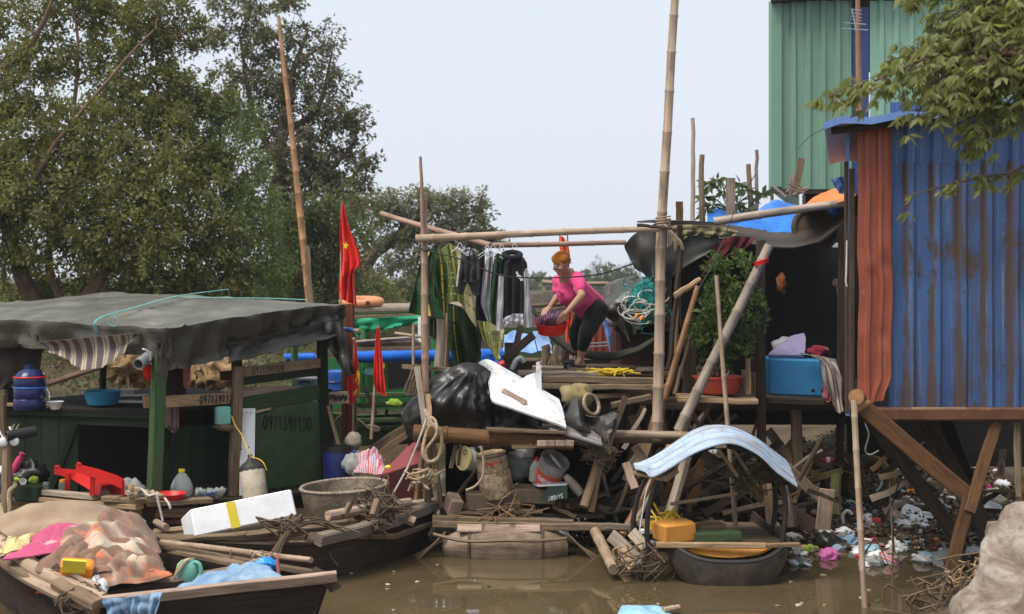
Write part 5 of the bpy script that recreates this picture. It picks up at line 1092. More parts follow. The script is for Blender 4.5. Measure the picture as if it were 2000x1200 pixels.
stick('p', 'oar', 'dark curved blade of an oar leaning in front of the green boat', 'oar', 'plank_dark', (735, 810, 17.3), (712, 756, 17.3), 8)
brl = thing('water_barrel', 'upright bright blue barrel seen behind the houseboat post', 'barrel', at(655, 775, 17.6)); c = at(656, 782, 17.6)
m = MB(); m.lathe([(.001, 0), (.15, 0), (.165, .03), (.165, .12), (.172, .14), (.165, .16), (.165, .30), (.15, .36), (.06, .38), (.001, .38)], c, n=24); m.build('body', 'blue_plastic', brl)
m = MB(); m.lathe([(.168, .225), (.175, .235), (.168, .245)], c, n=24); m.build('hoop', 'blue_dark', brl)
cb = thing('cool_box', 'pale blue cool box with black handle behind the houseboat rails', 'cool box', at(598, 764, 17)); c = at(598, 752, 17)
m = MB(); m.box(c, (.27, .2, .16), (0, 0, .1), .12); m.build('body', 'pale_blue', cb); m = MB(); m.box(c+V(0, 0, .075), (.285, .215, .03), (0, 0, .1), .2); m.build('lid', 'white_plastic', cb)
m = MB(); m.tube([c+V(-.06, -.12, .02), c+V(-.04, -.125, .05), c+V(.04, -.125, .05), c+V(.06, -.12, .02)], .012, 6); m.build('handle', 'black_plastic', cb)
bl = thing('blue_drum', 'dark blue drum with a black rim behind the cement tub', 'drum', at(658, 930, 16)); c = at(660, 935, 16)
m = MB(); m.lathe([(.001, 0), (.165, 0), (.17, .05), (.17, .3), (.16, .34)], c, n=26); m.build('body', 'blue_dark', bl); m = MB(); m.lathe([(.16, .32), (.178, .325), (.178, .37), (.155, .37), (.15, .3), (.001, .28)], c, n=26); m.build('rim', 'black_plastic', bl)
lump('foam_block', 'lumpy yellowed foam block beyond the blue drum', 'foam', 'cement', at(690, 862, 16.4), (.1, .09, .1), wob=.25, n=12)
for k, (a, b, c_, lb) in enumerate([((660, 783, 16.4), 40, 'plank_grey', 'short pale board with dark markings nailed beside the emblem flag')]):
    sg = stick('p', 'marked_board', lb, 'board', 'plank_grey', (640, 779, 16.35), (681, 776, 16.35), 24, th=.02)
    m = MB()
    for q in range(11): x = 645+q*3.2; m.tube([at(x, 770+random.uniform(0, 4), 16.33), at(x+random.uniform(-1, 1), 784+random.uniform(-5, 3), 16.33)], .007, 4)
    m.build('marking', 'ink', sg)
for k, (a, b, w_, mt_, lb) in enumerate([((648, 880, 16.6), (640, 780, 16.6), 12, 'plank_tan', 'tan leaning board just right of the houseboat rear post'), ((700, 898, 16.8), (805, 830, 16.6), 20, 'plank', 'thick weathered beam sloping up to the black plastic heap'), ((712, 905, 16.7), (800, 846, 16.6), 12, 'plank_tan', 'pale beam under the thick sloping beam'), ((678, 930, 16.2), (641, 792, 16.3), 7, 'plank', 'thin leaning pole crossing before the blue drum'), ((695, 888, 17.2), (715, 890, 17.2), 14, 'white_plastic', 'whitish flat block by the yellowed foam')]):
    stick('p', 'leaning_board', lb, 'board', mt_, a, b, w_)
g = G('red white striped cloth'); o = g.coord('UV', (9, 9, 9), rnd=False); wv = g.n('TexWave'); wv.inputs['Scale'].default_value = .9; wv.inputs['Distortion'].default_value = 4; g.l(o, wv.inputs[0]); g.base(g.ramp(wv.outputs[0], [(.4, (.55, .10, .10)), (.55, (.55, .52, .52)), (.75, (.4, .42, .5))])); M['redwhite'] = g.set(.8, .2)
drape('striped_cloth', 'red and white striped cloth crumpled beside the cement tub', 'cloth', 'redwhite', [(690, 925, 15.5), (750, 928, 15.4), (752, 900, 16), (700, 895, 16)], .14, .08, 4, seed=51, n=30)
lump('plastic_bag', 'cloudy blue white plastic bag left of the striped cloth', 'bag', 'bagclear', at(690, 908, 15.7), (.12, .1, .12), wob=.4, n=14)
lump('blue_carton', 'small blue and white carton behind the blue drum', 'carton', 'blue_plastic', at(688, 884, 16.2), (.05, .03, .03), wob=.3)
lump('yellow_lighter', 'small yellow scrap on the end of the red hull', 'scrap', 'yellow_plastic', at(758, 913, 15.1), (.035, .03, .025), wob=.3)
# red boat bow in the middle
rb_ = thing('red_boat', 'faded red flat boat bow wedged behind the cement tub', 'boat', at(790, 960, 15))
M['red_faded'] = paint('faded red boat paint', (.27, .055, .06), da=.45, sc=6, rough=.6); M['red_deep'] = paint('dark red boat side', (.085, .014, .016), da=.5)
slab([[(742, 928, 14.9), (800, 868, 16.0)], [(832, 900, 14.9), (845, 850, 16.0)]], 'red_faded', 'deck', rb_, .05)
slab([[(742, 932, 14.88), (756, 985, 14.9)], [(790, 914, 14.85), (800, 990, 14.9)], [(832, 902, 14.88), (850, 985, 14.9)]], 'red_deep', 'side', rb_, -.04)
slab([[(742, 932, 14.9), (756, 985, 14.95)], [(800, 868, 16.0), (800, 960, 16.0)]], 'red_deep', 'side', rb_, .04)
# ================================================================ CENTRE: CLOTHES FRAME, DECK, WOMAN'S BOAT
# tall posts and bars
stick('b', 'bamboo_post', 'left clothes frame post of weathered bamboo with a thin forked top', 'post', 'bamboo_pink', (834, 985, 14.5), (827, 380, 14.5), 15, taper=.95)
stick('r', 'thin_stick', 'thin forked stick lashed to the top of the left clothes frame post', 'stick', 'bamboo_pink', (828, 470, 14.45), (821, 305, 14.45), 9, taper=.6)
tp = thing('bamboo_mast', 'tallest bamboo mast right of the woman reaching out of the top of the photo', 'mast', at(1283, 850, 14.3))
m = MB(); m.bamb([at(1283, 860, 14.3), at(1290, 480, 14.3), at(1319, -30, 14.4)], px(22, 14.3)/2, 12, node=.38, taper=.72); m.build('pole', 'bamboo', tp)
m = MB()
for k in range(5): m.tube([at(1295, 430+5*k, 14.3)+V(.075*math.cos(a), .075*math.sin(a), .006*a) for a in [i*.6 for i in range(12)]], .008, 5)
for k in range(9): m.tube(spline([at(1296, 440, 14.2), at(1305+k*3, 446+k*3, 14.15), at(1303+k*4, 470+random.uniform(0, 20), 14.15)], 3), .006, 4)
m.build('straw_lashing', 'bamboo', tp)
stick('b', 'bamboo_crossbar', 'thick pale bamboo crossbar over the hanging clothes', 'crossbar', 'bamboo', (812, 466, 14.4), (1290, 446, 14.2), 16, taper=.75)
stick('r', 'dark_branch', 'dark branch end lashed along the crossbar at the tall mast', 'branch', 'plank_dark', (1245, 440, 14.1), (1312, 447, 14.1), 7)
m = MB(); m.bamb([at(745, 418, 16.5), at(958, 481, 14.9)], .032, taper=1); m.bamb([at(958, 480, 14.95), at(1222, 474, 15.3)], .03, taper=.9); tag(m.build('clothes_rail', 'bamboo_pink'), 'bent thin rail that carries the coat hangers', 'rail')
rope('washing_line', 'black line sagging from the clothes frame post past the woman', 'cord_black', [(828, 488, 14.4), (900, 507, 14.35), (970, 536, 14.35), (1040, 543, 14.4), (1140, 540, 14.4), (1190, 531, 14.5), (1240, 514, 14.6)], .008)
rope('washing_line', 'black line wound round the left clothes frame post', 'cord_black', [(822, 486, 14.42), (830, 490, 14.36), (840, 488, 14.42)], .01)
# mats on the frame
def mat_mat(name, base, band, dark, sc):
    g = G(name); v = g.coord('UV', (1, 1, 1), rnd=False); sp = g.n('SeparateXYZ'); g.l(v, sp.inputs[0])
    st = g.ramp(sp.outputs[0], [(0, band), (.06, band), (.07, dark), (.10, dark), (.11, (.50, .42, .06)), (.15, dark), (.17, band), (.22, base)])
    st.node.color_ramp.interpolation = 'CONSTANT'
    ck = g.n('TexChecker'); ck.inputs['Scale'].default_value = sc; g.l(v, ck.inputs[0]); ck.inputs[1].default_value = (*base, 1); ck.inputs[2].default_value = (*dark, 1)
    wv = g.n('TexWave'); wv.bands_direction = 'Y'; wv.inputs['Scale'].default_value = 1.5; g.l(v, wv.inputs[0])
    k = g.ramp(wv.outputs[0], [(.60, 0), (.62, 1), (.8, 1), (.82, 0)])
    g.base(g.mix(k, st, ck.outputs[0])); g.bump(g.noise(v, 90, 2), .4, .003); return g.set(.7, .25)
M['mat_green'] = mat_mat('dark green woven mat', (.02, .036, .014), (.022, .085, .028), (.035, .035, .012), 60)
M['mat_cream'] = mat_mat('cream woven mat', (.50, .44, .22), (.16, .20, .06), (.06, .08, .03), 46)
hang('woven_mat', 'dark green woven mat with yellow stripes hanging left of the clothes frame post', 'mat', 'mat_green', [[(845, 486), (838, 490), (826, 496)], [(838, 540), (825, 545), (812, 548)], [(868, 625), (830, 618), (798, 612)]], 14.75, fold=.06, k=1.5)
hang('woven_mat', 'folded green striped mat end hanging between the two frame posts', 'mat', 'mat_green', [[(838, 488), (852, 488), (868, 496)], [(846, 520), (858, 522), (872, 540)], [(858, 600), (864, 606), (873, 612)]], 14.85, fold=.05, k=2, seed=3)
hang('woven_mat', 'dark inner layer of the hanging green mat behind the frame post', 'mat', cloth('dark mat weave', (.03, .04, .02), (.015, .02, .012)), [[(838, 492), (855, 490), (878, 500)], [(832, 560), (852, 560), (872, 570)], [(835, 650), (850, 664), (860, 640)]], 15.0, fold=.04)
hang('woven_mat', 'cream mat folded over the frame with a chequered green border', 'mat', 'mat_cream', [[(862, 486), (880, 477), (900, 492)], [(872, 525), (888, 525), (915, 535)], [(872, 565), (895, 568), (925, 590)], [(872, 596), (896, 590), (930, 640)]], 14.85, fold=.06, k=2, seed=6)
hang('woven_mat', 'large dark green mat hanging low behind the frame legs', 'mat', 'mat_green', [[(873, 592), (900, 600), (928, 625)], [(876, 640), (900, 650), (935, 680)], [(880, 680), (905, 700), (938, 705)], [(890, 716), (905, 722), (925, 705)]], 15.1, fold=.10, k=2, seed=9)
hang('woven_mat', 'cream mat corner with green squares hanging below the sweatshirts', 'mat', 'mat_cream', [[(932, 626), (958, 632), (985, 645)], [(940, 652), (962, 668), (982, 662)], [(952, 675), (968, 696), (976, 690)], [(970, 702), (974, 707), (977, 700)]], 14.8, fold=.06, k=2, seed=12)
sq = MB(); c0 = at(968, 656, 14.7)
for i in range(4):
    for j in range(5): sq.box(at(962+i*4+j*.6, 648+j*4.4, 14.70), (.017, .012, .017))
sqo = sq.build('mat_pattern', 'green_wood_l', bpy.data.objects['woven_mat.005']); sqo['kind'] = 'stuff'
# garments on hangers
def hanger(name, label, p, cat='coat hanger'):
    m = MB(); c = at(*p); m.tube(spline([c+V(0, 0, .02), c+V(.02, 0, .075), c+V(.045, 0, .055), c+V(.05, 0, .03)][::-1], 4), .004, 5); m.tube([c+V(-.15, .02, -.09), c+V(0, 0, .02), c+V(.15, .02, -.09)], .005, 5)
    return tag(m.build(name, 'white_plastic'), label, cat, 'coat hangers')
M['cl_black'] = cloth('black jersey', (.016, .015, .017), (.009, .009, .010)); M['cl_grey'] = cloth('light grey jersey', (.44, .43, .46), (.34, .33, .36), 12); M['cl_char'] = cloth('charcoal trousers cloth', (.055, .05, .052), (.03, .028, .03)); M['cl_green'] = cloth('bottle green cloth', (.014, .055, .02), (.008, .03, .012))
def garment(name, label, cat, mat, rows, d, **k): return hang(name, label, cat, mat, rows, d, **k)
garment('trousers', 'charcoal trousers with a gathered waistband hung between mats and shirts', 'trousers', 'cl_char', [[(899, 494), (915, 500), (932, 492)], [(895, 520), (914, 528), (936, 515)], [(892, 545), (912, 552), (938, 545)]], 14.75, fold=.05, k=4)
ot = bpy.data.objects['trousers']
hang('leg', None, None, 'cl_char', [[(892, 542), (902, 548), (913, 550)], [(890, 566), (898, 572), (906, 572)], [(893, 568), (899, 573), (905, 575)]], 14.76, fold=.03).parent = None
lg = bpy.data.objects['leg.005'] if 'leg.005' in bpy.data.objects else None
def reparent(o, p): 
    O = Vector(o['_o']); P = Vector(p['_o']); o.parent = p; o.location = O-P
for o in list(bpy.data.objects):
    if o.name.startswith('leg') and o.parent is None and o.type == 'MESH': reparent(o, ot)
def part(o, p): reparent(o, p); return o
part(hang('leg', None, None, 'cl_char', [[(913, 548), (925, 550), (938, 545)], [(922, 572), (930, 574), (936, 574)], [(924, 576), (930, 578), (935, 577)]], 14.78, fold=.03), ot)
part(hang('waist_tape', None, None, 'cord_white', [[(898, 497), (901, 497)], [(891, 560), (893, 560)]], 14.7, fold=.01), ot)
garment('black_shirt', 'long black garment hanging behind the grey sleeve', 'clothing', 'cl_black', [[(934, 492), (940, 488), (947, 492)], [(930, 560), (938, 565), (948, 560)], [(928, 622), (938, 628), (950, 628)]], 14.95, fold=.04, k=2)
garment('grey_sweater', 'light grey sweater seen side on, left of the dark green shirt', 'sweater', 'cl_grey', [[(952, 494), (957, 490), (964, 494)], [(944, 540), (954, 542), (962, 545)], [(939, 590), (950, 596), (960, 596)], [(948, 618), (954, 626), (961, 624)]], 14.88, fold=.05, k=2)
garment('green_shirt', 'dark green shirt hanging between the grey sweater and the black hoodie', 'shirt', 'cl_green', [[(966, 500), (974, 495), (984, 504)], [(960, 540), (970, 540), (980, 545)], [(956, 600), (964, 605), (972, 600)], [(960, 638), (966, 642), (973, 638)]], 14.82, fold=.04, k=2)
hd = garment('hoodie', 'black hoodie with pale grey sleeves and hem on the rightmost hanger', 'hoodie', 'cl_black', [[(986, 502), (1002, 508), (1022, 503)], [(977, 520), (1002, 522), (1030, 520)], [(980, 560), (1002, 565), (1023, 560)], [(982, 624), (1002, 618), (1022, 620)]], 14.68, fold=.05, k=3)
part(hang('sleeve', None, None, 'cl_grey', [[(974, 540), (979, 536), (984, 540)], [(971, 590), (977, 592), (983, 590)], [(969, 645), (974, 647), (979, 645)]], 14.66, fold=.03, k=1), hd)
part(hang('sleeve', None, None, 'cl_grey', [[(1021, 545), (1027, 525), (1032, 532)], [(1022, 590), (1029, 590), (1035, 586)], [(1025, 638), (1031, 640), (1039, 638)]], 14.66, fold=.03, k=1), hd)
part(hang('hem', None, None, 'cl_grey', [[(981, 624), (1002, 614), (1022, 614)], [(984, 634), (1002, 626), (1022, 626)], [(985, 640), (1002, 632), (1022, 634)]], 14.64, fold=.05, k=4), hd)
m = MB(); c = at(1000, 502, 14.72); m.tube([c+V(.09*math.cos(a), .05*math.sin(a), .03*math.sin(a)+.02) for a in [i*.42 for i in range(16)]], .028, 8, True); part(m.build('hood', 'cl_black'), hd)
m = MB(); c = at(1014, 541, 14.58); m.box(c, (.05, .012, .035), (0, .5, 0)); m.box(c+V(-.02, 0, .035), (.02, .012, .04), (0, -.4, 0)); m.box(c+V(.025, 0, -.03), (.03, .012, .025), (0, -.2, 0)); part(m.build('printed_mark', 'white_plastic'), hd)
for k, (x, y) in enumerate([(947, 488), (958, 486), (975, 486), (1000, 484)]): hanger('coat_hanger', ['coat hanger of the long black garment', 'coat hanger of the grey sweater', 'coat hanger of the dark green shirt', 'white coat hanger of the black hoodie'][k], (x, y+6, 14.8))
hanger('coat_hanger', 'slim white hanger standing out above the cream mat', (893, 488, 14.85))
# frame legs behind the mats
stick('r', 'timber_post', 'thick weathered trunk post behind the striped mats', 'post', 'plank_grey', (858, 720, 14.9), (864, 560, 14.9), 19, taper=.95)
stick('r', 'timber_post', 'brown post right of the thick trunk post', 'post', 'plank_tan', (870, 716, 15.2), (878, 600, 15.2), 13)
stick('r', 'timber_post', 'dark square post below the green mat', 'post', 'plank_dark', (928, 722, 15.4), (934, 620, 15.4), 20)
stick('b', 'thin_pole', 'thin pale pole standing left of the clothes frame post', 'pole', 'bamboo', (806, 740, 14.7), (808, 632, 14.7), 6)
stick('p', 'frame_rail', 'horizontal rail at the foot of the clothes frame with ropes hung on it', 'rail', 'plank', (785, 716, 14.6), (880, 722, 14.6), 9)
for k, dx in enumerate((0, 7, 13)):
    rope('hung_rope', ['leftmost', 'middle', 'rightmost'][k]+' strand of old rope looped over the clothes frame rail', 'rope_dark', [(808+dx*.5, 712, 14.5), (802+dx, 735, 14.45), (792+dx, 760, 14.45), (797+dx, 772, 14.45), (806+dx*.7, 748, 14.45), (812+dx*.4, 712, 14.5)], .016)
stick('p', 'leaning_lath', 'grey lath leaning from the frame rail down across the black plastic', 'lath', 'plank_grey', (831, 836, 14.2), (815, 716, 14.4), 12)
stick('p', 'leaning_lath', 'brown stake just right of the grey lath', 'lath', 'plank_tan', (840, 840, 14.15), (836, 770, 14.3), 10)
# dark sloping planks right of the mats and pale blue tarp
stick('p', 'dark_plank', 'heavy dark plank sloping up to the right below the hoodie', 'plank', 'plank_dark', (985, 702, 15.0), (1042, 655, 15.2), 16)
stick('p', 'dark_plank', 'upright dark plank under the hoodie', 'plank', 'plank_dark', (1003, 690, 15.2), (1018, 636, 15.3), 12)
stick('p', 'dark_plank', 'dark block standing left of the sloping plank', 'plank', 'plank_dark', (998, 722, 15.1), (998, 672, 15.2), 26, th=.1)
drape('pale_tarpaulin', 'pale blue tarpaulin spread behind the sloping dark plank', 'tarpaulin', 'tarp_blue_pale', [(985, 690, 17), (1078, 690, 17), (1070, 655, 18.5), (985, 655, 18.5)], .1, .08, 4, seed=61, n=24)
hang('blue_cloth', 'dark blue cloth hanging under the cream mat corner', 'cloth', 'tarp_blue', [[(930, 690), (960, 692), (990, 690)], [(930, 705), (960, 708), (990, 706)], [(935, 722), (960, 722), (985, 722)]], 15.9)
lump('red_pot', 'small red thing under the dark blue cloth', 'pot', 'red_plastic', at(982, 712, 15.7), (.06, .05, .04), wob=.2)
m = MB(); m.tube(spline([at(1000, 722, 14.9), at(1008, 705, 14.9), at(1018, 700, 14.9), at(1024, 708, 14.9)], 4), .03, 8); tag(m.build('grey_pipe', 'steel'), 'bent pale grey pipe beside the dark block', 'pipe')
stick('r', 'tree_stump', 'short thick log standing below the hammock', 'log', 'plank', (1066, 718, 16.2), (1066, 676, 16.2), 18, taper=.95)
stick('r', 'tree_stump', 'darker log right of the straw broom', 'log', 'plank_dark', (1104, 718, 16.4), (1104, 670, 16.4), 16, taper=.95)
m = MB()
for k in range(26): a = at(1084+random.uniform(-2, 2), 674, 16); m.tube([a, at(1084+random.gauss(0, 5), 712, 16+random.gauss(0, .05))], .006, 4, False)
tag(m.build('straw_broom', 'bamboo'), 'pale straw broom standing between two logs below the hammock', 'broom')
rope('cable', 'thin cable hanging from the hoodie sleeve to the white board corner', 'cord_black', [(1038, 642, 14.6), (1046, 670, 14.5), (1052, 695, 14.4), (1056, 712, 14.3)], .006)
# the deck the woman stands on
dk = thing('deck', 'weathered plank deck on stakes where the woman in pink stands', 'deck', at(1170, 800, 15.5))
def dpl(a, b, w_, h_, mt, nm='deck_plank', up=None):
    m = MB(); m.beam(at(*a), at(*b), w_, h_, up=up, jit=.012, segs=5); return m.build(nm, mt, dk)
dpl((1010, 728, 15.0), (1165, 732, 15.1), .26, .05, 'plank_grey'); dpl((1040, 718, 15.6), (1200, 724, 15.6), .26, .04, 'plank_grey'); dpl((1060, 740, 14.95), (1290, 744, 14.95), .10, .07, 'plank'); dpl((1150, 725, 15.9), (1420, 735, 15.9), .5, .04, 'plank'); dpl((1060, 715, 16.4), (1420, 722, 16.4), .5, .04, 'plank_dark')
dpl((1055, 755, 14.9), (1300, 757, 14.9), .06, .06, 'plank', 'deck_beam'); dpl((1020, 758, 15.3), (1300, 772, 15.3), .14, .14, 'plank_dark', 'deck_beam'); dpl((1060, 785, 15.2), (1330, 783, 15.2), .07, .08, 'plank_dark', 'deck_beam')
dpl((1195, 792, 14.7), (1270, 775, 14.8), .08, .06, 'plank', 'deck_beam'); dpl((1100, 780, 14.8), (1230, 770, 15), .06, .05, 'plank', 'deck_beam')
dpl((1110, 722, 15.2), (1200, 726, 15.25), .20, .04, 'plank')
for x, d in ((1050, 15.6), (1130, 15.9), (1230, 15.9), (1270, 15.4), (1360, 15.8), (1420, 16)):
    m = MB(); m.tube([at(x, 980, d), at(x+random.uniform(-6, 6), 745, d)], [.05, .055], 8); m.build('stake', 'plank_dark', dk)
m = MB(); m.sheet([[at(1010, 900, 16.9), at(1010, 742, 16.9)], [at(1180, 900, 17.0), at(1180, 742, 17.0)], [at(1335, 900, 17.0), at(1335, 742, 17.0)]], .04); m.build('back_boards', 'dark', dk)  # dark backdrop added to block the bright water behind the deck
fbt = thing('far_boat', 'long dark wooden boat moored behind the deck below the hammock', 'boat', at(1130, 735, 20))
m = MB(); m.sheet([[at(965, 760, 20.3), at(960, 700, 20.2)], [at(1010, 764, 19.9), at(1010, 706, 19.7)], [at(1200, 764, 19.8), at(1200, 702, 19.6)], [at(1330, 760, 20), at(1335, 690, 20)]], .05); m.build('hull', 'hull_tar', fbt)
m = MB(); m.sheet([[at(960, 704, 20.2), at(960, 696, 22.5)], [at(1335, 704, 20), at(1335, 694, 22.5)]], .05); m.build('deck', 'plank', fbt)
m = MB(); m.sheet([[at(985, 700, 21.4), at(985, 640, 21.4)], [at(1090, 700, 21.4), at(1090, 640, 21.4)]], .05); m.build('cabin_wall', 'green_wood_l', fbt)
# rope heap, hammock, dark tarp with net
m = MB()
for k in range(26):
    c = at(1190+random.gauss(0, 14), 734+random.uniform(-3, 4), 15.1); q = [c+V(random.gauss(0, .11), random.gauss(0, .06), abs(random.gauss(0, .025))+.02) for _ in range(5)]
    m.tube(spline(q, 3), .009, 5, False)
m.tube(spline([at(1200, 735, 15), at(1208, 720, 15), at(1214, 724, 15), at(1220, 736, 15)], 4), .01, 5)
tag(m.build('yellow_rope_heap', paint('yellow rope', (.72, .50, .03), da=.2)), 'tangled heap of yellow rope on the deck behind the woman', 'rope')
lump('green_net', 'greenish net scrap under the yellow rope', 'netting', cloth('sea green net', (.10, .25, .2)), at(1182, 728, 15.3), (.2, .12, .04), wob=.5, n=12)
lump('folded_mat', 'brown flat bundle right of the yellow rope', 'bundle', 'cloth_taupe', at(1262, 724, 15.5), (.13, .1, .04), wob=.3)
hm = MB(); P = []
for i in range(33):
    t = i/32; x = lerp(1040, 1292, t); y = np.interp(t, [0, .12, .3, .5, .65, .82, 1], [605, 652, 690, 700, 699, 685, 655]); row = []
    for j in range(7):
        q = j/6-.5; w_ = .10+.12*math.sin(math.pi*t); row.append(at(x, y, 15.75)+V(0, .5*q*w_*3, .30*q*w_+.35*w_*q*q*2+.015*math.sin(j*2.4+t*3)))
    P.append(row)
hm.sheet(P, .008); tag(hm.build('hammock', cloth('olive hammock cloth', (.05, .05, .035), (.025, .025, .018))), 'dark olive hammock slung behind the woman', 'hammock')
drape('dark_tarpaulin', 'crumpled dark grey tarpaulin heaped behind the woman under the teal net', 'tarpaulin', 'tarp_grey', [(1165, 620, 16.2), (1300, 620, 16.2), (1290, 560, 17.2), (1185, 556, 17.2)], .16, .13, 3.2, seed=71, n=44)
hang('dark_tarpaulin', 'pointed tarpaulin corner hanging down behind the woman\'s hip', 'tarpaulin', 'tarp_grey', [[(1178, 600), (1215, 590), (1262, 590)], [(1185, 620), (1222, 630), (1262, 625)], [(1222, 652), (1231, 668), (1248, 640)]], 16.0, fold=.1, k=2.5, seed=4)
rc = thing('red_container', 'dull red ribbed metal panel standing behind the woman\'s knees', 'panel', at(1175, 700, 18)); m = MB(); corr(m, at(1150, 700, 18), (1, 0, 0), (0, 0, 1), px(50, 18), px(70, 18), .09, .02); m.build('ribbed_sheet', corr_mat('dull red ribbed sheet', (.30, .07, .05), (.22, .05, .035), fade=(.35, .2, .17)), rc)
m = MB(); m.beam(at(1150, 672, 17.9), at(1200, 668, 17.9), .02, .02); m.beam(at(1150, 678, 17.9), at(1200, 675, 17.9), .02, .02); m.build('rail', 'steel', rc)
hang('blue_grey_cloth', 'pale blue grey sheet edge hanging beside the red ribbed panel', 'sheet', 'tarp_blue_pale', [[(1172, 622), (1182, 624), (1192, 630)], [(1182, 650), (1190, 655), (1197, 655)], [(1192, 690), (1196, 692), (1199, 690)]], 17.4)
bx = thing('dark_red_box', 'dark red wooden chest under the hanging tarpaulin corner', 'chest', at(1245, 725, 16.6)); m = MB(); m.box(at(1248, 685, 16.8), (.62, .5, .55), (0, 0, .1)); m.build('body', paint('dark red chest paint', (.07, .018, .015), da=.5), bx); m = MB(); m.box(at(1248, 668, 16.8)+V(0, 0, .2), (.66, .54, .05), (0, 0, .1)); m.build('lid', 'plank_dark', bx)
M['net_teal'] = cloth('teal fishing net', (.03, .28, .25), (.015, .14, .13), 14)
tn = thing('fishing_net', 'teal fishing net bundle with white cords hung beside the tall mast', 'fishing net', at(1265, 620, 15.2))
m = MB(); m.blob(at(1262, 590, 15.3), (.17, .13, .20), wob=.5, ws=3, n=18)
for k in range(90):
    c = at(1262, 590, 15.25)+V(random.gauss(0, .11), random.gauss(-.06, .05), random.gauss(0, .13)); m.tube(spline([c+V(random.gauss(0, .06), random.gauss(0, .03), random.gauss(0, .06)) for _ in range(3)], 2), .004, 3, False)
m.build('net', 'net_teal', tn)
for k in range(9):
    c = at(1240+random.uniform(-14, 24), 600+random.uniform(-25, 22), 15.05); a0 = random.random()*6; m = MB(); r1, r2 = random.uniform(.07, .16), random.uniform(.05, .12)
    m.tube([c+V(r1*math.cos(a0+a)+.02*a, .02*math.sin(a*2), r2*math.sin(a0+a)) for a in [i*.4 for i in range(14)]], .0065, 5); m.build('cord', 'cord_white', tn)
for p in ((1243, 618), (1254, 622)): m = MB(); m.tube([at(p[0]-4, p[1]+4, 15.0), at(p[0]+2, p[1]-4, 15.02)], [.006, .02], 6); m.build('float', 'orange_plastic', tn)
# orange flag behind the woman's head
flo = hang('orange_flag', 'faded orange red flag hanging behind the woman\'s headscarf', 'flag', paint('orange flag cloth', (.75, .10, .04), da=.05, rough=.8), [[(1092, 460), (1098, 462), (1103, 466)], [(1093, 478), (1102, 480), (1110, 484)], [(1096, 500), (1106, 505), (1114, 508)], [(1098, 520), (1108, 516), (1117, 515)]], 17, fold=.06, k=2, seed=2)
flo['group'] = 'red flags on sticks'
hang('orange_flag', 'orange red flag hanging low between the woman\'s arm and legs', 'flag', flo.data.materials[0], [[(1100, 575), (1108, 578), (1114, 590)], [(1104, 605), (1112, 610), (1119, 615)], [(1104, 640), (1110, 640), (1116, 636)], [(1106, 672), (1108, 690), (1110, 660)]], 16.6, fold=.05, k=2)['group'] = 'red flags on sticks'
stick('b', 'flag_pole', 'thin dark stick of the orange flag behind the woman', 'pole', 'plank_dark', (1120, 700, 17), (1109, 455, 17), 3)
for a, b, w_, lb in (((1058, 551, 17.5), (1190, 555, 17.5), 9, 'horizontal bamboo pole at the woman\'s shoulder height'), ((1040, 598, 17), (1110, 594, 17), 8, 'brown rail behind the red basin'), ((1040, 612, 17), (1105, 602, 17), 5, 'thin bent stick below the brown rail')):
    stick('r', 'background_rail', lb, 'rail', 'plank' if w_ != 9 else 'bamboo', a, b, w_)
# ---- floating hut platform in the centre
ph = thing('raft_house', 'floating work raft of old planks with a low bamboo roof beam', 'raft', at(1000, 1060, 14.3))
def rp(a, b, w_, h_, mt, nm='plank', up=None): 
    m = MB(); m.beam(at(*a), at(*b), w_, h_, up=up, jit=.012, segs=5); return m.build(nm, mt, ph)
rp((845, 1012, 14.15), (1120, 1020, 14.15), .10, .05, 'plank', 'front_plank'); rp((845, 1024, 14.1), (1240, 1032, 14.05), .05, .07, 'plank', 'front_beam'); rp((1120, 1026, 14.12), (1240, 1030, 14.0), .06, .06, 'plank_grey', 'front_beam')
rp((860, 1000, 14.5), (1180, 1005, 14.5), .3, .04, 'plank_dark'); rp((860, 990, 15), (1180, 993, 15), .3, .04, 'plank_dark'); rp((860, 978, 15.5), (1190, 980, 15.5), .4, .04, 'plank_dark'); rp((900, 992, 14.4), (1060, 1000, 14.35), .07, .04, 'plank'); rp((1080, 990, 14.3), (1125, 1010, 14.25), .05, .04, 'plank'); rp((880, 1003, 14.25), (960, 1000, 14.3), .05, .03, 'plank')
m = MB(); m.bamb([at(808, 846, 14.2), at(1120, 865, 14.1)], .085, 12, node=.5, taper=.95); m.build('roof_beam', 'rust_wood', ph)
m = MB(); m.bamb([at(1180, 848, 14.35), at(1350, 852, 14.2)], px(16, 14.2)/2, 12, node=.5, taper=1); m.build('roof_beam', 'bamboo', ph)
rp((950, 838, 14.05), (1106, 845, 14.0), .10, .03, 'plank'); rp((1160, 858, 14.4), (1320, 862, 14.5), .05, .06, 'plank_dark', 'cross_beam'); rp((1005, 830, 14.6), (1190, 880, 14.6), .3, .03, 'plank_dark')
rp((1000, 872, 14.1), (1120, 869, 14.02), .05, .05, 'plank_tan', 'lath')
m = MB(); m.sheet([[at(790, 835, 14.6), at(800, 820, 16.2)], [at(1200, 855, 14.6), at(1200, 832, 16.2)]], .03); m.build('roof_boards', 'plank_dark', ph)
m = MB(); m.sheet([[at(870, 990, 16), at(870, 850, 16)], [at(1230, 990, 16), at(1230, 850, 16)]], .03); m.build('back_boards', 'dark', ph)
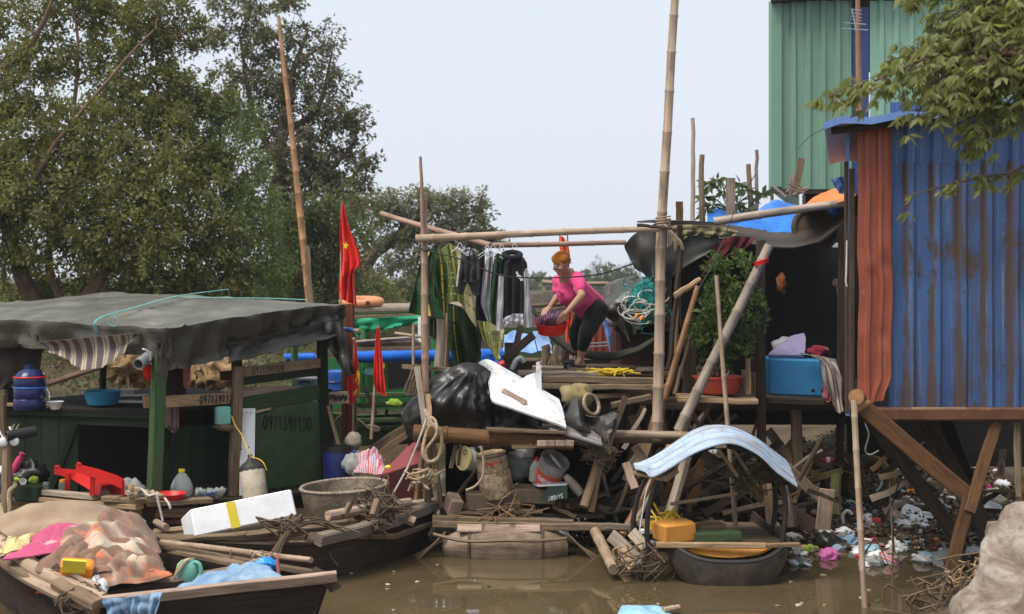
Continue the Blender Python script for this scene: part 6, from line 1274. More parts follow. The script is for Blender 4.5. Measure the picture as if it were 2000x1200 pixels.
for a, b, w_ in (((835, 1000, 14.3), (838, 845, 14.3), 14), ((812, 985, 14.5), (828, 870, 14.4), 11), ((862, 990, 14.4), (846, 865, 14.3), 10), ((1155, 1000, 14.3), (1180, 860, 14.4), 14), ((1140, 990, 14.2), (1168, 905, 14.4), 17)):
    m = MB(); m.tube([at(*a), at(*b)], [px(w_, 14.3)/2]*2, 8); m.build('stake', random.choice(['plank', 'plank_tan', 'plank_grey']), ph)
for k in range(4): 
    m = MB(); m.box(at(1058+k*18, 866-k*.2, 14.0), (.09, .05, .06), (0, .03*k, 0)); m.build('tile_end', 'plank_pink', ph)
# floating barrel of wood below
fbz = thing('float_barrel', 'muddy staved wooden barrel floating under the raft front', 'barrel', at(990, 1070, 14.35)); c = at(988, 1056, 14.15)
g = G('muddy barrel staves'); v = g.coord('UV', (1, 6, 1), rnd=False); c_ = g.ramp(g.noise(v, 2.5, 5), [(.35, (.15, .10, .065)), (.65, (.33, .25, .18))]); c_ = g.mix(g.ramp(g.noise(g.coord('Object', rnd=False), 5, 5), [(.45, 0), (.65, .8)]), c_, (.12, .085, .055)); g.base(c_); g.bump(g.noise(v, 5, 3), .5, .01); M['staves'] = g.set(.7, .3)
m = MB(); m.lathe([(.001, -.64), (.10, -.62), (.17, -.5), (.225, -.33), (.255, -.12), (.258, 0), (.255, .12), (.225, .33), (.17, .5), (.10, .62), (.001, .64)], c+V(0, 0, -.06), (1, 0, 0), 26); m.build('body', 'staves', fbz)
for x in (-.36, -.08, .22): m = MB(); m.box(c+V(x, -.13, .145), (.25, .09, .03), (.75, 0, 0), .2, wob=.008); m.build('stave_board', 'plank_pink', fbz)
m = MB(); m.tube(spline([c+V(-.72, -.20, .10), c+V(-.4, -.27, .045), c+V(0, -.29, .055), c+V(.35, -.28, .05), c+V(.6, -.2, .06)], 4), .018, 6); m.build('hoop', 'plank', fbz)
for x in (-.36, .36): m = MB(); m.lathe([(.235, -.02), (.25, 0), (.235, .02)], c+V(x, 0, -.06), (1, 0, 0), 26, sx=.93, sy=.93); m.build('hoop', 'rope_dark', fbz)
for s_ in (-1, 1):
    for k in range(3): 
        m = MB(); m.tube([c+V(s_*.6, -.1, .1-.03*k), c+V(s_*(.95+.05*k), -.25+.1*k, -.22)], .012, 5); m.build('tie_strap', 'plank', fbz)
# black plastic heap
g = G('black plastic sheeting'); o = g.coord('Object', rnd=False); n1 = g.noise(o, 2.2, 5, .6); g.base(g.ramp(n1, [(.35, (.010, .0095, .009)), (.62, (.028, .026, .025)), (.78, (.075, .07, .068))])); 
wv = g.n('TexWave'); wv.inputs['Scale'].default_value = 2.0; wv.inputs['Distortion'].default_value = 5; wv.inputs['Detail'].default_value = 3; g.l(o, wv.inputs[0]); g.bump(wv.outputs[0], .28, .03); M['poly_black'] = g.set(.38, .5)
P = []; bc = at(880, 852, 14.65)
for i in range(91):
    t = i/90; x = lerp(783, 1050, t); yt = np.interp(x, [783, 800, 835, 870, 905, 930, 945, 962, 1000, 1050], [800, 782, 745, 722, 708, 709, 716, 728, 760, 796]); yb = np.interp(x, [783, 795, 812, 830, 870, 962, 1050], [820, 852, 866, 838, 842, 846, 850]); row = []
    for j in range(41):
        q = j/40; y = lerp(yt, yb, q); cx = min((x-783)/190, .97)
        bulge = .50*math.sin(math.pi*min(1, q*.62+.16))**.8*(math.sin(math.pi*(cx*.9+.07))**.5)
        rad = math.atan2(y-712, x-925); w_ = .016*math.sin(rad*21+3*nz((x*.02, y*.02, 0)))*sm(0, .3, q)*sm(1, .7, q)+.085*nz((x*.022, y*.028, 3), 1.1)+.05*abs(nz((x*.04+y*.02, y*.025, 8), 1.2))
        row.append(at(x+3*nz((y*.05, x*.03, 1)), y, 14.85-bulge-w_))
    P.append(row)
Pb = [[Vector((p.x, min(p.y+.02, 14.9)+.55*math.sin(math.pi*j/40)*0+.25, p.z)) for j, p in enumerate(r)] for r in P]
m = MB(); m.sheet(P, -.006); back = [[r[0], r[0]+V(0, .5, -.12), r[0]+V(0, .95, -.5)] for r in P]; m.sheet(back, .006); tag(m.build('black_plastic_sheet', 'poly_black'), 'big bulging heap wrapped in shiny black plastic on the raft roof', 'plastic sheet')
# the black rubber-like sheet at the right end
hang('grey_rubber_sheet', 'grey black rubber sheet with two peaks right of the white panel', 'sheet', paint('greyed rubber sheet', (.05, .046, .042), dirt=(.13, .11, .09), da=.6, rough=.55), [[(1100, 795), (1128, 778), (1145, 812), (1180, 812), (1210, 800)], [(1100, 815), (1130, 815), (1150, 835), (1185, 835), (1205, 818)], [(1105, 835), (1140, 840), (1165, 852), (1185, 860), (1195, 850)], [(1120, 845), (1150, 852), (1172, 862), (1180, 880), (1190, 875)]], 14.2, fold=.22, k=2, seed=2)
m = MB()
for k in range(60):
    c = at(1172, 885, 14.15); m.tube(spline([c+V(random.gauss(0, .08), random.gauss(0, .05), random.gauss(0, .07)) for _ in range(4)], 3), .004, 3, False)
tag(m.build('frayed_net', 'rope_dark'), 'frayed knot of net fibres under the right end of the rubber sheet', 'netting')
wp2 = thing('fibreglass_sheet', 'broken curved white panel with a slot lying over the black plastic heap', 'panel', at(1035, 830, 14.1))
g = G('worn white panel'); o = g.coord('Object', rnd=False); c_ = g.mix(g.ramp(g.noise(o, 9, 6, .7), [(.52, 0), (.66, .85)]), (.70, .73, .77), (.45, .32, .2)); c_ = g.mix(g.ramp(g.noise(o, 3, 4), [(.55, 0), (.75, .5)]), c_, (.45, .5, .56)); g.base(c_); M['panel_white'] = g.set(.35, .4)
rows = [[(932, 712, 15.0), (950, 735, 14.75), (957, 768, 14.3)], [(938, 706, 14.9), (960, 736, 14.6), (962, 782, 14.1)], [(956, 703, 14.75), (985, 740, 14.42), (1000, 797, 14.04)], [(1000, 727, 14.66), (1030, 762, 14.36), (1052, 815, 14.0)], [(1048, 754, 14.56), (1070, 782, 14.3), (1090, 828, 13.97)], [(1092, 780, 14.45), (1100, 803, 14.25), (1106, 834, 13.95)]]
m = MB(); rr = [spline([at(*p) for p in r], 6) for r in rows]; cols = [spline([r[j] for r in rr], 5) for j in range(len(rr[0]))]; m.sheet(cols, .022); m.build('panel', 'panel_white', wp2)
m = MB(); m.beam(at(982, 763, 14.24), at(1027, 788, 14.12), px(11, 14.2), .02, up=(0, -1, .4)); m.build('slot_strip', 'plank_pink', wp2)
m = MB(); m.sheet([[at(1047, 708, 14.5), at(1046, 760, 14.5)], [at(1057, 705, 14.5), at(1058, 765, 14.5)]], .02); m.sheet([[at(1016, 746, 14.55), at(1020, 757, 14.5)], [at(1030, 735, 14.55), at(1032, 757, 14.5)], [at(1047, 728, 14.5), at(1047, 760, 14.5)]], .02); m.build('broken_flange', 'panel_white', wp2)
pb = thing('weathered_board', 'grey peeling board lying below the white panel at the raft roof edge', 'board', at(1140, 865, 14.05)); m = MB(); m.sheet([[at(1072, 838, 13.98), at(1095, 826, 14.3)], [at(1130, 855, 13.98), at(1150, 838, 14.3)], [at(1176, 869, 13.98), at(1172, 848, 14.3)]], .02); m.build('board', wood('peeling white board', (.42, .40, .37), (.22, .18, .14)), pb)
lump('sack', 'yellowish woven sack standing behind the white panel', 'sack', cloth('straw sack', (.36, .29, .15), (.24, .19, .09)), at(1125, 775, 14.8), (.16, .12, .14), wob=.35, n=14)
m = MB(); m.lathe([(.11+.02*math.cos(a), .02*math.sin(a)) for a in [i*1.05 for i in range(6)]], at(1155, 790, 14.7), (.6, -.6, .3), 18, closed=True); tag(m.build('cane_hoop', 'bamboo'), 'cane hoop leaning beside the straw coloured sack', 'hoop')
stick('p', 'leaning_lath', 'dark lath rising at the right end of the rubber sheet', 'lath', 'plank_dark', (1185, 880, 14.1), (1222, 775, 14.3), 12)
# ---- buckets and rubbish under the raft roof
bk = thing('plastic_bucket', 'tilted white bucket with a yellowed round lid facing out under the raft roof', 'bucket', at(915, 925, 14.7)); c = at(912, 896, 14.6); ax = V(-.75, -.62, .12)
m = MB(); m.lathe([(.001, 0), (.12, 0), (.125, .03), (.125, .2), (.11, .28), (.001, .28)][::-1], c-ax*.28*0+V(.19, .16, -.03), ax, 26); m.build('body', 'white_plastic', bk)
m = MB(); c2 = c+V(.19, .16, -.03)+ax.normalized()*.285; m.lathe([(.001, .012), (.10, .012), (.125, .02), (.13, 0), (.12, -.02)], c2, ax, 26); m.build('lid', paint('yellowed lid', (.62, .53, .26), da=.4), bk)
m = MB(); q_ = V(0, 0, 1).rotation_difference(ax.normalized()); m.lathe([(.022, .0), (.03, .012), (.03, .02), (.018, .02), (.001, .005)], c2+ax.normalized()*.012+V(.035, 0, .06), ax, 12); m.build('bung', 'black_plastic', bk)
od = thing('old_pail', 'rust stained old pail with red lettering tied with rope under the raft roof', 'pail', at(970, 985, 14.4)); c = at(972, 968, 14.4); ax = at(958, 884, 14.35)-c; s_ = ax.length
g = G('stained old pail'); o = g.coord('Object', rnd=False); c_ = g.ramp(g.noise(o, 7, 6, .7, 1), [(.35, (.15, .085, .045)), (.55, (.40, .30, .19)), (.7, (.58, .50, .38))]); c_ = g.mix(g.ramp(g.noise(o, 26, 5), [(.56, 0), (.64, .8)]), c_, (.10, .05, .03)); g.base(c_); M['pail'] = g.set(.6, .3)
m = MB(); m.lathe([(.001, 0), (.165, 0), (.175, .04), (.18, s_*.5), (.165, s_*.62), (.16, s_*.8), (.145, s_*.95), (.13, s_), (.001, s_)], c, ax, 28, wob=.06); m.build('body', 'pail', od)
for z_ in (.62, .95): m = MB(); m.lathe([(.155, s_*z_-.012), (.172 if z_ < .8 else .15, s_*z_), (.155, s_*z_+.012)], c, ax, 28); m.build('hoop', 'plank', od)
FONT = {'C': [[(.9, .8), (.5, 1), (.1, .5), (.5, 0), (.9, .2)]], 'a': [[(.8, .6), (.4, .65), (.15, .3), (.45, 0), (.8, .25), (.8, .6), (.85, 0)]], 's': [[(.8, .6), (.4, .65), (.3, .42), (.75, .25), (.6, .02), (.2, .05)]], 't': [[(.45, .95), (.45, .15), (.75, 0)], [(.2, .62), (.75, .62)]], 'r': [[(.3, 0), (.3, .65)], [(.3, .4), (.55, .62), (.8, .6)]], 'o': [[(.5, .65), (.15, .33), (.5, 0), (.85, .33), (.5, .65)]], 'l': [[(.5, 1), (.5, 0)]], 'S': [[(.85, .85), (.5, 1), (.18, .77), (.5, .53), (.82, .27), (.5, 0), (.12, .13)]], 'A': [[(.05, 0), (.5, 1), (.95, 0)], [(.25, .38), (.75, .38)]], 'I': [[(.5, 0), (.5, 1)]], 'G': [[(.9, .8), (.5, 1), (.1, .5), (.5, 0), (.9, .2), (.9, .48), (.55, .48)]], 'O': [[(.5, 1), (.08, .5), (.5, 0), (.92, .5), (.5, 1)]], 'N': [[(.12, 0), (.12, 1), (.88, 0), (.88, 1)]], 'U': [[(.1, 1), (.12, .25), (.5, 0), (.88, .25), (.9, 1)]], 'R': [[(.15, 0), (.15, 1), (.75, .95), (.8, .6), (.15, .5), (.85, 0)]], 'E': [[(.85, 1), (.15, 1), (.15, 0), (.85, 0)], [(.15, .52), (.7, .52)]], 'M': [[(.05, 0), (.15, 1), (.5, .35), (.85, 1), (.95, 0)]], '1': [[(.25, .75), (.55, 1), (.55, 0)]], 'K': [[(.15, 0), (.15, 1)], [(.85, 1), (.15, .45), (.85, 0)]]}
SEG.update(FONT)
def text_on(txt, p0, x, y, h_, mat, parent, r, curve=None, flip=False):
    """letters from p0 along x (total vector), y up; curve(q) adds an offset along the text"""
    m = MB(); n = len(txt)
    for i, ch in enumerate(txt):
        for st in SEG[ch]:
            P = []
            for a, b in st:
                q = (i+.08+.84*a)/n; P.append(p0+x*q+y*(b*h_)+(curve(q) if curve else V(0, 0, 0)))
            Q = P if ch in 'AINEMK1' else spline(P, 3); m.tube(Q, r, 4)
    return m.build('lettering', mat, parent)
ad = ax.normalized(); xd = V(1, -.12, .16).normalized(); pz = c+ad*s_*.70
text_on('Castrol', pz+V(-.06, -.163, .01), V(.17, 0, .03), ad, .04, 'red_plastic', od, .0045, lambda q: V(0, .05*(2*abs(q-.36))**2*.45, 0))
rope('frayed_rope', 'frayed brown cord looping down over the rust stained pail', 'rope', [(940, 872, 14.1), (944, 900, 14.1), (943, 930, 14.1), (928, 950, 14.1), (910, 958, 14.1)], .014)
dr = thing('paint_tin', 'tipped tin with a torn orange label lying on the raft', 'tin', at(1075, 945, 14.6)); c = at(1062, 943, 14.6); ax = at(1085, 898, 14.45)-c; s_ = ax.length
m = MB(); m.lathe([(.001, 0), (.15, 0), (.155, .01), (.15, .02), (.15, s_-.02), (.158, s_-.01), (.158, s_), (.145, s_), (.14, s_-.05), (.001, s_-.06)], c, ax, 30); m.build('body', paint('rust streaked tin', (.35, .33, .31), dirt=(.16, .05, .03), da=.95, sc=8), dr)
ad = ax.normalized(); sd_ = ad.cross(V(0, 1, 0)).normalized(); 
m = MB(); P = []
for i in range(17):
    a = -1.15+2.3*i/16; e = sd_*math.sin(a)*.153+ (sd_.cross(ad))*math.cos(a)*.153*(1 if (sd_.cross(ad)).y < 0 else -1); P.append([c+ad*s_*.12+e, c+ad*s_*.62+e])
m.sheet(P, .002); m.build('label', paint('orange label', (.66, .10, .035), da=.4, sc=8), dr)
fr = (sd_.cross(ad)); fr = fr if fr.y < 0 else -fr
text_on('SUREMK11', c+ad*s_*.33+(-sd_ if sd_.x < 0 else sd_)*-.10+fr*.150, (sd_ if sd_.x > 0 else -sd_)*.21, ad, .045, 'white_foam', dr, .0045, lambda q: fr*(-.048*(2*(q-.5))**2+.012))
m = MB(); m.blob(c+ad*(s_-.03)+V(.02, 0, 0), (.10, .10, .015), (0, .9, 0), 8, .2); m.build('paint_crust', 'white_plastic', dr)
rcap = thing('drink_bottle', 'clear bottle with a red cap standing beside the tipped tin', 'bottle', at(1040, 940, 14.5)); c = at(1042, 940, 14.5)
m = MB(); m.lathe([(.001, 0), (.05, 0), (.055, .15), (.02, .22), (.001, .23)], c, (.15, 0, 1), 16); m.build('body', 'bagclear', rcap); m = MB(); m.lathe([(.022, .215), (.022, .25), (.001, .25)], c, (.15, 0, 1), 12); m.build('cap', 'red_plastic', rcap)
for k, (x, y, r_, mt, lb) in enumerate([(1012, 905, (.17, .12, .17), 'bagclear', 'large dusty clear plastic bag in the middle of the raft rubbish'), (1018, 880, (.14, .1, .08), 'white_plastic', 'white crumpled sack on top of the dusty plastic bag'), (965, 872, (.2, .12, .1), 'poly_black', 'black plastic bundle hanging under the raft roof')]): lump('plastic_bag', lb, 'bag', mt, at(x, y, 14.8-.1*k), r_, wob=.4, n=14, ws=3)
M['carton_green'] = paint('dark green printed carton', (.012, .04, .025), da=.4); M['carton'] = paint('brown carton', (.14, .105, .07), da=.6, sc=5)
cx_ = thing('beer_carton', 'flattened brown and dark green carton with upside down white lettering', 'carton', at(1050, 985, 14.3))
m = MB(); m.box(at(1040, 965, 14.45), (.5, .28, .15), (.05, .02, -.12), .06); m.build('body', 'carton', cx_)
m = MB(); m.sheet([[at(1052, 980, 14.22), at(1072, 950, 14.22)], [at(1108, 974, 14.18), at(1108, 946, 14.2)]], .012); m.build('printed_face', 'carton_green', cx_)
m = MB(); m.sheet([[at(1050, 949, 14.22), at(1040, 945, 14.5)], [at(1108, 946, 14.2), at(1108, 940, 14.5)]], .01); m.build('top_flap', 'white_plastic', cx_)
text_on('SAIGON', at(1100, 964, 14.17), at(1071, 971, 14.19)-at(1100, 964, 14.17), V(0, 0, -1), .045, 'white_plastic', cx_, .0035)
m = MB(); m.box(at(960, 978, 14.42), (.52, .24, .17), (.03, 0, .1), .08, wob=.02); tag(m.build('carton_box', 'carton'), 'soggy brown carton under the rust stained pail', 'carton')
m = MB(); m.lathe([(.001, 0), (.045, 0), (.05, .12), (.04, .2), (.03, .25), (.001, .25)], at(1135, 965, 14.4), (-.6, 0, .7), 16); tag(m.build('cream_bottle', 'cement'), 'cream coloured plastic bottle lying at the right of the carton', 'bottle')
tb = thing('timber_block', 'thick sawn timber block standing on the raft front', 'block', at(890, 1005, 14.2)); m = MB(); m.box(at(885, 985, 14.3), (.13, .2, .17), (.35, .2, .4), .05); m.build('block', 'plank_pink', tb)
m = MB(); m.tube(spline([at(830, 800, 14.1), at(845, 830, 14.0), at(862, 850, 14.0), at(858, 890, 14.0), at(838, 902, 14.0), at(826, 885, 14.0), at(832, 850, 14.05), at(845, 830, 14.0), at(860, 840, 14.0)], 5), .018, 7)
m.tube(spline([at(833, 812, 14.1), at(850, 822, 14.0), at(852, 850, 13.95), at(832, 880, 14), at(836, 905, 14)], 5), .016, 7); tag(m.build('hose_coil', 'rope'), 'coil of tan hose hung on the stakes at the left of the raft', 'hose')
rope('mooring_line', 'white mooring line running from the hose coil down to the middle sampan', 'cord_white', [(834, 815, 14.1), (822, 850, 14.1), (800, 905, 14.2), (790, 925, 14.2), (765, 970, 14.2)], .012)
rope('tie_rope', 'dark rope loop hanging to the water at the sampan bow', 'rope_dark', [(832, 1040, 14.4), (842, 1055, 14.4), (855, 1048, 14.35), (850, 1010, 14.3), (852, 990, 14.3)], .012)
lash('rope_knot', 'frayed knot of rope on the left stakes below the hose coil', (826, 930, 14.15), 20, 1, 'rope', .07, .010)
lash('twig_litter', 'dry brown twigs heaped on the raft front planks', (985, 1006, 14.25), 20, 1, cloth('dry straw', (.30, .18, .10), (.2, .12, .07)), .16, .006)
stick('r', 'grey_board', 'dark stick leaning by the bucket lid under the raft roof', 'stick', 'plank_dark', (880, 985, 14.4), (935, 910, 14.5), 9)
stick('p', 'rubbish_lath', 'pinkish lath standing left of the yellowed bucket lid', 'lath', 'plank_pink', (880, 915, 14.6), (890, 870, 14.7), 8)
stick('p', 'rubbish_lath', 'dark stave leaning against the yellowed bucket lid', 'lath', 'plank_dark', (895, 910, 14.3), (900, 868, 14.35), 6)
# ================================================================ THE WOMAN
def organic(name, prims, mat, parent, vox=.008, sm_=6, wr=0.0, ws=14):
    """one continuous surface grown round tapered limbs and blobs"""
    m = MB()
    for q in prims:
        if q[0] == 'c': m.capsule(q[1], q[2], q[3], q[4], 14)
        else: m.blob(q[1], q[2], q[3] if len(q) > 3 else (0, 0, 0), 10, 0)
    O = Vector(parent['_o']); me = bpy.data.meshes.new(name); me.from_pydata([tuple(Vector(p)-O) for p in m.v], [], m.f)
    t_ = bpy.data.objects.new(name+'_src', me); COL.objects.link(t_)
    r = t_.modifiers.new('r', 'REMESH'); r.mode = 'VOXEL'; r.voxel_size = vox; r.use_smooth_shade = True
    s_ = t_.modifiers.new('s', 'SMOOTH'); s_.factor = .5; s_.iterations = sm_
    dg = bpy.context.evaluated_depsgraph_get(); out = bpy.data.meshes.new_from_object(t_.evaluated_get(dg)); bpy.data.objects.remove(t_); bpy.data.meshes.remove(me)
    out.name = name
    if wr:
        for v in out.vertices:
            k = wr*(abs(nz(v.co*Vector((1, 1, 1.8)) if False else (v.co.x*ws*.5+v.co.z*ws*.5, v.co.y*ws*.4, v.co.z*ws*.4-v.co.x*ws*.3), 1, 3)) - .25); v.co += v.normal*k
    out.materials.clear(); out.materials.append(M[mat] if isinstance(mat, str) else mat)
    for p in out.polygons: p.use_smooth = True
    o = bpy.data.objects.new(name, out); COL.objects.link(o); o.parent = parent; o['_o'] = tuple(O); return o
wo = thing('person', 'woman in a pink top, black cropped trousers and ochre headscarf bending over a red basin', 'person', at(1130, 722, 15.4))
nb = at(1108, 540, 15.36); chest = at(1117, 562, 15.42); waist = at(1138, 585, 15.55); pel = at(1157, 602, 15.66); belly = at(1122, 585, 15.42)
head = at(1096, 516, 15.22); shR, shL = at(1090, 548, 15.58), at(1128, 545, 15.22)
elR, wrR, haR = at(1090, 578, 15.55), at(1074, 600, 15.4), at(1065, 607, 15.32)
elL, wrL, haL = at(1136, 578, 15.05), at(1108, 609, 15.02), at(1101, 618, 15.02)
hpR, knR, anR = at(1147, 607, 15.8), at(1124, 655, 15.62), at(1130, 702, 15.78)
hpL, knL, anL = at(1165, 607, 15.52), at(1144, 655, 15.32), at(1133, 702, 15.44)
fd = V(-.72, -.62, -.30).normalized(); hu = (V(0, 0, 1)-fd*fd.z).normalized(); hs = fd.cross(hu).normalized()
body = [('c', nb, chest, .10, .15), ('c', chest, waist, .15, .155), ('c', waist, pel, .155, .16), ('c', nb+V(.01, 0, -.02), head+V(.02, .02, -.05), .055, .05),
        ('b', head+hu*.02-fd*.01, (.082, .092, .105)), ('c', head-hu*.05+fd*.03, head-hu*.075+fd*.045, .05, .038), ('b', head+fd*.085-hu*.022, (.014, .014, .016)), ('c', head+fd*.083+hu*.01, head+fd*.094-hu*.018, .008, .010),
        ('b', head+fd*.082-hu*.058, (.02, .012, .009)), ('b', head+hs*.084-fd*.01, (.012, .022, .03)), ('b', head-hs*.084-fd*.01, (.012, .022, .03)), ('b', head+fd*.06-hu*.03+hs*.04, (.028, .028, .028)), ('b', head+fd*.06-hu*.03-hs*.04, (.028, .028, .028)),
        ('c', shR, elR, .055, .043), ('c', elR, wrR, .043, .026), ('c', shL, elL, .058, .046), ('c', elL, wrL, .046, .027),
        ('c', chest, shR, .08, .06), ('c', chest, shL, .08, .06),
        ('c', hpR, knR, .10, .068), ('c', knR, anR, .062, .036), ('c', hpL, knL, .105, .07), ('c', knL, anL, .064, .037)]
for an, tx, ty, dd in ((anR, 1113, 716, 15.62), (anL, 1113, 717, 15.30)):
    toe = at(tx, ty, dd); toe.z = 1.822; heel = Vector((an.x+.03, an.y+.02, 1.828)); body += [('c', an, heel, .036, .032), ('c', heel, toe, .032, .03), ('c', an, toe+V(.08, .03, .02), .032, .024)]
    for k in range(5): sdv = (toe-heel).normalized().cross(V(0, 0, 1)); b_ = toe+sdv*(.032-.016*k)-V(0, 0, .006); body.append(('c', b_, b_+(toe-heel).normalized()*(.03-.003*k), .010, .008))
def hand(wr, pa, down, side, curl):
    """palm, four unequal bent fingers and a thumb"""
    d = (pa-wr).normalized(); n = down; s_ = d.cross(n).normalized()*side; L = [('c', wr, wr+d*.03, .026, .028)]
    for k in range(4):
        b = wr+d*.03+s_*(-.027+.018*k); kn = wr+d*.085+s_*(-.030+.020*k); L.append(('c', b, kn, .015, .0125)); l = (.034, .041, .039, .030)[k]
        p1 = kn+(d*math.cos(curl)+n*math.sin(curl))*l; p2 = p1+(d*math.cos(curl*1.9)+n*math.sin(curl*1.9))*l*.8; L += [('c', kn, p1, .0105, .0095), ('c', p1, p2, .0095, .0075)]
    t0 = wr+d*.03-s_*.024; t1 = t0+(d*.6-s_*.8).normalized()*.035+n*.008; t2 = t1+(d*.85-s_*.15+n*.45).normalized()*.03; L += [('c', t0, t1, .014, .012), ('c', t1, t2, .0115, .009)]
    return L
body += hand(wrR, haR, V(-.2, -.3, -.9).normalized(), 1, .45)+hand(wrL, haL, V(-.6, .5, -.55).normalized(), -1, .7)
organic('body', body, 'skin', wo, .0062, 4)
M['pink'] = cloth('bright pink jersey', (.74, .085, .25), (.62, .055, .18), 7); M['scarf'] = cloth('ochre headscarf', (.40, .145, .018), (.28, .095, .012), 14); M['leggings'] = cloth('black leggings', (.012, .011, .012), (.007, .007, .007))
slR = shR.lerp(elR, .60); slL = shL.lerp(elL, .62)
organic('top', [('c', nb+V(.025, .02, -.045), chest, .095, .168), ('c', chest, waist, .168, .172), ('c', waist, pel+V(-.02, 0, .01), .172, .18), ('c', belly, waist, .13, .14), ('b', chest+V(-.05, -.05, -.09), (.12, .12, .11)), ('c', shR, slR, .07, .066), ('c', shL, slL, .075, .072), ('c', chest, shR, .09, .068), ('c', chest, shL, .09, .07)], 'pink', wo, .009, 4, .034, 11)
organic('trousers', [('c', pel+V(.01, 0, -.03), hpR, .165, .13), ('c', pel+V(.01, 0, -.03), hpL, .165, .135), ('c', hpR, knR, .125, .085), ('c', knR, knR.lerp(anR, .42), .083, .066), ('c', hpL, knL, .13, .09), ('c', knL, knL.lerp(anL, .42), .088, .07)], 'leggings', wo, .009, 4, .022, 12)
organic('headscarf', [('b', head+hu*.045-fd*.018, (.098, .100, .100)), ('c', head+hu*.055+hs*.06, head+hu*.055-hs*.06, .055, .055), ('c', head-fd*.07+hu*.03, head-fd*.12+hu*.01, .055, .028), ('b', head-fd*.12+hu*.012, (.03, .03, .024))], 'scarf', wo, .007, 5, .008, 20)
for s_ in (-1, 1):
    m = MB(); m.tube(spline([head+fd*.083+hu*.014+hs*s_*.016, head+fd*.086+hu*.020+hs*s_*.034, head+fd*.068+hu*.014+hs*s_*.056], 3), .003, 5); m.build('eyebrow', 'ink', wo)
    m = MB(); m.tube([head+fd*.083-hu*.003+hs*s_*.022, head+fd*.079-hu*.005+hs*s_*.042], .0035, 6); m.build('eye', 'ink', wo)
m = MB(); m.tube(spline([head+fd*.086-hu*.056+hs*.024, head+fd*.096-hu*.053, head+fd*.086-hu*.056-hs*.024], 4), .0055, 6); m.build('mouth', paint('lips', (.28, .07, .06), da=0), wo)
m = MB()
for k in range(3): c_ = chest+V(-.14+.022*k, -.13-.01*k, -.045-.012*k); m.box(c_+V(-.01, -.02, 0), (.014, .01, .03), (0, .3, -.6))
m.build('printed_lettering', paint('dark pink print', (.25, .015, .07), da=0), wo)
for an, toe in ((anR, at(1113, 716, 15.62)), (anL, at(1113, 717, 15.30))):
    toe.z = 1.80; heel = Vector((an.x+.04, an.y+.03, 1.80)); d_ = (toe-heel).normalized(); m = MB(); P = []
    for i in range(9):
        t = i/8; w_ = .038+.014*math.sin(t*2.6); P.append([heel.lerp(toe+d_*.05, t)+d_.cross(V(0, 0, 1))*w_*q for q in (-1, -.5, 0, .5, 1)])
    m.sheet(P, .022); sdv = d_.cross(V(0, 0, 1))
    for off in (.02, -.03): c_ = toe-d_*(.0+off); m.tube(spline([c_-sdv*.05+V(0, 0, -.005), c_-sdv*.035+V(0, 0, .045), c_+V(0, 0, .062), c_+sdv*.035+V(0, 0, .045), c_+sdv*.05+V(0, 0, -.005)], 4), .014, 6)
    m.build('sandal', 'black_plastic', wo)
bc_ = at(1077, 652, 15.14)
basin('red_basin', 'red plastic basin of washing held by the woman in pink', 'red_plastic', bc_+V(0, .0, .0), .178, .125, (.20, 0, 0), bot=.74)
g = G('patterned navy washing'); v = g.coord('Object'); vr = g.n('TexVoronoi'); vr.inputs['Scale'].default_value = 28; g.l(v, vr.inputs['Vector']); wv = g.n('TexWave'); wv.inputs['Scale'].default_value = 14; wv.inputs['Distortion'].default_value = 6; g.l(v, wv.inputs[0])
c = g.ramp(wv.outputs[0], [(.3, (.02, .025, .07)), (.5, (.05, .08, .2)), (.56, (.55, .55, .6)), (.64, (.04, .05, .14)), (.85, (.3, .06, .08))]); g.base(c); M['washing'] = g.set(.9, .1)
wl = None
for k, (dx, dy, dz_, r) in enumerate([(-.10, -.02, .13, (.075, .07, .05)), (.0, -.05, .145, (.08, .07, .055)), (.09, -.03, .14, (.07, .07, .05)), (-.03, .06, .15, (.10, .07, .06)), (.05, .05, .16, (.08, .07, .05))]):
    m = MB(); m.blob(bc_+V(dx, dy, dz_), r, (k, k*.7, k*2), 12, .5, 3)
    if wl is None: wl = tag(m.build('washing', 'washing'), 'heap of navy patterned washing in the basin the woman holds', 'laundry')
    else: m.build('garment', 'washing', wl)

# ================================================================ DARK SHACK ON THE RIGHT
sk = thing('shack', 'dark open fronted shack with a sagging brown roof edge between mast and blue shed', 'shack', at(1450, 900, 15.5))
TX = [1296, 1350, 1400, 1450, 1500, 1550, 1600, 1640, 1662]; TT = [430, 431, 435, 443, 453, 455, 444, 418, 396]; TB = [450, 460, 466, 473, 482, 484, 472, 440, 418]
def rz(x, arr): return float(np.interp(x, TX, arr))
m = MB(); P = []
for i in range(37):
    x = lerp(1296, 1662, i/36); row = []
    for j in range(5):
        q = j/4; row.append(at(x, lerp(rz(x, TB), rz(x, TT), q)+2*nz((x*.03, q, 0)), 15.5+.4*q))
    a = row[-1]; row += [a+V(0, 1.2, .05), a+V(0, 3.4, .12)]
    P.append(row)
m.sheet(P, .02); m.build('roof', paint('brown roofing sheet', (.06, .044, .032), dirt=(.022, .017, .013), da=.8), sk)
for a, b, c_, d_ in (((1306, 900, 18.6), (1306, 420, 18.6), (1665, 900, 18.6), (1665, 400, 18.6)),):
    m = MB(); m.sheet([[at(1290, 830, 18.4), at(1290, 446, 18.4)], [at(1480, 830, 18.5), at(1480, 440, 18.5)], [at(1700, 830, 18.5), at(1700, 420, 18.5)]], .04); m.build('back_wall', 'dark', sk)
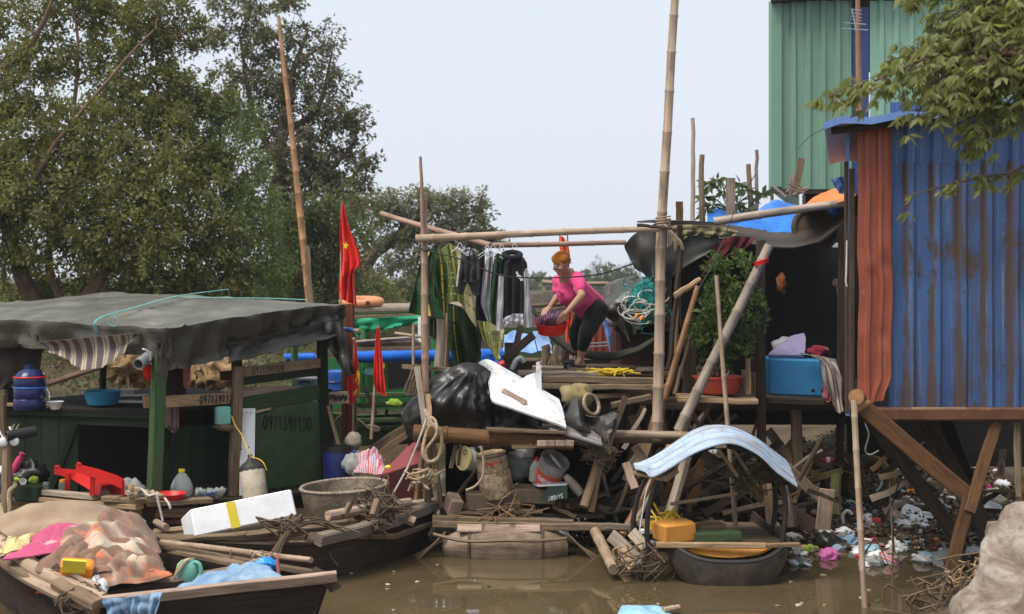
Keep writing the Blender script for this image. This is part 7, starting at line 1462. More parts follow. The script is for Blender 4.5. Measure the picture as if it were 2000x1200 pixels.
m = MB(); m.sheet([[at(1312, 800, 16.4), at(1312, 445, 16.4)], [at(1312, 760, 18.4), at(1312, 430, 18.4)]], .04); m.sheet([[at(1330, 640, 16.2), at(1330, 440, 16.2)], [at(1400, 640, 16.6), at(1400, 440, 16.6)]], .02); m.build('side_wall', 'dark', sk)
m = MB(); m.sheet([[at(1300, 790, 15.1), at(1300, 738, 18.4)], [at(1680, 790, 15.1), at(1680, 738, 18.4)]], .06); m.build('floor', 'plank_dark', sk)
m = MB(); m.beam(at(1480, 782, 15.0), at(1665, 788, 15.0), .08, .07); m.beam(at(1480, 800, 15.3), at(1600, 798, 15.3), .07, .05); m.build('floor_beam', 'plank_dark', sk)
for a, b, w_, mt in (((1488, 880, 14.9), (1485, 470, 14.9), 17, 'plank_dark'), ((1560, 920, 15.2), (1552, 790, 15.2), 20, 'plank'), ((1316, 800, 15.3), (1327, 440, 15.1), 10, 'plank_dark'), ((1640, 900, 15.6), (1645, 470, 15.6), 14, 'plank_dark'), ((1478, 760, 15.2), (1472, 650, 15.2), 12, 'plank_dark')):
    m = MB(); m.beam(at(*a), at(*b), px(w_, a[2]), px(w_, a[2])*.8, up=(0, -1, 0), jit=.012, segs=5); m.build('post', mt, sk)
m = MB(); m.bamb([at(1395, 433, 15.6), at(1652, 396, 15.5)], .05, 10, node=.7, taper=.9); m.build('ridge_pole', 'bamboo_grey', sk)
m = MB(); m.sheet([[at(1610, 482, 18.3), at(1613, 476, 18.3)], [at(1640, 484, 18.3), at(1642, 474, 18.3)]], .02); m.build('light_patch', 'white_plastic', sk)  # white piece standing in for a small patch of light
hang('black_tarpaulin', 'black tarpaulin flap hanging off the left end of the shack roof behind the mast', 'tarpaulin', 'tarp_black', [[(1219, 480), (1236, 460), (1264, 445), (1300, 431), (1395, 434)], [(1228, 502), (1246, 492), (1272, 482), (1310, 470), (1400, 455)], [(1240, 522), (1258, 524), (1282, 520), (1318, 502), (1405, 472)], [(1256, 534), (1268, 548), (1288, 568), (1325, 530), (1405, 482)]], 15.35, fold=.07, k=2.5, seed=3, th=.01)
hang('straw_fringe', 'ragged yellowish fringe hanging along the shack roof edge', 'fringe', cloth('straw coloured fringe', (.24, .21, .11), (.10, .085, .045), 10), [[(1308, 440), (1350, 440), (1400, 442), (1440, 452)], [(1312, 455), (1350, 452), (1395, 455), (1440, 458)], [(1318, 492), (1345, 462), (1385, 464), (1435, 461)]], 15.3, fold=.06, k=6)
hang('dark_red_cloth', 'dark red cloth hanging in the shadow of the shack roof', 'cloth', cloth('dark red cloth', (.10, .018, .015), (.06, .012, .01)), [[(1400, 470), (1440, 462), (1475, 465)], [(1385, 500), (1420, 495), (1450, 490)], [(1372, 540), (1385, 520), (1400, 510)]], 15.3, fold=.06)
P = []; m = MB()
for i in range(41):
    t = i/40; x = lerp(1382, 1662, t); y0 = rz(x, TT)+1; row = []
    for j in range(13):
        q = j/12; h0 = np.interp(x, [1382, 1430, 1480, 1510, 1560, 1600, 1662], [3, 12, 36, 60, 48, 46, 42]); row.append(at(x, y0-h0*q+3*nz((t*9, q*2, 2)), 16.0+2.0*q)+V(0, 0, .12*math.sin(math.pi*q)*(1+nz((t*5, q*3, 5)))+.05*nz((t*14, q*4, 1))))
    P.append(row)
m.sheet(P, .012); tag(m.build('blue_tarpaulin', cloth('azure tarpaulin', (.014, .20, .68), (.008, .13, .5), 4, rough=.4)), 'crumpled bright blue tarpaulin lying over the shack roof', 'tarpaulin')
M['orange_tarp'] = cloth('orange tarpaulin', (.75, .22, .06), (.6, .16, .04))
drape('orange_tarpaulin', 'faded orange tarpaulin strip on the blue tarpaulin beside the shed', 'tarpaulin', 'orange_tarp', [(1562, 412, 15.6), (1668, 392, 15.4), (1668, 372, 16.6), (1590, 395, 17)], .08, .05, 3, seed=81, n=24)
m = MB(); c = at(1592, 448, 15.93); m.lathe([(.24+.035*math.cos(a), .035*math.sin(a)) for a in [i*.785 for i in range(8)]], c, (.05, -.93, .35), 30, closed=True); m.lathe([(.001, .0), (.22, .01), (.22, -.01), (.001, -.02)], c, (.05, -.93, .35), 24)
for a in (0, .785, 1.57): pass
tag(m.build('basket_cover', M['plank_dark']), 'dark round basket lid standing on the shack roof edge', 'lid')
hang('blue_corner_sheet', 'small blue sheet flapping at the top corner of the shed side', 'sheet', 'roof_blue', [[(1622, 352), (1640, 346), (1660, 345)], [(1632, 366), (1645, 362), (1660, 360)], [(1640, 378), (1650, 380), (1660, 378)]], 14.6)
# inside the shack
cb = thing('blue_chest', 'bright blue insulated chest standing at the shack floor edge', 'chest', at(1555, 775, 15.1)); 
M['chest_blue'] = paint('sky blue painted chest', (.035, .24, .48), da=.35, rough=.5, sc=3)
m = MB(); P = [[at(1497, 700, 15.0), at(1497, 768, 15.0)], [at(1600, 702, 14.95), at(1613, 776, 14.95)]]; m.box(at(1556, 735, 15.25), (px(118, 15.1), .5, px(72, 15.1)), (0, .03, -.06), .05); m.build('body', 'chest_blue', cb)
for x in (1588, 1606): m = MB(); m.lathe([(.001, .005), (.018, .004), (.02, 0)], at(x, 763, 14.96), (0, -1, 0), 12); m.build('drain_hole', 'ink', cb)
drape('foam_sheet', 'lilac foam lid leaning on top of the blue chest', 'lid', paint('lilac foam', (.30, .26, .42), da=.5), [(1500, 698, 15.15), (1570, 698, 15.1), (1572, 655, 15.6), (1545, 662, 15.7)], .03, .015, 2, seed=91, n=16, th=.03)
lump('foam_slab', 'pale foam slab behind the lilac lid in the shack', 'slab', 'white_plastic', at(1535, 676, 16), (.16, .06, .1), wob=.2)
hang('draped_cloth', 'grimy cream and pink cloth hanging over the right corner of the blue chest', 'cloth', paint('grimy printed cloth', (.42, .36, .30), dirt=(.20, .10, .10), da=.9, rough=.9, sc=6), [[(1560, 690), (1590, 694), (1632, 702)], [(1600, 700), (1618, 715), (1640, 730)], [(1610, 745), (1628, 752), (1645, 755)], [(1625, 775), (1636, 805), (1645, 800)]], 14.85, fold=.10, k=4, seed=2)
hang('draped_cloth', 'dusty pink cloth hanging low beside the blue chest', 'cloth', 'cloth_pinkish', [[(1608, 740), (1616, 742), (1628, 750)], [(1606, 770), (1616, 775), (1628, 775)], [(1610, 780), (1616, 786), (1626, 782)]], 14.92, fold=.06)
lump('red_bag', 'dark red bag heaped on the blue chest', 'bag', cloth('dark crimson cloth', (.22, .02, .03)), at(1595, 688, 15.3), (.14, .12, .07), wob=.5)
sp_ = thing('skimmer', 'pale round skimmer hanging on the dark shack wall', 'skimmer', at(1633, 600, 15.8)); m = MB(); m.blob(at(1632, 552, 15.8), (.04, .015, .045), wob=.05); m.build('bowl', 'plank_grey', sp_); m = MB(); m.tube([at(1635, 560, 15.8), at(1638, 605, 15.8)], .006, 5); m.tube([at(1638, 560, 15.8), at(1642, 592, 15.8)], .004, 5); m.build('handle', 'plank_grey', sp_)
lump('dried_bunch', 'orange brown dried bunch hanging on the back post of the shack', 'bunch', cloth('rusty dried leaves', (.26, .09, .02), (.14, .05, .015)), at(1526, 552, 15.6), (.05, .05, .1), wob=.6)
rope('shed_cord', 'knotted pale cord hanging at the shed corner', 'cord_white', [(1654, 470, 12.3), (1653, 530, 12.3), (1652, 548, 12.3), (1654, 560, 12.3)], .007)
# potted tree
pt = thing('potted_tree', 'bushy glossy potted citrus tree growing in a red plastic tub', 'tree', at(1403, 765, 14.9))
c = at(1403, 768, 14.8); m = MB(); m.lathe([(.001, 0), (.20, 0), (.215, .02), (.25, .155), (.275, .165), (.275, .18), (.245, .18), (.20, .12), (.001, .12)], c, n=30); m.build('tub', paint('faded red tub', (.52, .075, .045), da=.3, rough=.45), pt)
m = MB()
for L in ([(1402, 755, 14.8), (1406, 710, 14.8), (1412, 640, 14.8), (1428, 520, 14.8)], [(1400, 755, 14.8), (1392, 710, 14.8), (1375, 660, 14.8)], [(1405, 740, 14.8), (1430, 700, 14.85), (1465, 640, 14.9)], [(1410, 650, 14.8), (1400, 590, 14.7), (1410, 540, 14.7)], [(1408, 690, 14.8), (1440, 650, 14.7), (1450, 590, 14.7)], [(1398, 755, 14.8), (1385, 720, 14.85), (1368, 690, 14.9)]):
    P = spline([at(*q) for q in L], 4); m.tube(P, [lerp(.018, .006, i/(len(P)-1)) for i in range(len(P))], 6)
m.build('trunk', 'plank_dark', pt)
CL = [(at(x, y, d), (px(r, d), px(r, d), px(r, d)*.9)) for x, y, d, r in [(1425, 508, 14.8, 26), (1445, 520, 14.8, 22), (1405, 530, 14.7, 26), (1440, 555, 14.7, 32), (1400, 565, 14.8, 28), (1455, 580, 14.8, 28), (1415, 600, 14.6, 36), (1380, 620, 14.8, 30), (1450, 625, 14.7, 36), (1475, 620, 14.9, 22), (1400, 655, 14.6, 36), (1365, 660, 14.8, 26), (1440, 670, 14.7, 34), (1475, 655, 14.9, 20), (1395, 690, 14.8, 26), (1425, 700, 14.8, 24), (1360, 645, 14.8, 18)]]
P, D = crown_points([(c, tuple(q*.85 for q in r)) for c, r in CL], 760, 12, .11, -.1); leaf_mesh('crown', P, D, .072, .46, 'leaf_citrus', pt)
m = MB(); m.blob(at(1458, 682, 15.0), .022, wob=.05); m.build('fruit', 'yellow_plastic', pt)
lash('yellow_twine', 'yellow twine wound in the potted citrus tree', (1400, 640, 14.9), 8, 1, 'cord_yellow', .07, .006)
ps = thing('plant_shelf', 'plank shelf with rough uprights carrying the red plant tub', 'shelf', at(1400, 785, 14.7))
m = MB(); m.beam(at(1322, 776, 14.65), at(1475, 782, 14.6), .55, .05, jit=.01, segs=4); m.build('board', 'plank_tan', ps)
for a, b, w_ in (((1474, 780, 14.95), (1472, 728, 15), 12), ((1462, 770, 14.6), (1460, 700, 14.6), 9), ((1455, 765, 14.8), (1452, 722, 14.8), 8)):
    m = MB(); m.beam(at(*a), at(*b), px(w_, 15), .04, up=(0, -1, 0), jit=.01, segs=3); m.build('upright', 'plank_tan', ps)
# ---------------------------------------------------------------- poles round the shack
for a in [('b', 'bamboo_prop', 'thick grey bamboo prop leaning across the potted tree with a red tie', 'prop', 'bamboo_grey', (1325, 842, 14.3), (1503, 480, 14.5), 22),
          ('b', 'bamboo_pole', 'slim bamboo pole standing upright before the potted tree down to the little canopy', 'pole', 'bamboo', (1437, 1030, 13.9), (1399, 538, 14.2), 10),
          ('b', 'leaning_stake', 'brown bamboo stake leaning left of the potted tree', 'stake', 'bamboo_orange', (1296, 780, 14.6), (1362, 560, 14.7), 13),
          ('r', 'leaning_stake', 'thin dark stake just right of the tall mast', 'stake', 'plank_dark', (1306, 720, 14.7), (1330, 490, 14.8), 11), ('r', 'leaning_stake', 'thin leaning stick below the pale driftwood branch', 'stake', 'plank', (1318, 770, 14.9), (1356, 632, 14.9), 8), ('r', 'leaning_stake', 'upright stick with red tie right of the mast', 'stake', 'plank', (1320, 690, 14.9), (1323, 578, 14.9), 10), ('p', 'leaning_stake', 'dark board standing behind the leaning stakes', 'stake', 'plank_dark', (1345, 775, 15.1), (1350, 640, 15.1), 26),
          ('r', 'driftwood_branch', 'pale splintered branch end lying on the stick tops right of the mast', 'branch', 'plank_tan', (1318, 578, 14.7), (1368, 546, 14.8), 13),
          ('r', 'roof_post', 'tall thin grey post above the shack roof nearest the mast', 'post', 'bamboo_grey', (1353, 436, 16.2), (1353, 232, 16.2), 9), ('r', 'roof_post', 'brown forked post right of the tall thin grey post', 'post', 'plank', (1371, 436, 16.4), (1371, 303, 16.4), 12), ('p', 'roof_post', 'short dark square post at the left of the shack roof', 'post', 'rust_wood', (1327, 436, 16), (1327, 394, 16), 14), ('p', 'roof_post', 'pale thick post among the papaya leaves', 'post', 'plank_grey', (1427, 430, 16.2), (1427, 348, 16.2), 18),
          ('r', 'roof_post', 'broken topped dark post right of the papaya leaves', 'post', 'plank', (1467, 425, 16.8), (1462, 322, 16.8), 11), ('r', 'roof_post', 'slim brown post standing highest right of the papaya', 'post', 'plank_pink', (1477, 425, 17), (1478, 292, 17), 8), ('p', 'roof_post', 'splintered board leaning before the green warehouse foot', 'post', 'plank', (1550, 385, 17), (1566, 310, 17), 13), ('p', 'roof_post', 'small grey stub left of the splintered board', 'post', 'plank_grey', (1546, 385, 17), (1546, 342, 17), 9), ('p', 'roof_post', 'thin slanted lath at the warehouse corner foot', 'post', 'plank_grey', (1535, 385, 17.5), (1508, 362, 17.5), 6)]:
    stick(*a)
m = MB()
for k in range(16): m.tube([at(1548+random.uniform(-10, 25), 372+random.uniform(-4, 8), 16.9), at(1552+random.uniform(-25, 30), 366+random.uniform(-10, 10), 16.9)], .008, 4)
tag(m.build('straw_tie', 'bamboo'), 'straw sticking out around the splintered board', 'straw')
m = MB(); 
for k in range(3): m.tube([at(1487, 509+k*3, 14.45)+V(.068*math.cos(a), .068*math.sin(a), .02*math.cos(a)) for a in [i*.55 for i in range(13)]], .008, 5)
tag(m.build('red_tie', 'red_plastic'), 'red cord tied round the top of the thick grey bamboo prop', 'tie')
rope('guy_wire', 'thin black wire slanting down from the warehouse side across the shack roof', 'cord_black', [(1476, 340, 15.8), (1440, 400, 15.2), (1400, 500, 14.6), (1362, 570, 14.4)], .006)
rope('guy_wire', 'thin wire sagging from the warehouse wall to the shed eave', 'cord_black', [(1560, 290, 18), (1580, 268, 15), (1612, 250, 12.4)], .004)
at_ = thing('antenna_post', 'brown wooden post with a small television antenna before the warehouse stripe', 'antenna', at(1677, 225, 13.6))
m = MB(); m.tube([at(1678, 230, 13.6), at(1675, -20, 13.6)], [px(12, 13.6)/2, px(9, 13.6)/2], 9); m.build('post', 'bamboo_orange', at_)
m = MB()
for y in (20, 27, 34, 40): m.tube([at(1660, y-2, 13.5), at(1683, y+1, 13.55)], .004, 4)
for y, w_ in ((46, 22), (57, 26)): m.tube([at(1670-w_, y-1, 13.5), at(1670+w_, y+2, 13.5)], .005, 4)
m.tube([at(1664, 18, 13.5), at(1672, 62, 13.5)], .006, 5); m.build('antenna', 'steel', at_)
pp = thing('papaya_plant', 'papaya plant with hand shaped leaves rising behind the shack roof', 'plant', at(1420, 440, 16.8)); m = MB(); PP, DD = [], []
for (x, y) in [(1385, 358), (1400, 352), (1375, 385), (1392, 400), (1412, 375), (1445, 358), (1456, 372), (1470, 388), (1488, 378), (1440, 400), (1410, 408), (1460, 408), (1380, 412)]:
    e = at(x, y, 16.7+random.uniform(-.2, .2)); m.tube(bez(at(1425, 420, 16.8), at((x+1425)/2, min(y, 400)-6, 16.8), e, 5), .008, 4)
    for k in range(9):
        a = k*.7+random.random()*.3; PP.append(e); DD.append(V(math.cos(a), -.4*random.random(), .55*math.sin(a)-.35).normalized())
m.build('stem', 'green_wood_l', pp); leaf_mesh('leaves', np.array([tuple(p) for p in PP]), np.array([tuple(p) for p in DD]), .15, .38, 'leaf_deep', pp)
# ================================================================ LITTLE BOAT WITH A CANOPY, DRIFTWOOD, LITTER, NEAR TREE
cbo = thing('canopy_boat', 'stubby black hulled boat with an orange inner strip under the blue canopy', 'boat', at(1420, 1130, 13.1))
m = MB(); P = []; c = at(1420, 1084, 13.0); W_ = px(225, 13.0)
for i in range(25):
    a = math.pi*i/24; xx = -math.cos(a); yy = math.sin(a); row = []
    for j in range(8):
        q = j/7; k = 1-.15*q**2.5; row.append(V(c.x+xx*W_/2*(abs(xx)**-.15 if abs(xx) > .01 else 1)*k*1.0, c.y+.05-.34*yy**.7*k+.0, c.z-.045+.15*abs(xx)**2.6-.27*q+.02))
    P.append(row)
m.sheet(P, .03); m.build('bow', paint('muddy black hull', (.04, .032, .025), dirt=(.17, .125, .08), da=.9, rough=.55, sc=4, scuff=(.14, .11, .08)), cbo)
m = MB(); m.sheet([[P[0][k], P[0][k]+V(.05, 1.6, .03)] for k in (0, 3, 7)], .03); m.build('hull_side', 'hull_tar', cbo); m = MB(); m.sheet([[P[24][k], P[24][k]+V(-.05, 1.6, .03)] for k in (0, 3, 7)], -.03); m.build('hull_side', 'hull_tar', cbo)
m = MB(); m.tube([p[0]+V(0, 0, .01) for p in P], .028, 8); m.build('rubbing_strake', 'rubber', cbo)
m = MB(); Q = []
for i in range(13):
    t = i/12; Q.append([at(lerp(1338, 1506, t), 1073, 12.9), at(lerp(1345, 1500, t), 1076+15*math.sin(math.pi*t)**.6, 12.85)])
m.sheet(Q, .02); m.build('orange_strip', paint('orange foam edge', (.72, .30, .05), da=.4), cbo)
def cp(a, b, w_, h_, mt, nm='plank'): m = MB(); m.beam(at(*a), at(*b), w_, h_, jit=.01, segs=4); return m.build(nm, mt, cbo)
cp((1282, 1064, 12.85), (1495, 1066, 12.8), .06, .05, 'plank_tan', 'front_plank'); cp((1495, 1066, 12.8), (1560, 1064, 12.9), .05, .04, 'plank_tan', 'front_plank'); cp((1285, 1072, 13.1), (1545, 1070, 13.1), .1, .04, 'plank_dark', 'front_plank')
m = MB(); m.sheet([[at(1275, 1062, 13.0), at(1290, 1020, 14.4)], [at(1545, 1060, 13.0), at(1520, 1020, 14.4)]], .03); m.build('deck', 'plank', cbo)
cp((1355, 1048, 13.0), (1445, 1046, 13.0), .2, .09, 'green_wood_l', 'green_board'); cp((1240, 1022, 13.6), (1300, 1024, 13.5), .16, .05, 'plank_grey'); cp((1360, 1030, 13.4), (1410, 1026, 13.5), .16, .05, 'plank_tan'); cp((1250, 1038, 13.2), (1330, 1036, 13.2), .08, .04, 'white_plastic')
# tyre hoops
for nm, L in (('tyre_hoop', [(1266, 1075, 12.9), (1264, 1030, 12.9), (1272, 970, 12.9), (1300, 920, 12.9), (1360, 882, 12.9), (1420, 872, 12.9), (1480, 890, 12.9), (1520, 930, 12.9), (1534, 985, 12.9), (1528, 1062, 12.9)]),
              ('tyre_hoop', [(1235, 1055, 13.5), (1238, 1010, 13.5), (1250, 960, 13.5), (1278, 915, 13.5), (1340, 872, 13.5), (1410, 858, 13.5), (1470, 872, 13.5), (1505, 920, 13.5), (1515, 985, 13.5), (1505, 1050, 13.5)])):
    m = MB(); m.tube(spline([at(*p) for p in L], 5), .027, 9, sq=.9); m.build(nm, 'rubber', cbo)
for a, b in (((1398, 870, 12.95), (1440, 930, 13.1)), ((1425, 868, 13.1), (1480, 950, 13.3)), ((1310, 985, 13.6), (1440, 964, 13.4))): m = MB(); m.tube([at(*a), at(*b)], .018, 6); m.build('brace', 'bamboo', cbo)
m = MB(); m.box(at(1407, 871, 12.8), (.11, .09, .04), (0, 0, 0), .2); m.build('block', 'plank_pink', cbo)
m = MB(); m.beam(at(1245, 922, 13.1), at(1300, 935, 12.9), .16, .03); m.beam(at(1296, 935, 12.85), at(1318, 918, 12.95), .09, .06); m.build('roof_batten', 'plank_tan', cbo)
can = thing('canopy', 'curved pale blue metal canopy sheet over the little black boat', 'canopy', at(1395, 880, 13.2))
ne = spline([at(*p) for p in [(1240, 914, 13.0), (1262, 922, 12.85), (1276, 929, 12.78), (1320, 905, 12.75), (1360, 882, 12.75), (1400, 868, 12.75), (1440, 868, 12.75), (1485, 889, 12.75), (1520, 922, 12.75), (1558, 951, 12.75)]], 6)
fe = spline([at(*p) for p in [(1237, 912, 13.6), (1262, 900, 13.65), (1290, 882, 13.75), (1325, 858, 13.8), (1360, 838, 13.8), (1395, 830, 13.8), (1430, 834, 13.8), (1468, 851, 13.8), (1502, 873, 13.8), (1536, 900, 13.8)]], 6)
g = G('pale blue canopy sheet'); o = g.coord('Object', rnd=False); c_ = g.mix(g.ramp(g.noise(o, 4, 6, .7), [(.44, 0), (.66, .8)]), (.40, .50, .64), (.30, .29, .27)); c_ = g.mix(g.ramp(g.noise(o, 16, 5), [(.6, 0), (.68, .6)]), c_, (.2, .17, .14)); g.base(c_); M['canopy'] = g.set(.45, .4)
Pc = []
for i, (a, b) in enumerate(zip(ne, fe)):
    row = []
    for j in range(25):
        q = j/24; r = .018*(1 if (q*5) % 1 > .85 else 0)+.012*nz((i*.1, q*4, 0)); row.append(a.lerp(b, q)+V(0, 0, r+.02*math.sin(q*3.1)))
    Pc.append(row)
m = MB(); m.sheet(Pc, .012); m.build('sheet', 'canopy', can)
for j in (5, 11, 17):
    m = MB(); m.tube([r[j]+V(0, -.004, .008) for r in Pc], .0035, 5); m.build('seam', 'canopy', can)
fb_ = thing('foam_block', 'chunky dirty orange foam block lying on the little boat', 'block', at(1317, 1058, 12.9)); m = MB(); c = at(1317, 1036, 13.0); rm = Euler((.05, -.04, .42)).to_matrix()
m.box(c, (px(76, 13), .24, px(38, 13)), rm, .10, wob=.02); m.build('block', paint('orange foam', (.58, .26, .045), dirt=(.2, .11, .05), da=.5, rough=.85, scuff=(.72, .4, .12)), fb_)
lash('flower_scrap', 'yellow and green plant scraps behind the orange foam block', (1300, 1014, 13.2), 20, 1, 'cord_yellow', .08, .012)
lash('rope_tangle', 'matted mess of cord and bamboo peelings left of the black boat', (1245, 1078, 13.1), 10, 1, 'rope', .10, .008); lash('rope_tangle', 'dark matted cords trailing into the water by the black boat', (1262, 1096, 12.9), 14, 1, 'rope_dark', .13, .008)
lash('moss_tangle', 'mossy twigs caught on the canopy braces', (1450, 930, 13.3), 34, 1, cloth('mossy twig', (.15, .13, .05), (.08, .07, .03)), .11, .007)
rope('rope', 'pale cord hanging from the canopy end to the little boat', 'cord_white', [(1272, 935, 12.85), (1262, 960, 12.85), (1255, 1000, 12.85), (1248, 1045, 12.85)], .007)
stick('b', 'floating_log', 'pale bamboo log slanting into the water left of the black boat', 'log', 'bamboo', (1163, 1040, 13.9), (1200, 1112, 12.9), 22, taper=1)
for a in [('grey board half sunk beside the pale bamboo log', 'plank_grey', (1195, 1046, 13.4), (1252, 1100, 12.9), 26), ('second grey board under the matted cords', 'plank_grey', (1235, 1040, 13.2), (1262, 1070, 13), 22), ('short board end poking from the matted cords', 'plank_tan', (1215, 1075, 13.1), (1236, 1110, 12.9), 20)]: stick('p', 'sunken_board', a[0], 'board', a[1], a[2], a[3], a[4])
# ---- named timbers below the shack
TM = [('r', 'leaning_pole', 'reddish pole leaning up to the shack floor right of the raft', 'bamboo_orange', (1215, 1045, 14.2), (1330, 830, 14.8), 16), ('r', 'leaning_pole', 'long pale pole just right of the reddish leaning pole', 'bamboo', (1232, 1040, 14.0), (1322, 870, 14.4), 11), ('p', 'leaning_pole', 'flat tan board leaning steeply under the tall mast', 'plank_tan', (1245, 930, 14.7), (1285, 800, 14.8), 16), ('r', 'leaning_pole', 'thick grey pole rising behind the left canopy end', 'bamboo_grey', (1300, 1040, 14.2), (1345, 880, 14.3), 24),
      ('r', 'leaning_pole', 'thin brown rod leaning left below the bamboo roof beam', 'plank', (1204, 1000, 14.6), (1262, 850, 14.8), 9), ('p', 'leaning_pole', 'short pink board wedged between the leaning poles', 'plank_pink', (1222, 905, 14.2), (1240, 955, 14.0), 16), ('p', 'leaning_pole', 'pinkish short board below the roof beam end', 'plank_pink', (1240, 872, 14.4), (1262, 905, 14.4), 18),
      ('p', 'fallen_beam', 'heavy dark beam sloping down behind the canopy boat', 'plank_dark', (1370, 890, 14.9), (1590, 1030, 14.6), 30), ('p', 'fallen_beam', 'weathered beam sloping down right of the canopy', 'plank', (1535, 912, 14.6), (1612, 982, 14.5), 22), ('p', 'fallen_beam', 'short stained beam lying below the dark shack posts', 'plank', (1555, 888, 15.6), (1625, 908, 15.5), 18), ('p', 'fallen_beam', 'mossy green board lying by the pale plastic bag', paint('mossy board', (.12, .11, .03), da=.6), (1572, 940, 15.1), (1645, 920, 15.2), 12), ('p', 'upright_board', 'pinkish upright board standing in the water edge litter', 'plank_pink', (1607, 1034, 14.2), (1616, 956, 14.2), 29),
      ('p', 'upright_board', 'split tan board behind the right canopy hoop', 'plank_tan', (1508, 1030, 13.9), (1500, 945, 14.0), 20), ('p', 'upright_board', 'pale board right of the right canopy hoop', 'plank_pink', (1545, 1030, 13.9), (1530, 950, 14.0), 14), ('r', 'upright_board', 'thin roots hanging at the right end of the canopy', 'plank', (1555, 1030, 13.9), (1536, 950, 14), 8), ('r', 'mossy_stump', 'mossy round stump right of the pinkish upright board', cloth('moss', (.10, .10, .03), (.05, .05, .02)), (1632, 1010, 14.6), (1634, 930, 14.8), 22),
      ('p', 'leaning_pole', 'slanting thin stake under the plant shelf', 'plank', (1375, 860, 14.7), (1345, 785, 14.6), 9), ('r', 'leaning_pole', 'second thin stake slanting right under the plant shelf', 'plank', (1400, 845, 14.8), (1368, 785, 14.8), 8), ('p', 'leaning_pole', 'greyish board slanting behind the canopy top', 'plank', (1500, 840, 15.4), (1560, 920, 15.2), 18), ('p', 'leaning_pole', 'pale triangular board under the blue chest', 'plank_tan', (1520, 905, 15.4), (1565, 850, 15.5), 22)]
for k in TM: stick(k[0], k[1], k[2], 'timber', k[3], k[4], k[5], k[6])
rs = random.Random(5)
def scatter_stick(n, x0, x1, y0, y1, d0, d1, name, label, group, mats, w0, w1, lmin, lmax, steep):
    for i in range(n):
        x, y, d = rs.uniform(x0, x1), rs.uniform(y0, y1), rs.uniform(d0, d1); a = at(x, y, d); g_ = hgt(a.x, a.y); a.z = max(a.z, g_+.02)
        L = rs.uniform(lmin, lmax); th = rs.gauss(*steep); b = a+V(math.cos(th)*L, rs.uniform(-.3, .3)*L, math.sin(th)*L); gb = max(hgt(b.x, b.y), -.1)
        b.z = max(b.z, gb+.02); mt = rs.choice(mats); m = MB(); w_ = rs.uniform(w0, w1)
        if rs.random() < .5: m.beam(a, b, w_*1.6, w_*.5, up=(0, -1, .2), jit=.03, segs=5, taper=rs.uniform(.6, 1), twist=rs.uniform(-.4, .4))
        else: m.tube([a, a.lerp(b, .5)+V(0, rs.uniform(-.03, .03), rs.uniform(-.03, .03)), b], [w_*.5, w_*.55, w_*.4], 7)
        tag(m.build(name, mt), label, 'driftwood', group)
wm = ['plank', 'plank', 'plank_dark', 'plank_dark', 'plank_dark', 'plank_grey', 'rust_wood', 'plank_dark']
scatter_stick(46, 1190, 1360, 850, 1040, 14.6, 15.8, 'driftwood_stick', 'weathered stick in the jumble of timber between raft and canopy boat', 'jumbled sticks right of the raft', wm, .03, .07, .3, .9, (1.1, .5))
scatter_stick(40, 1330, 1560, 900, 1030, 14.6, 16.2, 'driftwood_stick', 'weathered stick in the dark jumble behind the canopy boat', 'jumbled sticks behind the canopy boat', wm, .03, .08, .3, .9, (.3, .9))
scatter_stick(44, 1550, 1950, 880, 1110, 13.6, 18, 'driftwood_stick', 'broken stick lying in the litter below the blue shed', 'sticks in the shore litter', wm, .02, .05, .2, .6, (.2, .4))
scatter_stick(30, 880, 1180, 965, 1000, 14.4, 15.4, 'driftwood_stick', 'splintered stick lying on the raft planks among the rubbish', 'sticks on the raft', wm, .02, .05, .2, .6, (.1, .3))
# ---- litter on the shore
def gpt(pxx, pyy):
    """where the ray of a photo point meets ground or water"""
    d = 10.5
    while d < 24:
        p = at(pxx, pyy, d); 
        if p.z <= max(hgt(p.x, p.y), 0): return V(p.x, p.y, max(hgt(p.x, p.y), 0))
        d += .03
    return at(pxx, pyy, 20)
def crumple(name, label, cat, mat, pxx, pyy, r, wob=.55, ws=3.5, group=None, n=9, flat=.55):
    p = gpt(pxx, pyy); m = MB(); m.blob(p+V(0, 0, r*flat*.5), (r, r*.8, r*flat), (rs.uniform(-.3, .3), rs.uniform(-.3, .3), rs.uniform(0, 6)), n, wob, ws, rs.random()*50); return tag(m.build(name, mat), label, cat, group)
def tray(label, pxx, pyy, wpx, rot, group=None):
    p = gpt(pxx, pyy); s_ = px(wpx, p.y)/2; E = Euler(rot).to_matrix(); t = thing('foam_tray', label, 'foam tray', p, group); m = MB(); P = []
    for z, k in ((.0, .72), (.02, .80), (.28, .97), (.30, 1.06), (.32, 1.06), (.32, .98), (.29, .92), (.06, .74), (.05, .70)):
        P.append([p+V(0, 0, .03)+E @ V(s_*k*math.copysign(abs(math.cos(a))**.45, math.cos(a)), s_*.8*k*math.copysign(abs(math.sin(a))**.45, math.sin(a)), s_*z) for a in [i*math.pi/12 for i in range(24)]])
    o = m.grid(P, cv=True); m.fc([o+j for j in reversed(range(24))], [(0, 0)]*24); m.fc([o+8*24+j for j in range(24)], [(0, 0)]*24); m.build('tray', 'white_foam', t)
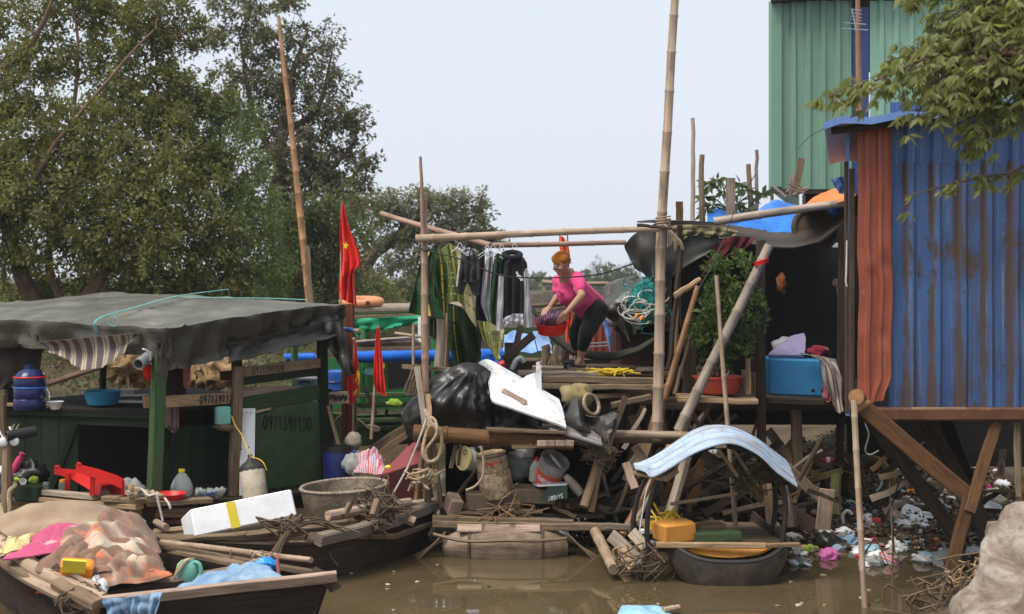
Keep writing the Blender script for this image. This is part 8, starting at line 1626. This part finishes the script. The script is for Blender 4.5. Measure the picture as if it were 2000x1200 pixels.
tray('white foam tray with fluted rim lying open before the shed legs', 1815, 1024, 42, (.75, .2, .3)); tray('flatter white foam tray left of the fluted tray', 1778, 1010, 40, (.35, -.3, 1)); tray('white foam box crumpled above the mossy ring', 1752, 926, 36, (.4, .3, .5)); tray('long white foam lid lying against the middle shed leg', 1826, 934, 44, (.6, .5, 2)); tray('white foam tray propped at the far right below the shed beam', 1892, 916, 40, (1.2, .2, .2)); tray('dirty white foam lid near the rock at the right', 1935, 1005, 40, (.3, -.5, .8)); tray('small white foam tray low by the water under the right leg', 1795, 992, 34, (.2, .2, .4))
ct = thing('paper_cup', 'red and white paper cup lying on its side in the shore litter', 'cup', gpt(1714, 1028)); p = gpt(1714, 1028)+V(0, 0, .06)
m = MB(); m.lathe([(.001, 0), (.05, 0), (.055, .07), (.05, .07), (.046, .01)], p+V(-.09, 0, 0), (-1, -.3, .12), 18); m.build('white_end', 'white_plastic', ct); m = MB(); m.lathe([(.051, 0), (.046, .12), (.001, .12)], p+V(-.09, 0, 0), (1, .3, -.12), 18); m.build('red_body', paint('red cup paper', (.62, .05, .03), da=.3, scuff=(.7, .55, .5)), ct)
mr = thing('mossy_ring', 'mossy old basket ring full of dry straw in the middle of the litter', 'basket', gpt(1702, 985)); p = gpt(1702, 985)+V(0, .1, .24)
m = MB(); m.lathe([(.235+.075*math.cos(a), .085*math.sin(a)) for a in [i*.628 for i in range(10)]], p, (-.15, -.9, .35), 30, closed=True, wob=.25); m.build('ring', cloth('brown moss', (.12, .085, .03), (.055, .042, .018), 12), mr)
m = MB()
for k in range(90): c = p+V(rs.gauss(0, .09), rs.uniform(-.05, .1), rs.gauss(0, .09)); m.tube([c, c+V(rs.gauss(0, .08), rs.gauss(-.02, .03), rs.gauss(0, .08))], .007, 4)
m.build('straw', cloth('dry pale straw', (.34, .24, .15), (.16, .11, .07), 9), mr); m = MB(); m.tube(spline([p+V(.05, -.13, -.1), p+V(.10, -.14, -.03), p+V(.11, -.14, .06)], 4), .014, 6); m.build('white_handle', 'white_plastic', mr)
for a in [('plastic_bag', 'blue grey plastic bag snagged beside the mossy green board', 'bag', 'bagclear', 1652, 945, .15), ('plastic_bag', 'lime yellow plastic bag at the water edge right of the canopy boat', 'bag', bpy.data.materials['lime cloth'], 1580, 1080, .09), ('plastic_bag', 'pink net bag floating before the litter', 'bag', paint('pink net', (.65, .16, .42), da=.3), 1618, 1092, .11), ('plastic_bag', 'black wrinkled plastic bag at the water edge', 'bag', 'poly_black', 1622, 1068, .16), ('plastic_bag', 'pale bluish plastic bag touching the black wrinkled bag', 'bag', 'net_blue', 1658, 1066, .12), ('rag', 'beige knotted rag hanging by the mossy stump', 'rag', 'cement', 1634, 982, .08), ('plastic_bag', 'white oval lump floating right of the shed pole', 'bag', 'white_plastic', 1754, 1078, .10), ('plastic_bag', 'red and white wrapper lump low in the litter', 'wrapper', 'redwhite', 1738, 1100, .12), ('plastic_bag', 'white bag lump beside the thin shed pole foot', 'bag', 'bagclear', 1706, 1104, .11), ('plastic_bag', 'greyish plastic bag right of the low weeds', 'bag', 'bagclear', 1850, 1105, .17), ('plastic_bag', 'white bag snagged on the right shed leg foot', 'bag', 'white_plastic', 1905, 1085, .10), ('wrapper', 'bright red scrap on the slope behind the shed leg', 'wrapper', 'red_plastic', 1772, 1000, .045), ('wrapper', 'yellow orange wrapper on the slope by the shed leg', 'wrapper', 'orange_plastic', 1775, 965, .06), ('plastic_bag', 'pale bag half hidden behind the thin shed pole', 'bag', 'cloth_pinkish', 1670, 1008, .10), ('plastic_bag', 'dark green bag behind the upper shed legs', 'bag', 'tarp_green', 1785, 915, .10), ('carton', 'soggy grey carton sheet right of the black boat hoop', 'carton', 'carton', 1560, 1040, .16)]:
    crumple(a[0], a[1], a[2], a[3], a[4], a[5], a[6], n=11)
tc = thing('tin_can', 'small dented tin can floating beside the lime yellow bag', 'can', gpt(1555, 1085)); p = gpt(1555, 1085); m = MB(); m.lathe([(.001, 0), (.036, 0), (.036, .11), (.033, .115), (.001, .11)], p, (.1, 0, 1), 18); m.build('body', 'steel', tc); m = MB(); m.lathe([(.0375, .02), (.0375, .09)], p, (.1, 0, 1), 18); m.build('label', 'white_plastic', tc)
rcn = thing('drink_can', 'red drink can lying on the short stained beam', 'can', at(1614, 900, 15.4)); m = MB(); m.lathe([(.001, 0), (.03, 0), (.033, .01), (.033, .11), (.026, .12), (.001, .12)], at(1606, 898, 15.4), (1, 0, -.05), 16); m.build('body', 'red_plastic', rcn); m = MB(); m.lathe([(.034, .04), (.034, .08)], at(1606, 898, 15.4), (1, 0, -.05), 16); m.build('band', 'white_plastic', rcn)
m = MB(); p = gpt(1655, 1030); m.tube(spline([p+V(-.04, 0, 0), p+V(-.05, 0, .12), p+V(0, 0, .17), p+V(.05, 0, .13)], 4), .018, 8); tag(m.build('white_hose', 'white_plastic'), 'curved white hose end standing in the litter', 'hose')
m = MB(); m.tube(spline([at(1693, 790, 13.5), at(1690, 825, 13.5), at(1697, 850, 13.5), at(1690, 880, 14), at(1700, 888, 14), at(1716, 880, 14)], 4), .008, 5); tag(m.build('string', 'cord_white'), 'crooked white cord hanging beneath the shed floor', 'cord')
lb_ = [('scrap', 'small pale plastic scrap in the shore litter under the blue shed', 'plastic scrap', 'pale scraps in the shore litter', ['white_plastic', 'white_foam', 'bagclear', 'cement'], 110, .03, .13), ('scrap', 'small coloured wrapper in the shore litter under the blue shed', 'wrapper', 'coloured wrappers in the shore litter', ['red_plastic', 'blue_plastic', 'mint', 'orange_plastic', 'cloth_pinkish', 'net_blue', 'tarp_green', 'pink'], 38, .025, .08), ('husk', 'brown rotten clump in the shore litter under the blue shed', 'clump', 'brown clumps in the shore litter', ['mud', 'plank', 'carton', 'rust_wood'], 70, .04, .11)]
for nm, lb, ca, gr, mts, n, r0, r1 in lb_:
    for i in range(n):
        x, y = rs.uniform(1545, 1960), rs.triangular(885, 1112, 1040)
        crumple(nm, lb, ca, rs.choice(mts), x, y, rs.triangular(r0, r1, r0), n=8, group=gr, flat=rs.uniform(.3, .6))
for i in range(46): crumple('scrap', 'crumpled white plastic at the water edge between the black boat and the right shed leg', 'plastic scrap', rs.choice(['white_foam', 'white_plastic', 'white_foam', 'bagclear', 'pale_blue']), rs.uniform(1560, 1880), rs.uniform(1000, 1108), rs.uniform(.04, .12), n=9, group='white plastic at the water edge', flat=rs.uniform(.25, .5))
for i in range(26): x, y = rs.uniform(1215, 1540), rs.uniform(960, 1040); crumple('scrap', 'small pale scrap in the mud behind the canopy boat', 'plastic scrap', rs.choice(['white_plastic', 'cement', 'carton', 'cloth_pinkish', 'bagclear']), x, y, rs.uniform(.03, .07), n=6, group='scraps behind the canopy boat', flat=.4)
for i in range(34): 
    x, y = rs.uniform(640, 1750), rs.uniform(1085, 1195); p = onz(x, y, .004)
    if p.y < 15 and hgt(p.x, p.y) < -.05: m = MB(); m.blob(p, (rs.uniform(.01, .035), rs.uniform(.01, .03), .008), (0, 0, rs.random()*3), 5, .5, 3); tag(m.build('floating_scrap', rs.choice(['cement', 'plank_tan', 'plank_grey', 'leaf_yellow'])), 'tiny pale scrap floating on the muddy water', 'floating scrap', 'scraps floating on the creek')
# fine mixed litter, uncountable
g = G('mixed fine litter'); ge = g.n('NewGeometry'); c = g.ramp(ge.outputs['Random Per Island'], [(0, (.07, .05, .03)), (.3, (.13, .09, .05)), (.55, (.2, .14, .085)), (.75, (.28, .21, .13)), (.86, (.05, .06, .02)), (.92, (.5, .48, .45)), (.96, (.62, .6, .6)), (.985, (.35, .06, .05)), (1, (.1, .2, .4))]); c.node.color_ramp.interpolation = 'CONSTANT'; g.base(c); M['litter'] = g.set(.75, .3)
LP, LD = [], []
for i in range(17000):
    x = rs.uniform(.6, 6); y = rs.triangular(12.8, 20, 15.2); h_ = hgt(x, y)
    if h_ < -.12 or (h_ < 0 and rs.random() < .45): continue
    LP.append((x, y, max(h_, 0)+rs.uniform(.004, .05))); a = rs.uniform(0, 6.3); LD.append((math.cos(a), math.sin(a), rs.uniform(-.1, .6)))
for i in range(4500):
    x = rs.uniform(-9, -2.0); y = rs.uniform(18, 27); h_ = hgt(x, y)
    if h_ > .02: LP.append((x, y, h_+.01)); a = rs.uniform(0, 6.3); LD.append((math.cos(a), math.sin(a), rs.uniform(-.1, .5)))
lo = leaf_mesh('litter', np.array(LP), unit(np.array(LD)), .068, .55, 'litter', None, (0, 14, 0), .5); lo['kind'] = 'stuff'; tag(lo, 'mixed fine litter, bark and leaves covering the muddy banks', 'litter', kind='stuff')
# undergrowth on the far left bank, seen below the tarpaulin roof
UP, UD = [], []
for i in range(1500):
    x = rs.uniform(-12, -.8); y = rs.uniform(21, 33); h_ = hgt(x, y)
    if h_ > .6:
        for k in range(14): UP.append((x+rs.gauss(0, .2), y+rs.gauss(0, .2), h_+abs(rs.gauss(0, .22)))); a = rs.uniform(0, 6.3); UD.append((math.cos(a), math.sin(a), rs.uniform(.0, 1.2)))
uo = leaf_mesh('undergrowth', np.array(UP), unit(np.array(UD)), .13, .4, 'leaf_deep', None, (-5, 26, 0)); uo['kind'] = 'stuff'; tag(uo, 'low green undergrowth covering the far left bank', 'undergrowth', kind='stuff')
for k, (x0, y0, x1, y1, d, w_) in enumerate([(90, 752, 215, 712, 20.5, 12), (250, 745, 330, 722, 20, 9), (360, 735, 470, 715, 20.5, 14), (120, 700, 270, 735, 21, 8), (540, 722, 640, 700, 20, 8)]):
    stick('r', 'fallen_log', ['long pale log on the bank behind the blue basin', 'short log on the bank left of the near green post', 'thick log on the bank seen above the numbered plank', 'thin log on the bank behind the striped cloth', 'thin log on the bank behind the pale blue cool box'][k], 'log', 'bark_red', (x0, y0, d), (x1, y1, d+.3), w_)
for k, (x, y, r_) in enumerate([(400, 742, .16), (440, 728, .2), (380, 728, .14), (350, 752, .14), (290, 730, .2), (250, 715, .24)]):
    lump('dry_brush', ['tan clump of dry brush above the numbered plank', 'largest tan clump of dry brush left of the middle post', 'small dry brush clump by the hanging pink garment', 'low dry brush clump behind the white papers', 'dry brush clump right of the blue basin', 'dry brush clump behind the striped cloth'][k], 'brush', cloth('dry brush %d' % k, (.36, .23, .11), (.14, .09, .05), 9), at(x, y, 19.5), (r_*1.3, r_, r_), wob=.8, ws=4, n=12)
# near rock, floating bag, sapling, roots
rk = MB(); rk.blob((3.26, 7.7, .74), (.70, .85, .80), (0, .2, .3), 56, .24, 2.4, 4); rk.blob((3.35, 8.4, .55), (.7, .7, .75), (0, 0, 0), 30, .25, 2, 9)
g = G('pale weathered limestone'); o = g.coord('Object', rnd=False); c = g.ramp(g.noise(o, 3.2, 8, .75, .5), [(.33, (.16, .10, .07)), (.48, (.37, .30, .235)), (.62, (.56, .51, .45))]); c = g.mix(g.ramp(g.noise(o, 10, 6, .75), [(.53, 0), (.66, .65)]), c, (.19, .10, .07)); g.base(c); g.bump(g.noise(o, 7, 8, .75), 1, .06); M['rock'] = g.set(.9, .2)
tag(rk.build('rock', 'rock'), 'big pale blotched rock at the bottom right corner', 'rock')
lash('root_tangle', 'tangle of bare roots on the mud bank left of the big pale rock', (1850, 1165, 11.6), 18, 1, 'plank', .20, .009); lash('root_tangle', 'roots and dry stems trailing above the bank by the shed leg foot', (1890, 1115, 11.8), 10, 1, 'plank_tan', .12, .007)
drape('blue_bag', 'light blue plastic bag floating at the bottom edge of the photo', 'bag', paint('light blue plastic film', (.26, .52, .66), dirt=(.55, .48, .58), da=.7, rough=.3), [(1200, 1215, 11.4), (1312, 1215, 11.4), (1305, 1188, 11.85), (1215, 1186, 11.85)], .04, .018, 3, seed=95, n=26)
stick('b', 'bamboo_stub', 'short bamboo stub floating beside the light blue bag', 'stub', 'bamboo', (1295, 1192, 11.6), (1325, 1187, 11.7), 12, taper=1)
sap = thing('sapling', 'thin drowned sapling with few pale leaves under the shed', 'plant', gpt(1742, 1150)); p = gpt(1742, 1150); m = MB(); m.tube([p, p+V(.01, 0, .3), p+V(-.02, 0, .95)], [.01, .008, .005], 5); m.tube([p+V(0, 0, .15), p+V(-.30, 0, .75)], .005, 4); m.build('stem', 'plank', sap)
leaf_mesh('leaves', np.array([tuple(p+V(rs.uniform(-.09, .06), -.02, rs.uniform(.1, .38))) for k in range(16)]), unit(np.array([(rs.uniform(-1, 1), -.3, rs.uniform(-.6, .2)) for k in range(16)])), .07, .4, 'leaf_yellow', sap)
rope('wire', 'thin wire running from the shed leg down into the litter', 'plank_dark', [(1760, 930, 13.6), (1742, 985, 13.8), (1720, 1030, 14), (1690, 1080, 13.6)], .008); stick('r', 'dark_rod', 'thin dark rod upright in the litter right of the cup', 'rod', 'plank_dark', (1744, 1085, 13.6), (1745, 1008, 13.7), 5)
stick('b', 'bamboo_pole', 'mossy bamboo pole standing at the far right below the shed beam', 'pole', 'plank', (1990, 1000, 12.6), (1992, 820, 12.6), 12); hang('torn_card', 'torn pale card hanging below the right end of the shed beam', 'card', 'carton', [[(1952, 880), (1960, 878), (1966, 880)], [(1950, 905), (1957, 905), (1963, 904)], [(1947, 932), (1953, 934), (1958, 934)]], 12.4)
# ---- near tree whose branches enter at the top right
nt_ = thing('overhanging_tree', 'leafy tree reaching in from the right edge over the blue shed', 'tree', V(5.2, 9.5, .4))
m = MB(); root = V(5.2, 9.5, .4); top = V(4.9, 9.3, 4.6); m.tube(spline([root, V(5.1, 9.5, 2.2), top], 5), [.14, .135, .13, .125, .12, .11, .105, .1, .095, .09, .08], 10)
PP, DD = [], []
def spray(p, d, n, L):
    """a drooping hand of leaflets"""
    d = d.normalized(); 
    for k in range(n):
        a = (k/(n-1)-.5)*2.6; s_ = d.cross(V(0, 0, 1)).normalized(); v = (d*math.cos(a)+s_*math.sin(a)*.9+V(0, 0, -.55+rs.gauss(0, .25))).normalized(); PP.append(tuple(p+v*.01)); DD.append(tuple(v))
def branch(pts, n, spread, dens=1.0):
    P = spline([at(*q) for q in pts], 6); m.tube(P, [lerp(.022, .004, i/(len(P)-1)) for i in range(len(P))], 5)
    for k in range(n):
        t = rs.uniform(.12, 1)**.8*(len(P)-1); i = min(int(t), len(P)-2); p = P[i].lerp(P[i+1], t-i); d = (P[i+1]-P[i]).normalized()
        q = p+V(rs.gauss(0, spread), rs.gauss(0, spread*1.3), rs.gauss(-.02, spread*.8)); m.tube([p, p.lerp(q, .5)+V(0, 0, .02), q], [.004, .003, .002], 3, False); spray(q, d*.7+V(rs.gauss(0, .5), rs.gauss(0, .5), -.1), rs.randint(5, 7), .1)
T_ = (2130, 60, 9.3)
m.tube(spline([top, V(4.6, 9.3, 4.75), V(4.2, 9.3, 4.6), at(*T_), at(2100, 62, 9.3)], 4), [.08, .075, .07, .065, .06, .056, .052, .048, .044, .04, .036, .033, .03, .028, .026, .024, .022], 8)
for pts, n, s_ in [([T_, (1990, 40, 9.2), (1850, 95, 9.1), (1740, 145, 9.0), (1622, 195, 9.0)], 70, .06), ([T_, (2000, 10, 9.3), (1920, 40, 9.2), (1850, 85, 9.2), (1790, 120, 9.2)], 120, .12), ([T_, (2020, 80, 9.2), (1940, 110, 9.1), (1880, 130, 9.0), (1830, 165, 8.9)], 120, .12), ([T_, (2020, 120, 9.2), (1960, 150, 9.1), (1900, 170, 9), (1790, 218, 9)], 90, .08), ([T_, (2040, 160, 9.2), (1990, 195, 9.1), (1930, 240, 9), (1895, 268, 9)], 60, .07), ([T_, (2060, 20, 9.4), (1990, -20, 9.3), (1930, 10, 9.2), (1880, 50, 9.3)], 120, .14), ([T_, (2060, 70, 9.0), (1990, 90, 8.9), (1920, 130, 8.8)], 110, .13), ([T_, (2030, 40, 9.6), (1950, 50, 9.6), (1900, 90, 9.6)], 100, .13), ([T_, (2000, -60, 9.2), (1850, -40, 9.2), (1770, 0, 9.2)], 40, .05), ([T_, (2080, 250, 9.2), (1990, 330, 9.1), (1880, 355, 9), (1765, 385, 9)], 22, .035), ([T_, (2060, 140, 9.4), (1960, 120, 9.5), (1870, 160, 9.4), (1820, 190, 9.3)], 60, .08)]: branch(pts, int(n*1.45), s_*1.05)
m.build('trunk', 'bark', nt_); leaf_mesh('crown', np.array(PP), np.array(DD), .088, .32, 'leaf_near', nt_)
